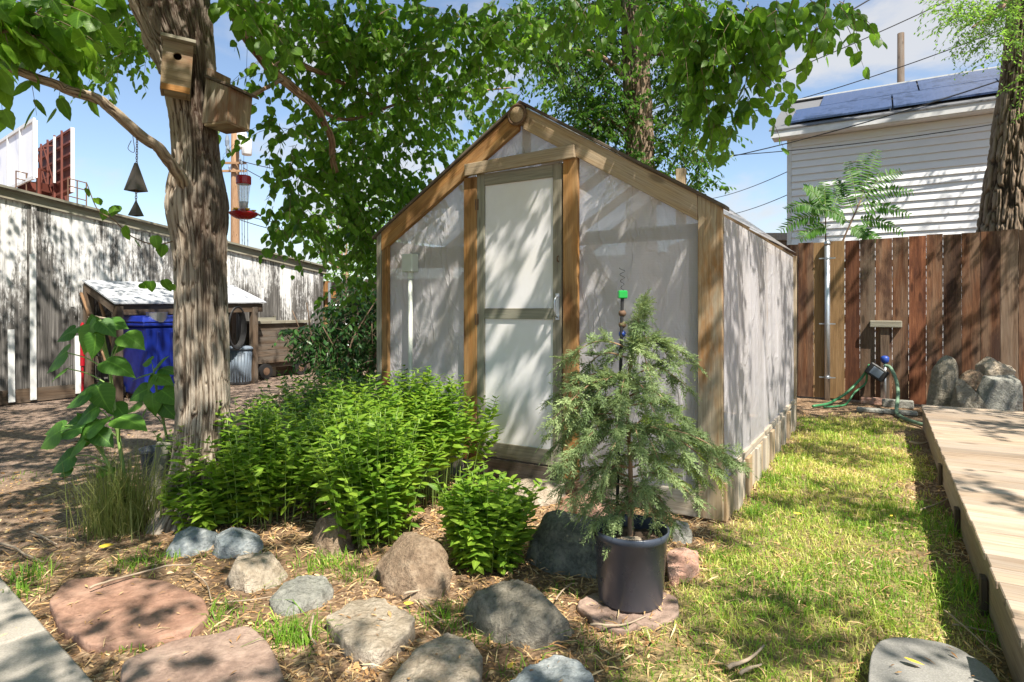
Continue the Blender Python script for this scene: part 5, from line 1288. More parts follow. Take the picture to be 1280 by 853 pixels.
# low pale roof beyond the fence at the house corner
q = P(950, 293, 16.5)
lr = thing('low_building', 'low pale building roof showing between the greenhouse and the house', 'building', q*[1, 1, 0])
b = MB(); hexa(b, [q*[1, 1, 0]+np.array([x, y, z]) for z in (0, q[2]-.2) for x, y in ((-1.5, 0), (2.2, 0), (2.2, 3), (-1.5, 3))], UP); b.build('wall', M['beige'], lr)
b = MB(); hexa(b, [q*[1, 1, 0]+np.array([x, y, z]) for z in (q[2]-.19, q[2]) for x, y in ((-1.7, -.3), (2.3, -.3), (2.3, 3.2), (-1.7, 3.2))], UP); b.build('roof', M['timber_pale'], lr)
# ---------------------------------------------------------------- trunks with furrowed bark
def trunk_mesh(mb, path, rad, seg, amp, feat=13, seed=1, zs=2.6, wet=None, flare=None):
    """path (n,3), rad (n,): ridged bark; tint = height of the bark, gr.z = wet streak"""
    path = np.asarray(path, float); n = len(path)
    T = unit(np.gradient(path, axis=0)); u = unit(np.cross(T, [0.3, 1.0, 0.05])); w = np.cross(T, u)
    th = np.linspace(0, 2*math.pi, seg, endpoint=False)
    ln = np.concatenate([[0], np.cumsum(np.linalg.norm(np.diff(path, axis=0), axis=1))])[:, None]
    c, s = np.cos(th)[None], np.sin(th)[None]
    k = feat/(2*math.pi)
    wx = .22*noise(c*2, s*2, ln*5, seed+3)
    a = noise(c*k*1.0+wx, s*k*1.0+wx, ln*zs, seed); b = noise(c*k*1.8+wx, s*k*1.8, ln*zs*1.5+4, seed+5); d = noise(c*k*5, s*k*5, ln*zs*6, seed+8)
    ridge = 1-np.minimum(1, np.abs(a)*3.2); ridge = np.maximum(ridge, .8*(1-np.minimum(1, np.abs(b)*3.2)))
    hgt = 1-ridge; hgt = np.clip(hgt*.85+.18*d+.08, 0, 1)
    rr = np.asarray(rad, float)[:, None]*(1+.05*fbm(c*1.3, s*1.3, ln*1.6, 3, seed+11))
    if flare is not None: rr = rr*(1+flare(ln, th[None]))
    r = rr+amp*(hgt-.6)
    V = path[:, None]+(u[:, None]*c[..., None]+w[:, None]*s[..., None])*r[..., None]
    wm = np.zeros_like(r) if wet is None else wet(ln+0*r, th[None]+0*r, V)
    g = np.stack([ln+0*r, th[None]+0*r, wm], 2)
    i = np.arange(n-1)[:, None]*seg; j = np.arange(seg)[None]; j2 = (j+1) % seg
    mb.add(V, [np.stack([i+j, i+j2, i+seg+j2, i+seg+j], 2).reshape(-1, 4), (np.arange(seg)+(n-1)*seg)[None]], g.reshape(-1, 3), hgt.ravel())
def dense(keys, n):
    keys = np.asarray(keys, float); p = catmull(keys, max(2, n//max(1, len(keys)-1))); return p[:, :3], p[:, 3]

# ---------------------------------------------------------------- mulberry tree (big one at left)
TY = 3.62
prof = [(668, 231, 62), (655, 231, 56), (640, 236, 50), (615, 243, 44), (585, 250, 39.5), (540, 252.5, 37.5), (500, 254, 37), (430, 252, 37.5), (350, 251, 35.5), (300, 249, 38), (262, 247, 43), (235, 246, 40), (205, 246, 33), (170, 244, 32), (140, 241, 33), (80, 235, 39), (40, 224, 48), (5, 215, 56)]
keys = []
for py, cx, hw in prof:
    q = P(cx, py, TY); keys.append((q[0], q[1], q[2], .81*hw/FPX*TY))
keys = [(keys[0][0], TY, -.12, keys[0][3]*1.12)]+keys
pth, rad = dense(keys, 900)
tb = np.array([keys[1][0], TY, 0.0])
mul = thing('mulberry_tree', 'large mulberry tree with deeply furrowed trunk and birdhouses, its leafy boughs arching overhead', 'tree', tb)
def wetf(ln, th, V):
    # dark sap streak running down the right of the trunk
    z = V[..., 2]; px = CXP+FPX*V[..., 0]/V[..., 1]; py = HY-FPX*(z-CH)/V[..., 1]
    cxs = np.interp(z, [.9, 1.3, 1.6, 2.0, 2.4, 2.8], [-1.76, -1.755, -1.745, -1.745, -1.80, -1.93])
    wid = np.interp(z, [.9, 1.3, 1.8, 2.6, 3.0], [.02, .045, .065, .055, .12])
    wob = .03*fbm(z*4, V[..., 0]*3, 1, 3, 77)
    d = np.abs(V[..., 0]-cxs-wob)/wid
    return np.clip(1.9-d, 0, 1)*(V[..., 1] < TY+.05)*np.clip((z-1.0)*2, 0, 1)
def flr(ln, th): return np.clip(.35-ln, 0, .35)*(.9+.6*np.sin(th*4+.6)+.5*np.sin(th*3+2))
b = MB(); trunk_mesh(b, pth, rad, 460, .017, 50, 4, 4.6, wetf, flr); b.build('trunk', M['bark'], mul, smooth=True)
# the fork above the frame and the limbs that carry the crown
def limb(name, pts, r0, r1, mat='bark', parent=mul, amp=.007, feat=22, seg=80, n=90, seed=3):
    pts = np.asarray(pts, float); k = np.concatenate([pts, (np.linspace(r0, r1, len(pts)) if np.isscalar(r0) else np.array(r0))[:, None]], 1)
    p_, r_ = dense(k, n); p_ = p_+.012*np.stack([noise(np.arange(len(p_))*.12, 1, 0, seed), noise(np.arange(len(p_))*.12, 5, 0, seed), 0*r_], 1)
    b = MB(); trunk_mesh(b, p_, r_, seg, amp, feat, seed, 3.5)
    return b.build(name, M[mat], parent, smooth=True)
top = np.array([*P(217, 5, TY)])
T0 = top-UP*.12
limb('limb', [T0+np.array([-.04, 0, -.3]), T0+np.array([-.06, 0, -.02]), P(168, -60, 3.6), P(120, -150, 3.5), np.array([-3.2, 3.2, 4.6]), np.array([-4.2, 3.0, 6.2])], [.05, .125, .13, .10, .08, .04], 0, seed=5, n=220, amp=.016, seg=300, feat=38)
limb('limb', [T0+np.array([.03, .02, -.3]), T0+np.array([.055, .02, -.02]), P(235, -80, 3.65), np.array([-1.8, 3.5, 4.3]), np.array([-1.2, 3.4, 5.8]), np.array([-1.0, 3.0, 7.4])], [.05, .13, .14, .11, .08, .04], 0, seed=6, n=220, amp=.016, seg=300, feat=38)
limb('limb', [P(235, -80, 3.65), np.array([-1.2, 3.3, 4.0]), np.array([.4, 2.7, 4.9]), np.array([1.8, 2.1, 5.3]), np.array([3.0, 1.6, 5.2])], .09, .03, 'limb', seed=7)
limb('limb', [np.array([-1.2, 3.3, 4.0]), np.array([-.2, 3.7, 4.6]), np.array([1.0, 3.4, 4.9]), np.array([2.2, 3.1, 4.7])], .05, .02, 'limb', seed=8, seg=30)
limb('limb', [np.array([-1.8, 3.5, 4.3]), np.array([-2.2, 4.8, 5.2]), np.array([-3.2, 6.0, 5.8])], .06, .02, 'limb', seed=9, seg=30)
# visible right limb with its fork
lk = [P(238, -70, 3.66), P(272, -40, 3.75), P(300, 28, 3.9), P(335, 82, 4.1), P(372, 115, 4.3), P(398, 138, 4.45), P(412, 170, 4.6), P(420, 215, 4.8)]
limb('branch', lk, .044, .022, 'limb', seed=10, amp=.008, seg=40, n=110)
limb('branch', [P(340, 86, 4.1), P(365, 78, 4.25), P(392, 88, 4.4), P(425, 102, 4.6), P(470, 122, 5.0)], .024, .012, 'limb', seed=11, amp=.005, seg=24, n=60)
limb('branch', [P(372, 115, 4.3), P(430, 150, 4.7), P(500, 130, 5.2), P(560, 118, 5.6), P(640, 110, 6.0)], .016, .007, 'limb', seed=12, amp=.003, seg=16, n=60)
limb('branch', [P(238, -70, 3.66), P(420, -75, 4.0), P(560, -60, 4.3), P(700, -60, 4.2), P(860, -55, 3.6)], .04, .016, 'limb', seed=13, amp=.006, seg=24, n=90)
limb('branch', [P(700, -60, 4.2), P(830, -25, 3.7), P(940, -8, 3.4), P(1040, -14, 3.2)], .018, .006, 'limb', seed=14, amp=.003, seg=16, n=60)
limb('branch', [P(266, 144, 3.48), P(300, 128, 3.62), P(330, 112, 3.8), P(352, 100, 4.12)], .011, .014, 'limb', seed=15, amp=.002, seg=14, n=50)
# lower left branch with peeling grey bark
bl_ = [P(237, 240, 3.56), P(222, 219, 3.40), P(203, 192, 3.26), P(172, 165, 3.1), P(128, 129, 2.95), P(88, 113, 2.86), P(50, 99, 2.78), P(15, 85, 2.7), P(-40, 60, 2.6)]
limb('branch', bl_, .033, .014, 'branch', seed=16, amp=.007, seg=36, n=150)
limb('branch', [P(168, -60, 3.6), P(112, -5, 3.2), P(90, 10, 3.0), P(60, 30, 2.8), P(20, 38, 2.65), P(-40, 45, 2.5)], .022, .008, 'limb', seed=17, amp=.003, seg=16, n=60)
limb('branch', [P(90, 10, 3.0), P(60, 8, 2.9), P(25, 0, 2.8), P(-20, -20, 2.7)], .012, .006, 'limb', seed=18, amp=.002, seg=12, n=40)

# ---- crown: leafy shoots where the photo shows them, plus the roof of boughs over the garden
mc = MB()
def blob(px, py, Y, rx, ry, dY, n, nl=8, ls=.085, L=(.22, .5), tpl=L_MUL, mbx=None, tint=(.15, .75), hang=.75, sag=.5, down=.35):
    q = rdir(n)*(rng.uniform(0, 1, (n, 1))**.4)
    pxs, pys, Ys = px+q[:, 0]*rx, py+q[:, 1]*ry, Y+q[:, 2]*dY
    st = np.stack([(pxs-CXP)/FPX*Ys, Ys, CH+(HY-pys)/FPX*Ys], 1)
    d = unit(rdir(n)*[1, 1, .5]-UP*down)
    Ls = rng.uniform(L[0], L[1], n); ok = np.ones(n, bool)
    if Y < 4.3:
        for tt in (0, .5, 1.0):
            e = st+d*(Ls*tt)[:, None]-UP*(sag*Ls*tt*tt)[:, None]-UP*.03
            ex, ey = CXP+FPX*e[:, 0]/e[:, 1], HY-FPX*(e[:, 2]-CH)/e[:, 1]
            ok &= ~((ex > 172) & (ex < 282) & (ey > 22) & (ey < 330))
            ok &= ~((ex > 140) & (ex < 330) & (ey > 75) & (ey < 330))
    st, d, Ls = st[ok], d[ok], Ls[ok]; n = len(st)
    twigs(mbx if mbx is not None else mc, st, d, Ls, nl, tpl, ls, hang, tint, sag=sag)
# near leaves top left, big
for a in [(15, 15, 2.7, 45, 40, .25, 13), (75, 5, 2.8, 55, 30, .25, 8), (25, 42, 2.75, 40, 16, .15, 6), (80, 48, 2.85, 30, 16, .15, 3), (-10, 55, 2.75, 30, 20, .15, 3), (120, -12, 3.0, 40, 10, .2, 5), (5, 0, 2.7, 60, 25, .2, 8)]:
    blob(*a, nl=6, ls=.125, L=(.16, .30), tpl=L_MULBIG, tint=(.25, 1.0), sag=.2)
# smaller leaves further back beside the trunk
for a in [(130, 35, 5.2, 45, 36, .5, 26), (160, 45, 5.0, 25, 26, .4, 16), (100, 20, 5.2, 60, 26, .5, 18), (138, 68, 5.0, 22, 14, .3, 6), (178, 25, 4.8, 18, 36, .3, 10), (60, 20, 5.5, 60, 25, .5, 16)]:
    blob(*a, nl=8, ls=.085, L=(.2, .45))
# in front of the trunk, right
for a in [(292, 2, 3.3, 28, 20, .12, 10), (272, 32, 3.2, 10, 8, .05, 2), (302, 28, 3.4, 20, 18, .12, 5), (325, 15, 3.6, 26, 34, .2, 12)]:
    blob(*a, nl=7, ls=.105, L=(.18, .34), tpl=L_MULBIG, tint=(.25, .85))
# main hanging mass
for a in [(360, 15, 4.3, 50, 45, .4, 44), (430, 30, 4.5, 70, 50, .5, 80), (520, 30, 4.7, 80, 48, .5, 85), (600, 25, 4.8, 70, 40, .5, 60), (470, 95, 5.0, 75, 45, .6, 80), (550, 95, 5.4, 60, 40, .6, 55), (430, 165, 5.2, 60, 50, .5, 75),
          (500, 170, 5.7, 65, 55, .6, 85), (570, 150, 6.0, 55, 45, .5, 45), (450, 235, 5.6, 55, 50, .5, 75), (510, 240, 6.0, 45, 45, .5, 55), (400, 195, 4.9, 32, 40, .3, 30), (375, 240, 4.6, 28, 34, .25, 17), (392, 275, 4.7, 26, 28, .25, 13), (355, 90, 4.4, 22, 70, .2, 16),
          (350, 165, 4.5, 24, 32, .2, 11), (430, 290, 5.6, 40, 38, .4, 42), (470, 300, 6.0, 35, 40, .4, 40), (448, 345, 6.2, 25, 40, .3, 26), (620, 120, 6.2, 32, 32, .4, 17), (655, 128, 6.3, 38, 16, .3, 12), (665, 30, 4.8, 32, 30, .3, 20), (600, 70, 5.0, 40, 20, .4, 18), (320, 110, 4.5, 16, 30, .2, 6), (400, 60, 4.6, 40, 45, .4, 34)]:
    blob(*a[:-1], int(a[-1]*.82), nl=9, ls=.085, L=(.2, .42), tint=(.12, .8))
# drooping fringe at the left edge of the mass
for px, py, Y in [(345, 215, 4.4), (352, 250, 4.4), (338, 275, 4.4), (370, 290, 4.5), (362, 265, 4.45), (385, 300, 4.5), (350, 300, 4.35), (370, 215, 4.5)]:
    blob(px, py-20, Y, 8, 10, .08, 2, nl=7, ls=.09, L=(.2, .3), down=.9, tint=(.12, .5))
# near boughs top right
for a in [(720, 5, 4.0, 45, 18, .3, 16), (790, 8, 3.8, 45, 20, .3, 12), (850, 20, 3.5, 38, 30, .3, 17), (900, 35, 3.3, 34, 40, .25, 24), (880, 85, 3.4, 22, 30, .2, 11), (930, 20, 3.3, 36, 28, .25, 18), (985, 8, 3.2, 40, 16, .2, 14), (1035, 5, 3.2, 28, 20, .2, 10), (935, 75, 3.35, 22, 35, .2, 11), (900, 120, 3.4, 18, 22, .15, 7), (935, 120, 3.35, 14, 18, .1, 4), (880, 148, 3.5, 14, 12, .1, 3), (1005, 35, 3.2, 20, 10, .1, 3)]:
    blob(*a, nl=7, ls=.088, L=(.16, .30), tpl=L_MULBIG, tint=(.15, .7), down=.7)
# trailing shoot in front of the shed wall
shoot = catmull([P(108, 228, 3.2), P(122, 262, 3.25), P(142, 275, 3.3), P(165, 296, 3.38), P(195, 306, 3.45), P(222, 300, 3.52)], 6)
b = MB(); tube(b, shoot, np.linspace(.0022, .004, len(shoot)), 6); b.build('shoot', M['twig'], mul)
pos = np.array([P(*q) for q in ((108, 236, 3.2), (120, 248, 3.22), (130, 262, 3.27), (146, 257, 3.3), (155, 284, 3.33), (194, 295, 3.42), (195, 306, 3.44), (203, 306, 3.46), (168, 300, 3.38), (178, 354, 3.4), (188, 352, 3.42), (205, 350, 3.45), (213, 356, 3.46))])
dd = rng.normal(0, .4, (len(pos), 3))+[0, -.1, -.7]
leaves(mc, L_MULBIG, pos, dd, rng.normal(0, .35, (len(pos), 3))+[0, -.8, .5], rng.uniform(.045, .085, len(pos)), rng.uniform(.4, .7, len(pos)))
# overhead roof of boughs (above the frame): unseen, clumped for the shade wanted below, gaps let the sun through
def hidden(p):
    Y = np.maximum(p[:, 1], .05); px = CXP+FPX*p[:, 0]/Y; py = HY-FPX*(p[:, 2]-CH)/Y
    return ~((p[:, 1] > .15) & (px > -70) & (px < 1350) & (py > -70))
def cover(gx, gy):
    """share of sun the photo shows cut off, by the place the shade falls on"""
    q = np.stack([gx-C0[0], gy-C0[1]], -1); u, v = q@Fd[:2], q@Sd[:2]
    a, c = du(gx, gy)
    cov = np.full(gx.shape, .70)
    cov = np.where(gx < -1.6, np.where(gy > 2.9, .88, .74), cov)
    cov = np.where((gy < 3.1) & (gx > -2.2) & (gx < .5), .42, cov)
    cov = np.where((gy >= 3.1) & (gx > -1.35) & (gx < .3) & (v < .05), .5, cov); cov = np.where((gx > -1.5) & (gx < .15) & (gy > 3.2) & (gy < 4.8) & (v < .3), .14, cov); cov = np.where((gy >= 3.3) & (gx > -2.1) & (gx < -1.35) & (gy < 4.3), .42, cov)
    inside = (u > -GW-.3) & (u < -.05) & (v > 0) & (v < GL)
    cov = np.where(inside, .74, cov); cov = np.where(inside & (u > -1.05), .64, cov)
    cov = np.where((u > -.05) & (a < .1) & (v < 3.6) & (gy > 1.9), .16, cov)
    cov = np.where((a >= .1) & (c < -1.5), .10, cov); cov = np.where((a >= .1) & (c >= -1.5), .5, cov)
    cov = np.where((u > -.05) & (v > 3.6), .66, cov)
    cov = np.where((gx < -2.0) & (gx > -3.7) & (gy > 3.4) & (gy < 5.6), .92, cov)
    cov = np.where((np.hypot(gx-2.05, gy-4.0) < .42) | (np.hypot((gx-.95)/1.7, gy-2.42) < .30), .95, cov)
    tj = np.clip((gy-2.6)/.6, 0, 1); cov = np.where(np.hypot(gx-(.48-.5*tj), gy-(2.6+.6*tj)) < .36, .08, cov)
    return cov
N = 19500
gx, gy = rng.uniform(-10, 6.5, N), rng.uniform(.6, 12, N)
nz = .5+.95*fbm(gx*1.15, gy*1.15, 3, 3, 91)
keep = nz < cover(gx, gy)
gx, gy = gx[keep], gy[keep]
z = rng.uniform(3.9, 6.4, len(gx))
z = np.where(rng.uniform(size=len(gx)) < .35, rng.uniform(3.3, 4.4, len(gx)), z)
cpos = np.stack([gx-SHX*z, gy-SHY*z, z], 1)
cpos = cpos[hidden(cpos)]
near = cpos[:, 0] < 3.4
def roofshoots(mbx, p, tpl, ls):
    n = len(p); twigs(mbx, p, unit(rdir(n)*[1, 1, .35]-UP*.1), rng.uniform(.2, .4, n), 7, tpl, ls, .6, (.2, .8), sag=.3)
roofshoots(mc, cpos[near], L_MUL, .088)
mc.build('crown', [M['mul'], M['twig']], mul, smooth=True)

# ---------------------------------------------------------------- ivy clad tree behind the greenhouse
iy = 9.3; ib = P(797, 387, iy)*[1, 1, 0]
ivt = thing('leafy_tree', 'tall tree with a bare brown trunk wrapped in small leaves behind the greenhouse', 'tree', ib)
k = [(*(ib+UP*z+np.array([.06*math.sin(z*.7), 0, 0])), r) for z, r in ((-.1, .34), (1, .27), (2.5, .23), (4, .21), (6, .2), (8, .16), (11, .06))]
p_, r_ = dense(k, 300); b = MB(); trunk_mesh(b, p_, r_, 220, .03, 30, 21, 4); b.build('trunk', M['bark2'], ivt, smooth=True)
ic = MB()
for a in [(700, 40, 9.0, 55, 45, .7, 100), (745, 60, 9.4, 50, 50, .8, 110), (690, 85, 8.8, 40, 40, .6, 50), (755, 120, 9.4, 42, 40, .6, 85), (735, 155, 9.4, 32, 28, .4, 40), (770, 165, 9.2, 30, 40, .4, 60), (840, 60, 9.6, 42, 60, .8, 110), (855, 120, 9.6, 38, 42, .7, 80), (830, 170, 9.4, 40, 36, .5, 80), (862, 195, 9.4, 34, 28, .5, 48), (800, 205, 9.2, 28, 26, .3, 50), (880, 225, 9.4, 22, 14, .4, 16), (893, 160, 9.6, 20, 30, .5, 18), (860, 10, 9.8, 60, 40, .9, 80), (760, -10, 9.6, 90, 40, 1.0, 200), (797, 215, 9.0, 26, 30, .2, 60), (720, 140, 9.5, 30, 40, .5, 60), (745, 190, 9.6, 30, 16, .3, 40), (850, 90, 10.0, 45, 90, .5, 120), (740, 80, 10.0, 60, 80, .5, 160), (825, 20, 9.2, 25, 50, .4, 60), (660, 10, 9.2, 40, 40, .6, 50), (800, 110, 9.0, 12, 60, .15, 14), (650, 60, 9.0, 22, 30, .4, 16), (890, 80, 9.8, 25, 40, .5, 24)]:
    blob(*a, nl=11, ls=.105, L=(.25, .5), tpl=L_OVAL, mbx=ic, tint=(.1, .9), down=.25, sag=.3, hang=.5)
n = 520; q = rdir(n)*np.array([3.6, 3.2, 2.6])*(rng.uniform(.3, 1, (n, 1))**.5)+ib+UP*9.4
twigs(ic, q, rdir(n), rng.uniform(.4, .8, n), 10, L_OVAL, .10, .5)
ic.build('crown', [M['ivy'], M['twig']], ivt, smooth=True)
for pts in ([ib+UP*4.6, P(750, 70, 9.3), P(705, 60, 9.0)], [ib+UP*5.2, P(838, 70, 9.5), P(865, 90, 9.6)], [ib+UP*3.6, P(765, 150, 9.3), P(735, 160, 9.3)], [ib+UP*6, ib+np.array([1.5, .4, 8.5])], [ib+UP*6, ib+np.array([-1.5, -.4, 8.8])]):
    limb('branch', pts, .05, .012, 'limb', ivt, .006, 7, 16, 30, 22)

# ---------------------------------------------------------------- big trunk at the right edge beyond the fence
ey = 9.6
ek = []
for py, l, r_ in ((500, 1210, 1345), (390, 1222, 1330), (285, 1233, 1318), (200, 1243, 1310), (100, 1258, 1312), (0, 1268, 1318), (-150, 1282, 1325), (-400, 1296, 1330)):
    q = P((l+r_)/2, py, ey); ek.append((q[0], q[1], q[2], (r_-l)/2/FPX*ey))
ek[0] = (ek[0][0], ey, -.1, ek[0][3])
elm = thing('elm_tree', 'thick furrowed tree trunk beyond the fence at the right edge, fine bright leaves above', 'tree', np.array([ek[1][0], ey, 0]))
p_, r_ = dense(ek, 420); b = MB(); trunk_mesh(b, p_, r_, 420, .055, 44, 31, 2.6); b.build('trunk', M['bark2'], elm, smooth=True)
ec = MB()
for a in [(1215, 15, 8.8, 55, 28, .6, 120), (1255, 30, 8.8, 35, 40, .6, 90), (1235, 60, 8.8, 30, 18, .4, 22), (1200, 55, 9.0, 25, 16, .4, 14), (1170, 10, 8.9, 18, 14, .3, 9), (1280, 90, 8.7, 14, 60, .3, 26), (1240, -20, 9.0, 90, 25, .8, 70)]:
    blob(*a, nl=11, ls=.062, L=(.25, .5), tpl=L_OVAL, mbx=ec, tint=(.3, 1), down=.15, sag=.2, hang=.35)
roofshoots(ec, cpos[~near], L_MUL, .09)  # rest of the unseen shoots, placed for the shade they throw
n = 420; q = rdir(n)*np.array([4.0, 3.4, 2.4])*(rng.uniform(.2, 1, (n, 1))**.5)+np.array([10.5, 9.0, 9.4])
q = q[hidden(q)]; n = len(q)
twigs(ec, q, rdir(n), rng.uniform(.4, .8, n), 10, L_OVAL, .13, .5)
ec.build('crown', [M['lime'], M['twig']], elm, smooth=True)
for pts in ([P(1290, -200, 9.6), np.array([7.4, 8.0, 6.6]), np.array([5.6, 5.0, 6.0]), np.array([4.6, 2.6, 5.6])], [P(1300, -300, 9.6), np.array([9.5, 10.0, 8.6]), np.array([11.8, 10.4, 9.5])], [P(1285, -40, 9.4), P(1250, 10, 9.0), P(1215, 35, 8.9)], [P(1296, -100, 9.6), P(1240, -40, 9.1), P(1190, -5, 8.9)]):
    limb('branch', pts, .08, .014, 'limb', elm, .008, 7, 20, 50, 33)
# ---------------------------------------------------------------- bright tree far behind the old fence, dark glossy bush before it
def simple_tree(name, label, base, cr, rad, n, ls, mat, h, tpl=L_OVAL, trunk_r=.12, nl=10, L=(.3, .6), cat='tree'):
    t = thing(name, label, cat, base); b = MB()
    tube(b, [base-UP*.1, base+UP*h*.4+np.array([.1, 0, 0]), base+UP*h*.8], [trunk_r, trunk_r*.7, trunk_r*.3], 12)
    for k in range(6):
        e = cr+rdir(1)[0]*np.array(rad)*.7; tube(b, catmull([base+UP*h*(.3+.07*k), (base+UP*h*.6+e)/2, e], 5), np.linspace(trunk_r*.35, trunk_r*.1, 11), 7)
    b.build('trunk', M['limb'], t, smooth=True)
    c = MB(); q = rdir(n)*np.array(rad)*(rng.uniform(.1, 1, (n, 1))**.4)
    q = q[(fbm(q[:, 0]*1.1, q[:, 1]*1.1, q[:, 2]*1.1, 2, 5) > -.28)]
    twigs(c, cr+q, unit(rdir(len(q))+UP*.1), rng.uniform(*L, len(q)), nl, tpl, ls, .5, (.15, .85)); c.build('crown', [M[mat], M['twig']], t, smooth=True)
    return t
b0 = P(432, 387, 17.5)*[1, 1, 0]
simple_tree('bright_tree', 'sunny pale green tree beyond the old fence left of the greenhouse', b0, b0+UP*2.7, (1.3, 1.2, 1.6), 420, .12, 'lime', 3.6)
b0 = P(470, 387, 19)*[1, 1, 0]
simple_tree('bright_tree', 'second sunny tree half hidden behind the hanging mulberry leaves', b0, b0+UP*3.6, (1.6, 1.5, 2.2), 420, .12, 'lime', 4.6)
b0 = P(436, 387, 8.0)*[1, 1, 0]
bs = thing('glossy_bush', 'dark glossy leaved bush between the box cart and the greenhouse', 'bush', b0); b = MB()
for k in range(14):
    e = b0+np.array([rng.uniform(-.75, .7), rng.uniform(-.5, .5), rng.uniform(.7, 1.6)]); tube(b, catmull([b0+rng.normal(0, .1, 3)*[1, 1, 0], (b0+e)/2+rng.normal(0, .1, 3)*[1, 1, 0], e], 5), np.linspace(.02, .006, 11), 6)
b.build('stem', M['twig'], bs, smooth=True)
c = MB()
for a in [(400, 425, 7.8, 28, 26, .4, 70), (432, 405, 8.0, 38, 38, .5, 130), (455, 440, 7.9, 32, 32, .5, 100), (420, 448, 7.8, 30, 18, .4, 55), (378, 418, 7.7, 18, 10, .2, 14), (462, 395, 8.1, 25, 45, .5, 90), (450, 365, 8.2, 30, 30, .4, 60)]:
    blob(*a, nl=9, ls=.095, L=(.2, .4), tpl=L_OVAL, mbx=c, tint=(.1, .8), hang=.4)
blob(362, 412, 7.5, 16, 5, .1, 8, nl=8, ls=.09, L=(.15, .3), tpl=L_OVAL, mbx=c, tint=(.9, 1), hang=.3)
c.build('foliage', [M['bush'], M['twig']], bs, smooth=True)
# ---------------------------------------------------------------- mint clumps
def mint(label, px, py, rx, ry, h, ns, bare=.22, ls=.055, lean=.25, Lean=(0, 0), name='mint_clump', seed=0, npair=14, mat='mint', tint=(.3, .75)):
    c = G(px, py); root = thing(name, label, 'mint', c, 'mint clumps in the bed')
    sb = MB(); lb = MB()
    q = rng.normal(0, .5, (ns*3, 2)); q = q[np.hypot(q[:, 0], q[:, 1]) < 1][:ns]; ns = len(q)
    for k in range(ns):
        b0 = np.array([c[0]+q[k, 0]*rx, c[1]+q[k, 1]*ry, 0.0])
        hh = h*rng.uniform(.6, 1.08)*(1-.20*np.hypot(*q[k])**2)
        le = np.array([q[k, 0]*lean+Lean[0]+rng.normal(0, .06), q[k, 1]*lean+Lean[1]+rng.normal(0, .06), 0])*h
        p = catmull([b0, b0+le*.3+UP*hh*.5, b0+le*1.0+UP*hh*.97], 5)
        tube(sb, p, np.linspace(.0032, .0016, len(p)), 5)
        t = np.linspace(bare+rng.uniform(0, .08), 1.0, npair)**.9; f = t*(len(p)-1); i = np.minimum(f.astype(int), len(p)-2); fr = (f-i)[:, None]
        pos = p[i]*(1-fr)+p[i+1]*fr
        ang = rng.uniform(0, 6.28)+np.arange(npair)*math.pi/2+rng.normal(0, .3, npair)
        for sgn in (0, math.pi):
            d = np.stack([np.cos(ang+sgn), np.sin(ang+sgn), .35*np.ones(npair)+(t-.5)*.7+rng.normal(0, .2, npair)], 1)
            sz = 1.32*ls*np.interp(t, [0, .25, .6, .88, 1], [.65, .95, 1.1, .85, .5])*rng.uniform(.75, 1.2, npair)
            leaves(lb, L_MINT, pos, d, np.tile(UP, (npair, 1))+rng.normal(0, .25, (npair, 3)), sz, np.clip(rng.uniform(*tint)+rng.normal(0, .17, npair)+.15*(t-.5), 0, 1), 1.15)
    sb.build('stem', M['mint_stem'], root, smooth=True); lb.build('foliage', M[mat], root, smooth=True)
mint('largest mint clump, sunlit, with bare yellow stems showing below its leaves', 512, 622, .47, .36, .82, 175, bare=.5, ls=.060, lean=.18)
mint('shaded mint clump spilling forward over the brown boulder at left of the largest one', 462, 668, .25, .26, .73, 95, bare=.04, ls=.055, lean=.22, Lean=(-.02, -.05))
mint('mint clump beside the tree trunk, partly in sun', 330, 640, .50, .34, .69, 150, bare=.16, ls=.056, lean=.25)
mint('low mint shoots spreading over the slate rocks at the foot of the trunk', 275, 652, .26, .20, .34, 60, bare=.05, ls=.055, lean=.3)
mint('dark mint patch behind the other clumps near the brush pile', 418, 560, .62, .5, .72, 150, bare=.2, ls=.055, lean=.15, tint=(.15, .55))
mint('small bright mint clump in front, leafy down to the ground', 608, 704, .15, .15, .47, 75, bare=.03, ls=.056, lean=.26, tint=(.35, .8))
# dark thin shoots by the greenhouse wall
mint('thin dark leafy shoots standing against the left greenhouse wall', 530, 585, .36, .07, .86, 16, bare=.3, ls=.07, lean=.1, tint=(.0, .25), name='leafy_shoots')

# ---------------------------------------------------------------- sunflowers
def sunplant(label, base, stem, lv, r=.013):
    root = thing('sunflower_plant', label, 'sunflower', base); b = MB()
    p = catmull(stem, 8); tube(b, p, np.linspace(r, r*.5, len(p)), 10); st = b.build('stem', M['sunstem'], root, smooth=True)
    for (tipx, tipy, Y, size, tx, ty) in lv:
        c = P(tipx, tipy, Y)                    # middle of the leaf
        i = np.argmin(np.linalg.norm(p-(c-UP*.10), axis=1)); a = p[max(0, i-1)]
        d = unit(np.array([tx, rng.uniform(-.35, .15), -ty])); nn = unit(np.array([-d[0]*.3+rng.normal(0, .2), -.55+rng.normal(0, .25), .8]))
        basep = c-d*size*.45
        b = MB(); tube(b, catmull([a, (a+basep)/2+UP*.02, basep+nn*.0], 5), np.linspace(.0045, .003, 11), 6); pe = b.build('petiole', M['sunstem'], root, smooth=True)
        b = MB(); leaves(b, L_HEART, [basep], [d], [nn], size, rng.uniform(.1, .85)); b.build('leaf', M['sunleaf'], pe, smooth=True)
s0 = G(166, 656)
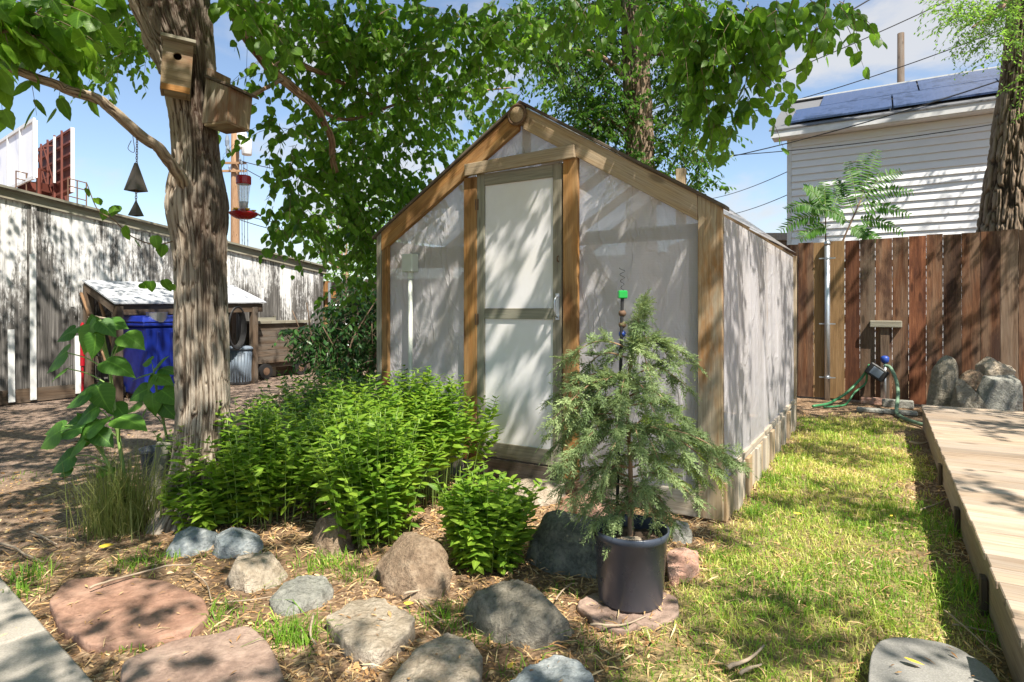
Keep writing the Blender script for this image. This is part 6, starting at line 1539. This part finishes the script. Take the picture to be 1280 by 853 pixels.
sunplant('tall young sunflower with broad heart shaped leaves left of the tree', s0, [s0, P(158, 610, 3.46), P(150, 560, 3.45), P(143, 510, 3.45), P(137, 460, 3.45), P(130, 425, 3.45), P(125, 400, 3.45)],
         [(66, 450, 3.4, .19, -.95, .55), (72, 466, 3.35, .13, -.9, .4), (150, 457, 3.3, .17, .75, .25), (166, 424, 3.35, .15, .9, .35), (140, 403, 3.4, .17, .95, -.05), (108, 425, 3.35, .15, -.3, .9), (98, 408, 3.45, .14, -.9, .1), (80, 418, 3.5, .12, -.9, .4), (118, 400, 3.5, .10, -.3, -.6), (120, 432, 3.3, .13, .2, .9), (95, 496, 3.35, .18, -.85, .3), (135, 410, 3.35, .11, .6, .5), (112, 410, 3.35, .10, -.5, .5), (128, 500, 3.35, .16, .3, .9), (165, 525, 3.3, .18, .9, .1), (105, 518, 3.35, .16, -.8, .5), (150, 512, 3.45, .12, .8, .5), (134, 587, 3.4, .10, .9, -.3), (118, 490, 3.5, .13, -.6, .6), (152, 430, 3.5, .11, .7, -.3), (88, 530, 3.4, .15, -.9, .35)])
s1 = G(163, 658)
sunplant('shorter sunflower leaning left with drooping bluish leaves', s1, [s1, P(152, 620, 3.42), P(135, 580, 3.4), P(118, 552, 3.38), P(105, 540, 3.36)],
         [(58, 548, 3.3, .17, -.95, .5), (84, 538, 3.3, .15, -.7, .1), (75, 578, 3.3, .16, -.8, .45), (104, 548, 3.3, .13, -.5, .7), (92, 560, 3.25, .13, -.8, .7), (120, 530, 3.3, .14, .5, -.6), (80, 588, 3.3, .10, -.9, .5), (130, 548, 3.3, .12, .8, .5), (110, 528, 3.4, .13, -.3, -.8), (68, 536, 3.4, .11, -.8, .2)], .012)
s2 = G(211, 566)
sunplant('small sunflower in shade behind the trunk in front of the blue bin', s2, [s2, P(207, 540, 5.1), P(200, 510, 5.1), P(194, 480, 5.1), P(192, 462, 5.1)],
         [(199, 452, 5.0, .15, .5, -.7), (178, 468, 5.0, .17, -.8, .1), (212, 462, 5.0, .15, .9, .1), (205, 474, 4.95, .15, .7, .3), (186, 478, 4.95, .15, -.3, .7), (172, 492, 5.0, .18, -.8, .4), (213, 496, 4.95, .18, .7, .5), (165, 508, 5.0, .17, -.8, .3), (190, 506, 4.95, .18, .1, .8), (212, 515, 5.0, .16, .6, .6), (176, 520, 4.95, .15, -.4, .7), (200, 500, 5.1, .15, .4, .5), (182, 452, 5.1, .12, -.6, .1)], .012)
# ---------------------------------------------------------------- grass tuft, leaning board, small black pot by the trunk
g = G(150, 664); n = 900
q = rng.normal(0, .085, (n, 2)); b = MB(); th = np.arctan2(q[:, 1], q[:, 0])
blades(b, g[0]+q[:, 0], g[1]+q[:, 1]*.8, rng.uniform(.2, .60, n), rng.uniform(.0012, .0024, n), np.clip(rng.normal(.36, .28, n), 0, 1), .62)
tag(b.build('grass_tuft', M['reed'], loc=g), 'tall tuft of fine grass at the foot of the sunflowers', 'grass tuft')
for k, (a_, c_, l_) in enumerate((((160, 640), (122, 588), 1), ((165, 650), (110, 600), 1))):
    pass
lb0, lb1 = G(184, 652), P(206, 553, 3.62)
b = MB(); bar(b, lb0-UP*.03, lb1, .085, .03, [1, .2, 0]); tag(b.build('leaning_board', M['greywood'], loc=lb0, bevel=.008), 'weathered grey board leaning against the tree trunk', 'board')
pc3 = G(197, 598)
b = MB(); lathe(b, pc3, [(.085, 0), (.115, .20), (.122, .205), (.122, .225), (.112, .225), (.10, .19), (0, .188)], 28)
tag(b.build('plant_pot', M['pot'], loc=pc3, smooth=False), 'small black plant pot behind the leaning grey board', 'pot', 'black plant pots')
pc4 = G(245, 645)
b = MB(); lathe(b, pc4, [(.07, 0), (.085, .16), (.09, .17), (.08, .17), (.07, .14), (0, .138)], 28)
tag(b.build('plant_pot', M['pot'], loc=pc4, smooth=False), 'small dark pot hidden under mint leaves at the foot of the trunk', 'pot', 'black plant pots')
# brush pile
bp0 = G(395, 512); b = MB(); n = 420
for k in range(n):
    a = rng.uniform(0, 6.28); rr_ = rng.uniform(0, 1)**.6; c = bp0+np.array([.85*rr_*math.cos(a), .55*rr_*math.sin(a), .34*(1-rr_**1.5)*rng.uniform(.2, 1)+.02])
    d = unit(np.array([rng.normal(), rng.normal(), rng.normal(0, .25)])); L_ = rng.uniform(.15, .45)
    p = catmull([c-d*L_/2, c+rng.normal(0, .03, 3), c+d*L_/2-UP*.03], 3); p[:, 2] = np.maximum(p[:, 2], .01); tube(b, p, rng.uniform(.003, .007), 5, cap=False)
tag(b.build('brush_pile', M['dry'], loc=bp0, smooth=True), 'heap of dry grey twigs between the tree and the dark bush', 'brush pile')
# ---------------------------------------------------------------- juniper in the black pot
jc = np.array([(788-CXP)/FPX*2.545, 2.545, .022])
pot = thing('plant_pot', 'large black nursery pot on a flat slab holding the young juniper', 'pot', jc, 'black plant pots')
b = MB(); lathe(b, jc, [(.0, .0), (.128, .0), (.133, .008), (.152, .268), (.159, .272), (.161, .300), (.156, .303), (.150, .295), (.148, .235)], 56, cap=False); b.build('shell', M['pot'], pot, smooth=True).data.polygons.foreach_set('use_smooth', [True]*0) if False else None
b = MB(); lathe(b, jc, [(.0, .0), (.128, .0), (.133, .008), (.152, .268), (.159, .272), (.161, .300), (.156, .303), (.150, .295), (.148, .235)], 56, cap=False)
b.build('shell', M['pot'], pot, smooth=True)
b = MB(); th = np.linspace(0, 2*math.pi, 41)[:-1]; V = [jc+np.array([r*math.cos(a), r*math.sin(a), .245+.012*noise(r*30*math.cos(a), r*30*math.sin(a), 2)+(.01 if r < .1 else 0)]) for r in (.1485, .12, .08, .04, .005) for a in th]
i = np.arange(4)[:, None]*40; j = np.arange(40)[None]; j2 = (j+1) % 40
b.add(V, [np.stack([i+j, i+j2, i+40+j2, i+40+j], 2).reshape(-1, 4), (np.arange(40)+160)[None]]); b.build('soil', M['soil'], pot, smooth=True)
for k in (1, 2):
    pass
rock('stone', 'small pale stone lying on the soil inside the black pot', [(-.05, -.03), (.0, -.045), (.06, -.03), (.05, .02), (.0, .035), (-.05, .02)], .03, 'beige', org=jc+np.array([-.02, -.075, .25]), rough=.006, dome=.2, seed=61, group='edging stones of the bed')
jn = thing('juniper', 'young grey green juniper with feathery drooping sprays growing in the black pot', 'juniper', jc+UP*.25)
tb_ = MB(); tk = catmull([jc+UP*.22, jc+np.array([.0, .0, .55]), jc+np.array([-.01, .01, .85]), jc+np.array([.03, .0, 1.17])], 8); tube(tb_, tk, np.linspace(.013, .003, len(tk)), 10); tb_.build('trunk', M['juntwig'], jn, smooth=True)
jl, jy, jt = MB(), MB(), MB()
def spray(mb, p, d, L, tint):
    """one flat feathery spray: an axis with side shoots, each a row of narrow scale bundles"""
    d = unit(d); s = unit(np.cross(d, UP)+rng.normal(0, .25, 3)); n_ = np.cross(s, d)
    pos = []; dd = []; sz = []
    ns = 9
    for k in range(ns):
        t = (k+.5)/ns; a = p+d*L*t-UP*.25*L*t*t
        ll = L*.55*(1-t*.75)*rng.uniform(.7, 1.1)
        for sg in (-1, 1):
            e = unit(d*.75+s*sg*rng.uniform(.55, .95)+n_*rng.normal(0, .22)-UP*.12)
            m_ = 4
            for q in range(m_):
                pos.append(a+e*ll*q/m_); dd.append(e+rng.normal(0, .12, 3)); sz.append(ll/m_*1.5)
                if q in (1, 2):
                    sd = unit(e*.7+np.cross(n_, e)*rng.choice([-1, 1])*.7+n_*rng.normal(0, .3)); pos.append(a+e*ll*(q+.3)/m_); dd.append(sd); sz.append(ll*.32)
    for q in range(5): pos.append(p+d*L*(.3+.16*q)-UP*.25*L*(.3+.16*q)**2); dd.append(d-UP*.3); sz.append(L*.24)
    pos = np.array(pos); leaves(mb, L_DIA, pos, np.array(dd), np.tile(n_, (len(pos), 1))+rng.normal(0, .5, (len(pos), 3)), np.array(sz), np.clip(tint+rng.normal(0, .14, len(pos)), 0, 1), np.clip(.0052/np.array(sz), .14, .45))
tips = [(702, 452, -.05), (684, 545, -.10), (690, 500, .05), (715, 622, -.12), (742, 655, -.06), (765, 668, -.08), (870, 455, 0), (858, 482, -.05), (885, 560, .0), (928, 580, -.12), (900, 590, -.1), (872, 625, -.08), (845, 655, .02), (820, 655, .0), (806, 386, 0), (800, 405, -.05), (828, 428, -.05), (845, 462, -.05), (690, 560, -.05), (712, 520, -.12), (735, 510, -.15), (700, 580, -.2), (850, 520, -.18), (870, 540, .1), (790, 630, -.02), (800, 560, -.28), (770, 540, -.25), (830, 590, -.25), (755, 590, -.15), (725, 560, -.2), (815, 480, -.15), (785, 470, -.1), (795, 430, -.08), (720, 470, .1), (740, 530, .15), (830, 540, .18), (800, 500, .2), (770, 600, .2), (850, 600, .15), (700, 610, -.05), (730, 640, .0), (880, 600, .05), (825, 640, 0.1), (780, 640, .05), (912, 575, .0), (690, 525, -.2), (860, 570, -.26), (745, 620, -.10), (805, 610, -.14), (820, 520, -.26), (775, 500, -.22), (705, 590, -.1), (722, 498, -.05), (710, 540, .12)]
for (px, py, dY) in tips:
    e = P(px, py, 2.55+dY)
    hz_ = e[2]+rng.uniform(.02, .16) if py > 430 else e[2]-.10
    hz_ = np.clip(hz_, jc[2]+.30, jc[2]+1.12); i = np.argmin(np.abs(tk[:, 2]-hz_)); a = tk[i]
    m = (a+e)/2+UP*.06
    p = catmull([a, m, e], 8); ln = np.sum(np.linalg.norm(np.diff(p, axis=0), axis=1))
    tube(jt, p, np.linspace(.0045, .0012, len(p)), 5)
    yel = 1 if (px > 805 and 520 < py < 610 and dY < .16 and rng.uniform() < .55) else 0  # some sprays at lower right take the yellower green
    k_ = int(10+ln*50); base = rng.uniform(.3, .8)
    for k in range(k_):
        t = (.22+.78*(k+rng.uniform())/k_); f_ = t*(len(p)-1); i = min(int(f_), len(p)-2); q = p[i]+(p[i+1]-p[i])*(f_-i)
        T = unit(p[i+1]-p[i]); d = unit(T*.8+rng.normal(0, .55, 3)+UP*(.12 if py < 540 else -.12))
        spray(jy if (yel and rng.uniform() < .4) else jl, q, d, rng.uniform(.05, .095), base+.1*(t-.5))
    spray(jl, p[-2], p[-1]-p[-2], .09, base+.1)
jl.build('foliage', M['jun'], jn, smooth=False)
if jy.n: jy.build('yellow_foliage', M['jun_y'], jn, smooth=False)
jt.build('branch', M['juntwig'], jn, smooth=True)
# black stake with green glass cap and a curly wire
k0 = jc+np.array([-.05, .05, .24]); ktop = P(778, 372, 2.65)
sk = thing('garden_stake', 'black garden stake with a green glass cap and curly wire in the pot', 'stake', k0)
b = MB(); tube(b, [k0, ktop], .0075, 8); b.build('stake', M['black'], sk)
b = MB(); hexa(b, [ktop+np.array([x, y, z]) for z in (-.005, .03) for x, y in ((-.02, -.018), (.02, -.018), (.02, .018), (-.02, .018))], UP); b.build('cap', M['greencap'], sk, bevel=.004)
b = MB(); b2_ = [ktop+UP*(.03+.10*t)+np.array([.013*math.cos(t*22), .013*math.sin(t*22), 0])*(.4+.6*t) for t in np.linspace(0, 1, 60)]; tube(b, b2_, .0013, 5); b.build('curl', M['black'], sk, smooth=True)
for z, m_ in ((-.12, 'rust'), (-.07, 'rust'), (-.16, 'bluetap'), (-.23, 'black')):
    b = MB(); lathe(b, ktop+UP*z, [(.006, -.016), (.015, -.008), (.017, 0), (.015, .008), (.006, .016)], 12); b.build('bead', M[m_], sk, smooth=True)
# ---------------------------------------------------------------- frond shoots over the fence
fb = fp(fs(1040), 0, -.35)
ft = thing('frond_sapling', 'tree of heaven sapling with long feathery fronds rising behind the fence', 'sapling', fb)
b = MB(); f0 = P(1048, 318, fb[1]); f1 = P(1076, 250, fb[1]-.1); f2 = P(1033, 290, fb[1]+.05)
tube(b, catmull([fb, fb+UP*1.4, f0, f1], 8), np.linspace(.022, .010, 25), 8); tube(b, catmull([fb+UP*1.2, f2-UP*.3, P(1032, 262, fb[1])], 6), np.linspace(.014, .008, 13), 8); b.build('stem', M['twig'], ft, smooth=True)
lf = MB(); rb_ = MB()
def frond(p0, p1, droop, nl, ls, dY=0):
    m = (p0+p1)/2+UP*droop
    p = catmull([p0, m, p1], 12); tube(rb_, p, np.linspace(.006, .002, len(p)), 5)
    t = np.linspace(.18, 1, nl); f_ = t*(len(p)-1); i = np.minimum(f_.astype(int), len(p)-2); q = p[i]+(p[i+1]-p[i])*(f_-i)[:, None]
    T = unit(p[i+1]-p[i]); s = unit(np.cross(T, np.array([0, -1.0, .5])))
    for sg in (-1, 1):
        d = s*sg+T*.35-UP*.25+rng.normal(0, .08, (nl, 3))
        leaves(lf, L_LANCE, q, d, np.tile(np.array([0, -.8, .7]), (nl, 1))+rng.normal(0, .15, (nl, 3)), ls*np.interp(t, [0, .3, .7, 1], [.8, 1, .9, .5])*rng.uniform(.9, 1.1, nl), np.clip(rng.normal(.5, .2, nl), 0, 1), 1.05)
Yf = fb[1]
for (a, e, dr, dY) in [((1076, 250), (1097, 188), .05, 0), ((1076, 250), (1080, 192), .02, .1), ((1072, 258), (1060, 203), .05, 0), ((1074, 255), (1125, 214), .10, -.1), ((1073, 258), (1140, 240), .12, -.1), ((1070, 265), (1136, 268), .10, -.2), ((1066, 275), (1128, 290), .08, -.1), ((1068, 268), (1045, 225), .06, .1), ((1032, 262), (1030, 228), .02, 0), ((1032, 264), (1006, 234), .07, -.1), ((1032, 266), (984, 262), .10, -.1), ((1034, 272), (976, 288), .10, 0), ((1036, 275), (1055, 232), .05, .1), ((1038, 282), (1000, 298), .05, -.1), ((1036, 270), (1022, 235), .04, 0), ((1060, 285), (1100, 300), .05, -.2), ((1064, 280), (1020, 262), .07, -.2), ((1062, 283), (1085, 298), .04, -.2)]:
    frond(P(*a, Yf), P(*e, Yf+dY), dr, 15, .15)
lf.build('frond', M['ail'], ft, smooth=True); rb_.build('rib', M['mint_stem'], ft, smooth=True)
# ---------------------------------------------------------------- things hanging in the mulberry
def boxpts(c, ex, ey, ez, x0, x1, y0, y1, z0, z1): return [c+ex*x+ey*y+ez*z for z in (z0, z1) for x, y in ((x0, y0), (x1, y0), (x1, y1), (x0, y1))]
# birdhouse one: faces the camera from the front of the trunk
hb_ = P(221, 84, 3.36)
bh = thing('birdhouse', 'plain timber birdhouse with a round hole on the front of the trunk', 'birdhouse', hb_, 'birdhouses on the mulberry')
a = R(3.5); ex = unit(np.array([.885*math.cos(a), .465, -math.sin(a)])); ey = unit(np.array([-.465, .885, .0])); ez = np.cross(ex, ey); ez = unit(ez)
hw, hh, hd = .074, .138, .13
# front with a real hole: ring of quads around the opening
def holed(c, ex, ez, w, h, hx, hz, r, n=32):
    th = np.linspace(0, 2*math.pi, n, endpoint=False); inner = [c+ex*(hx+r*math.cos(t))+ez*(hz+r*math.sin(t)) for t in th]; outer = []
    for t in th:
        dx, dz = math.cos(t), math.sin(t); k = min(((w-hx) if dx > 0 else (w+hx))/max(abs(dx), 1e-6), ((h-hz) if dz > 0 else (h+hz))/max(abs(dz), 1e-6)); outer.append(c+ex*(hx+dx*k)+ez*(hz+dz*k))
    # pull the four nearest outline points into the corners
    for cx_, cz_ in ((w, h), (-w, h), (-w, -h), (w, -h)):
        i = int(round(math.atan2(cz_-hz, cx_-hx)/(2*math.pi)*n)) % n; outer[i] = c+ex*cx_+ez*cz_
    return inner, outer
b = MB(); inn, out = holed(hb_, ex, ez, hw, hh, 0.0, .06, .021); back_ = [p+ey*.016 for p in inn]
V = np.array(inn+out+back_); n = 32; i = np.arange(n); j = (i+1) % n; q = V-hb_
b.add(V, [np.stack([i, i+n, j+n, j], 1)[:, ::-1], np.stack([i, j, j+2*n, i+2*n], 1)[:, ::-1]], np.stack([q@ex, q@ez, q@ey], 1)+3.3, .6); b.build('front', M['birdwood'], bh)
def hb(name, x0, x1, y0, y1, z0, z1, mat='birdwood', ax=None, par=bh, c=hb_, e=None):
    e_ = e or (ex, ey, ez); b = MB(); hexa(b, boxpts(c, *e_, x0, x1, y0, y1, z0, z1), ax if ax is not None else e_[2], .5); return b.build(name, M[mat], par, bevel=.002)
hb('side', -hw-.0, -hw+.016, .001, hd, -hh, hh); hb('side', hw-.016, hw, .001, hd, -hh, hh); hb('floor', -hw+.017, hw-.017, .001, hd, -hh+.0, -hh+.016, 'birdwood', ex); hb('back', -hw+.017, hw-.017, hd-.02, hd-.001, -hh+.02, hh, 'darkwood')
hb('roof', -hw-.012, hw+.012, -.045, hd, hh+.001, hh+.020, 'greywood', ex); hb('cleat', -hw+.0, hw-.01, .06, .08, hh+.0205, hh+.055, 'greywood', ex); hb('foot_strip', -hw+.002, hw-.002, -.006, -.0005, -hh, -hh+.035, 'timber_or', ex)
# birdhouse two: on the right of the trunk, seen from its side
h2 = P(272, 132, 3.54)
bh2 = thing('birdhouse', 'slanted roof birdhouse on the right flank of the trunk, seen from below', 'birdhouse', h2, 'birdhouses on the mulberry')
fx = unit(np.array([.93, -.36, -.05])); fy = unit(np.array([.36, .93, 0])); fzv = unit(np.array([.09, 0, 1.0])); fx = unit(fx-fzv*np.dot(fx, fzv)); fy = np.cross(fzv, fx)
def poly2(name, pts, y0, y1, mat='birdwood', ax=fzv):
    b = MB(); prism(b, [h2+fx*x+fzv*z+fy*y0 for x, z in pts], fy*(y1-y0), ax, .5); return b.build(name, M[mat], bh2, bevel=.002)
sd_ = [(.0, -.13), (.16, -.12), (.16, .072), (.0, .125)]
poly2('side', sd_, -.082, -.066); poly2('side', sd_, .066, .082)
poly2('back', [(-.02, -.13), (-.001, -.13), (-.001, .19), (-.02, .19)], -.08, .08); poly2('front', [(.161, -.125), (.178, -.125), (.178, .066), (.161, .072)], -.082, .082)
poly2('floor', [(.0, -.13), (.175, -.118), (.175, -.134), (.0, -.146)], -.081, .081, 'birdwood', fx); poly2('roof', [(-.02, .134), (.215, .056), (.215, .072), (-.02, .150)], -.095, .095, 'darkwood', fx)
# wind chime: two hanging pyramids on a chain
wc = P(172, 166, 3.1)
ch = thing('wind_chime', 'two dark metal pyramid bells hanging on a chain from the branch', 'wind chime', wc)
def pyr(name, cx_, y0, y1, w0, w1, Y=3.1):
    t_, b_ = P(cx_, y0, Y), P(cx_, y1, Y); b = MB(); wt, wb = w0/2/FPX*Y, w1/2/FPX*Y; al = R(28)
    def sq(c, w): return [c+np.array([math.cos(al+k*math.pi/2), math.sin(al+k*math.pi/2), 0])*w*1.25 for k in range(4)]
    V = sq(b_, wb)+sq(t_, wt)+sq(b_, wb*.9); b.add(V, [np.array([[0, 1, 5, 4], [1, 2, 6, 5], [2, 3, 7, 6], [3, 0, 4, 7], [4, 5, 6, 7], [0, 8, 9, 1], [1, 9, 10, 2], [2, 10, 11, 3], [3, 11, 8, 0]])]); return b.build(name, M['chime'], ch)
pyr('bell', 170, 204, 239, 3, 21); pyr('bell', 170, 252.5, 270, 2, 14)
b = MB(); c0_, c1_ = P(171.5, 164, 3.1), P(170, 253, 3.1)
for k in range(30):
    t = k/29; q = c0_*(1-t)+c1_*t; e = np.array([1, 0, 0]) if k % 2 else np.array([0, 1.0, 0]); tube(b, [q+e*.005*math.cos(s)+UP*.009*math.sin(s) for s in np.linspace(0, 6.28, 9)], .0016, 5, cap=False)
tube(b, catmull([P(164, 176, 3.1), P(160, 186, 3.08), P(168, 190, 3.12), P(166, 170, 3.1)], 5), .0016, 5); b.build('chain', M['rust'], ch)
# hummingbird feeder
hf = P(304.5, 262, 4.0); s_ = 4.0/FPX
fd = thing('hummingbird_feeder', 'red capped hummingbird feeder with clear bottle and red dish by the trunk', 'bird feeder', hf)
b = MB(); lathe(b, hf, [(.026, .0), (.028, .03), (.031, .05), (.034, .10), (.043, .165)], 28, cap=False); b.build('bottle', M['clear'], fd, smooth=True)
b = MB(); lathe(b, hf+UP*.005, [(.0, 0), (.024, .0), (.026, .03), (.029, .045), (0, .046)], 24, cap=False); b.build('collar', M['galv'], fd, smooth=True)
b = MB(); lathe(b, hf+UP*.166, [(.044, 0), (.047, .004), (.047, .05), (.043, .056), (0, .058)], 28, cap=False); b.build('cap', M['red'], fd)
b = MB(); lathe(b, hf-UP*.03, [(0, -.035), (.045, -.032), (.075, -.016), (.092, .0), (.094, .006), (.075, .012), (.04, .03), (.0, .034)], 36, cap=False); ds = b.build('dish', M['red'], fd, smooth=True)
for k in range(5):
    a = k*2*math.pi/5+.5; c = hf+np.array([.062*math.cos(a), .062*math.sin(a), -.012]); b = MB(); lathe(b, c, [(.004, 0), (.012, .004), (.017, .012), (.004, .010)], 10); b.build('flower', M['yellow'], ds, smooth=True)
b = MB(); tube(b, [P(300, 285, 4.0)+np.array([.10, 0, .10]), P(326, 270, 4.0)], .007, 6); b.build('perch', M['twig'], ds)
b = MB(); tube(b, catmull([hf+UP*.22, hf+UP*.24+np.array([.015, 0, .0]), hf+UP*.27, P(309, 60, 3.95)], 6), .0012, 5); b.build('hanger', M['wire'], fd)
# ---------------------------------------------------------------- camera, sun, sky
cam = bpy.data.cameras.new('camera'); co = bpy.data.objects.new('camera', cam); COL.objects.link(co)
co.location = (0, 0, CH); co.rotation_euler = (R(90), 0, 0)
cam.sensor_width = 36; cam.lens = FPX/1280*36; cam.shift_y = -(426.5-HY)/1280; cam.clip_end = 1200; cam.clip_start = .02
SC.camera = co
sl_ = bpy.data.lights.new('sun', 'SUN'); so = bpy.data.objects.new('sun', sl_); COL.objects.link(so)
sl_.energy = 5.0; sl_.angle = R(.53); sl_.color = (1.0, .925, .81)
from mathutils import Vector
so.rotation_euler = Vector(SUN).to_track_quat('Z', 'Y').to_euler(); so.location = (6, -6, 14)
elev = math.asin(SUN[2]); az = math.atan2(SUN[0], SUN[1])
w = bpy.data.worlds.new('World'); SC.world = w; w.use_nodes = True
t = w.node_tree; t.nodes.clear()
sky = t.nodes.new('ShaderNodeTexSky'); sky.sky_type = 'NISHITA'; sky.sun_disc = False; sky.sun_elevation = elev; sky.sun_rotation = az
sky.air_density = 1.0; sky.dust_density = .6; sky.ozone_density = 1.0
tc = t.nodes.new('ShaderNodeTexCoord')
mp = t.nodes.new('ShaderNodeMapping'); mp.inputs['Scale'].default_value = (1.0, 1.0, 2.4); mp.inputs['Location'].default_value = (1.7, .45, .2); t.links.new(tc.outputs['Generated'], mp.inputs[0])
nz = t.nodes.new('ShaderNodeTexNoise'); nz.inputs['Scale'].default_value = 2.3; nz.inputs['Detail'].default_value = 9; nz.inputs['Roughness'].default_value = .56; nz.inputs['Distortion'].default_value = .35; t.links.new(mp.outputs[0], nz.inputs[0])
rp = t.nodes.new('ShaderNodeMapRange'); rp.inputs[1].default_value = .51; rp.inputs[2].default_value = .655; rp.interpolation_type = 'SMOOTHSTEP'; t.links.new(nz.outputs[0], rp.inputs[0])
sm = t.nodes.new('ShaderNodeMath'); sm.operation = 'MULTIPLY'; sm.inputs[1].default_value = .80; t.links.new(rp.outputs[0], sm.inputs[0])
mx = t.nodes.new('ShaderNodeMix'); mx.data_type = 'RGBA'; sa = t.nodes.new('ShaderNodeMath'); sa.operation = 'ADD'; sa.inputs[1].default_value = .02; t.links.new(sm.outputs[0], sa.inputs[0]); t.links.new(sa.outputs[0], mx.inputs[0]); t.links.new(sky.outputs[0], mx.inputs[6]); mx.inputs[7].default_value = (4.0, 4.0, 4.05, 1)
bg = t.nodes.new('ShaderNodeBackground'); bg.inputs[1].default_value = .092; t.links.new(mx.outputs[2], bg.inputs[0])
ou = t.nodes.new('ShaderNodeOutputWorld'); t.links.new(bg.outputs[0], ou.inputs[0])
vs = SC.view_settings; vs.view_transform = 'Standard'; vs.look = 'None'; vs.gamma = 1.0; vs.use_curve_mapping = False; vs.exposure = 1.15
SC.display_settings.display_device = 'sRGB'
cy = SC.cycles; cy.max_bounces = 9; cy.diffuse_bounces = 5; cy.glossy_bounces = 3; cy.transmission_bounces = 6; cy.transparent_max_bounces = 10
cy.sample_clamp_indirect = 6.0; cy.use_denoising = True; cy.caustics_reflective = False; cy.caustics_refractive = False
for o in list(bpy.data.objects):
    if '_wl' in o: del o['_wl']
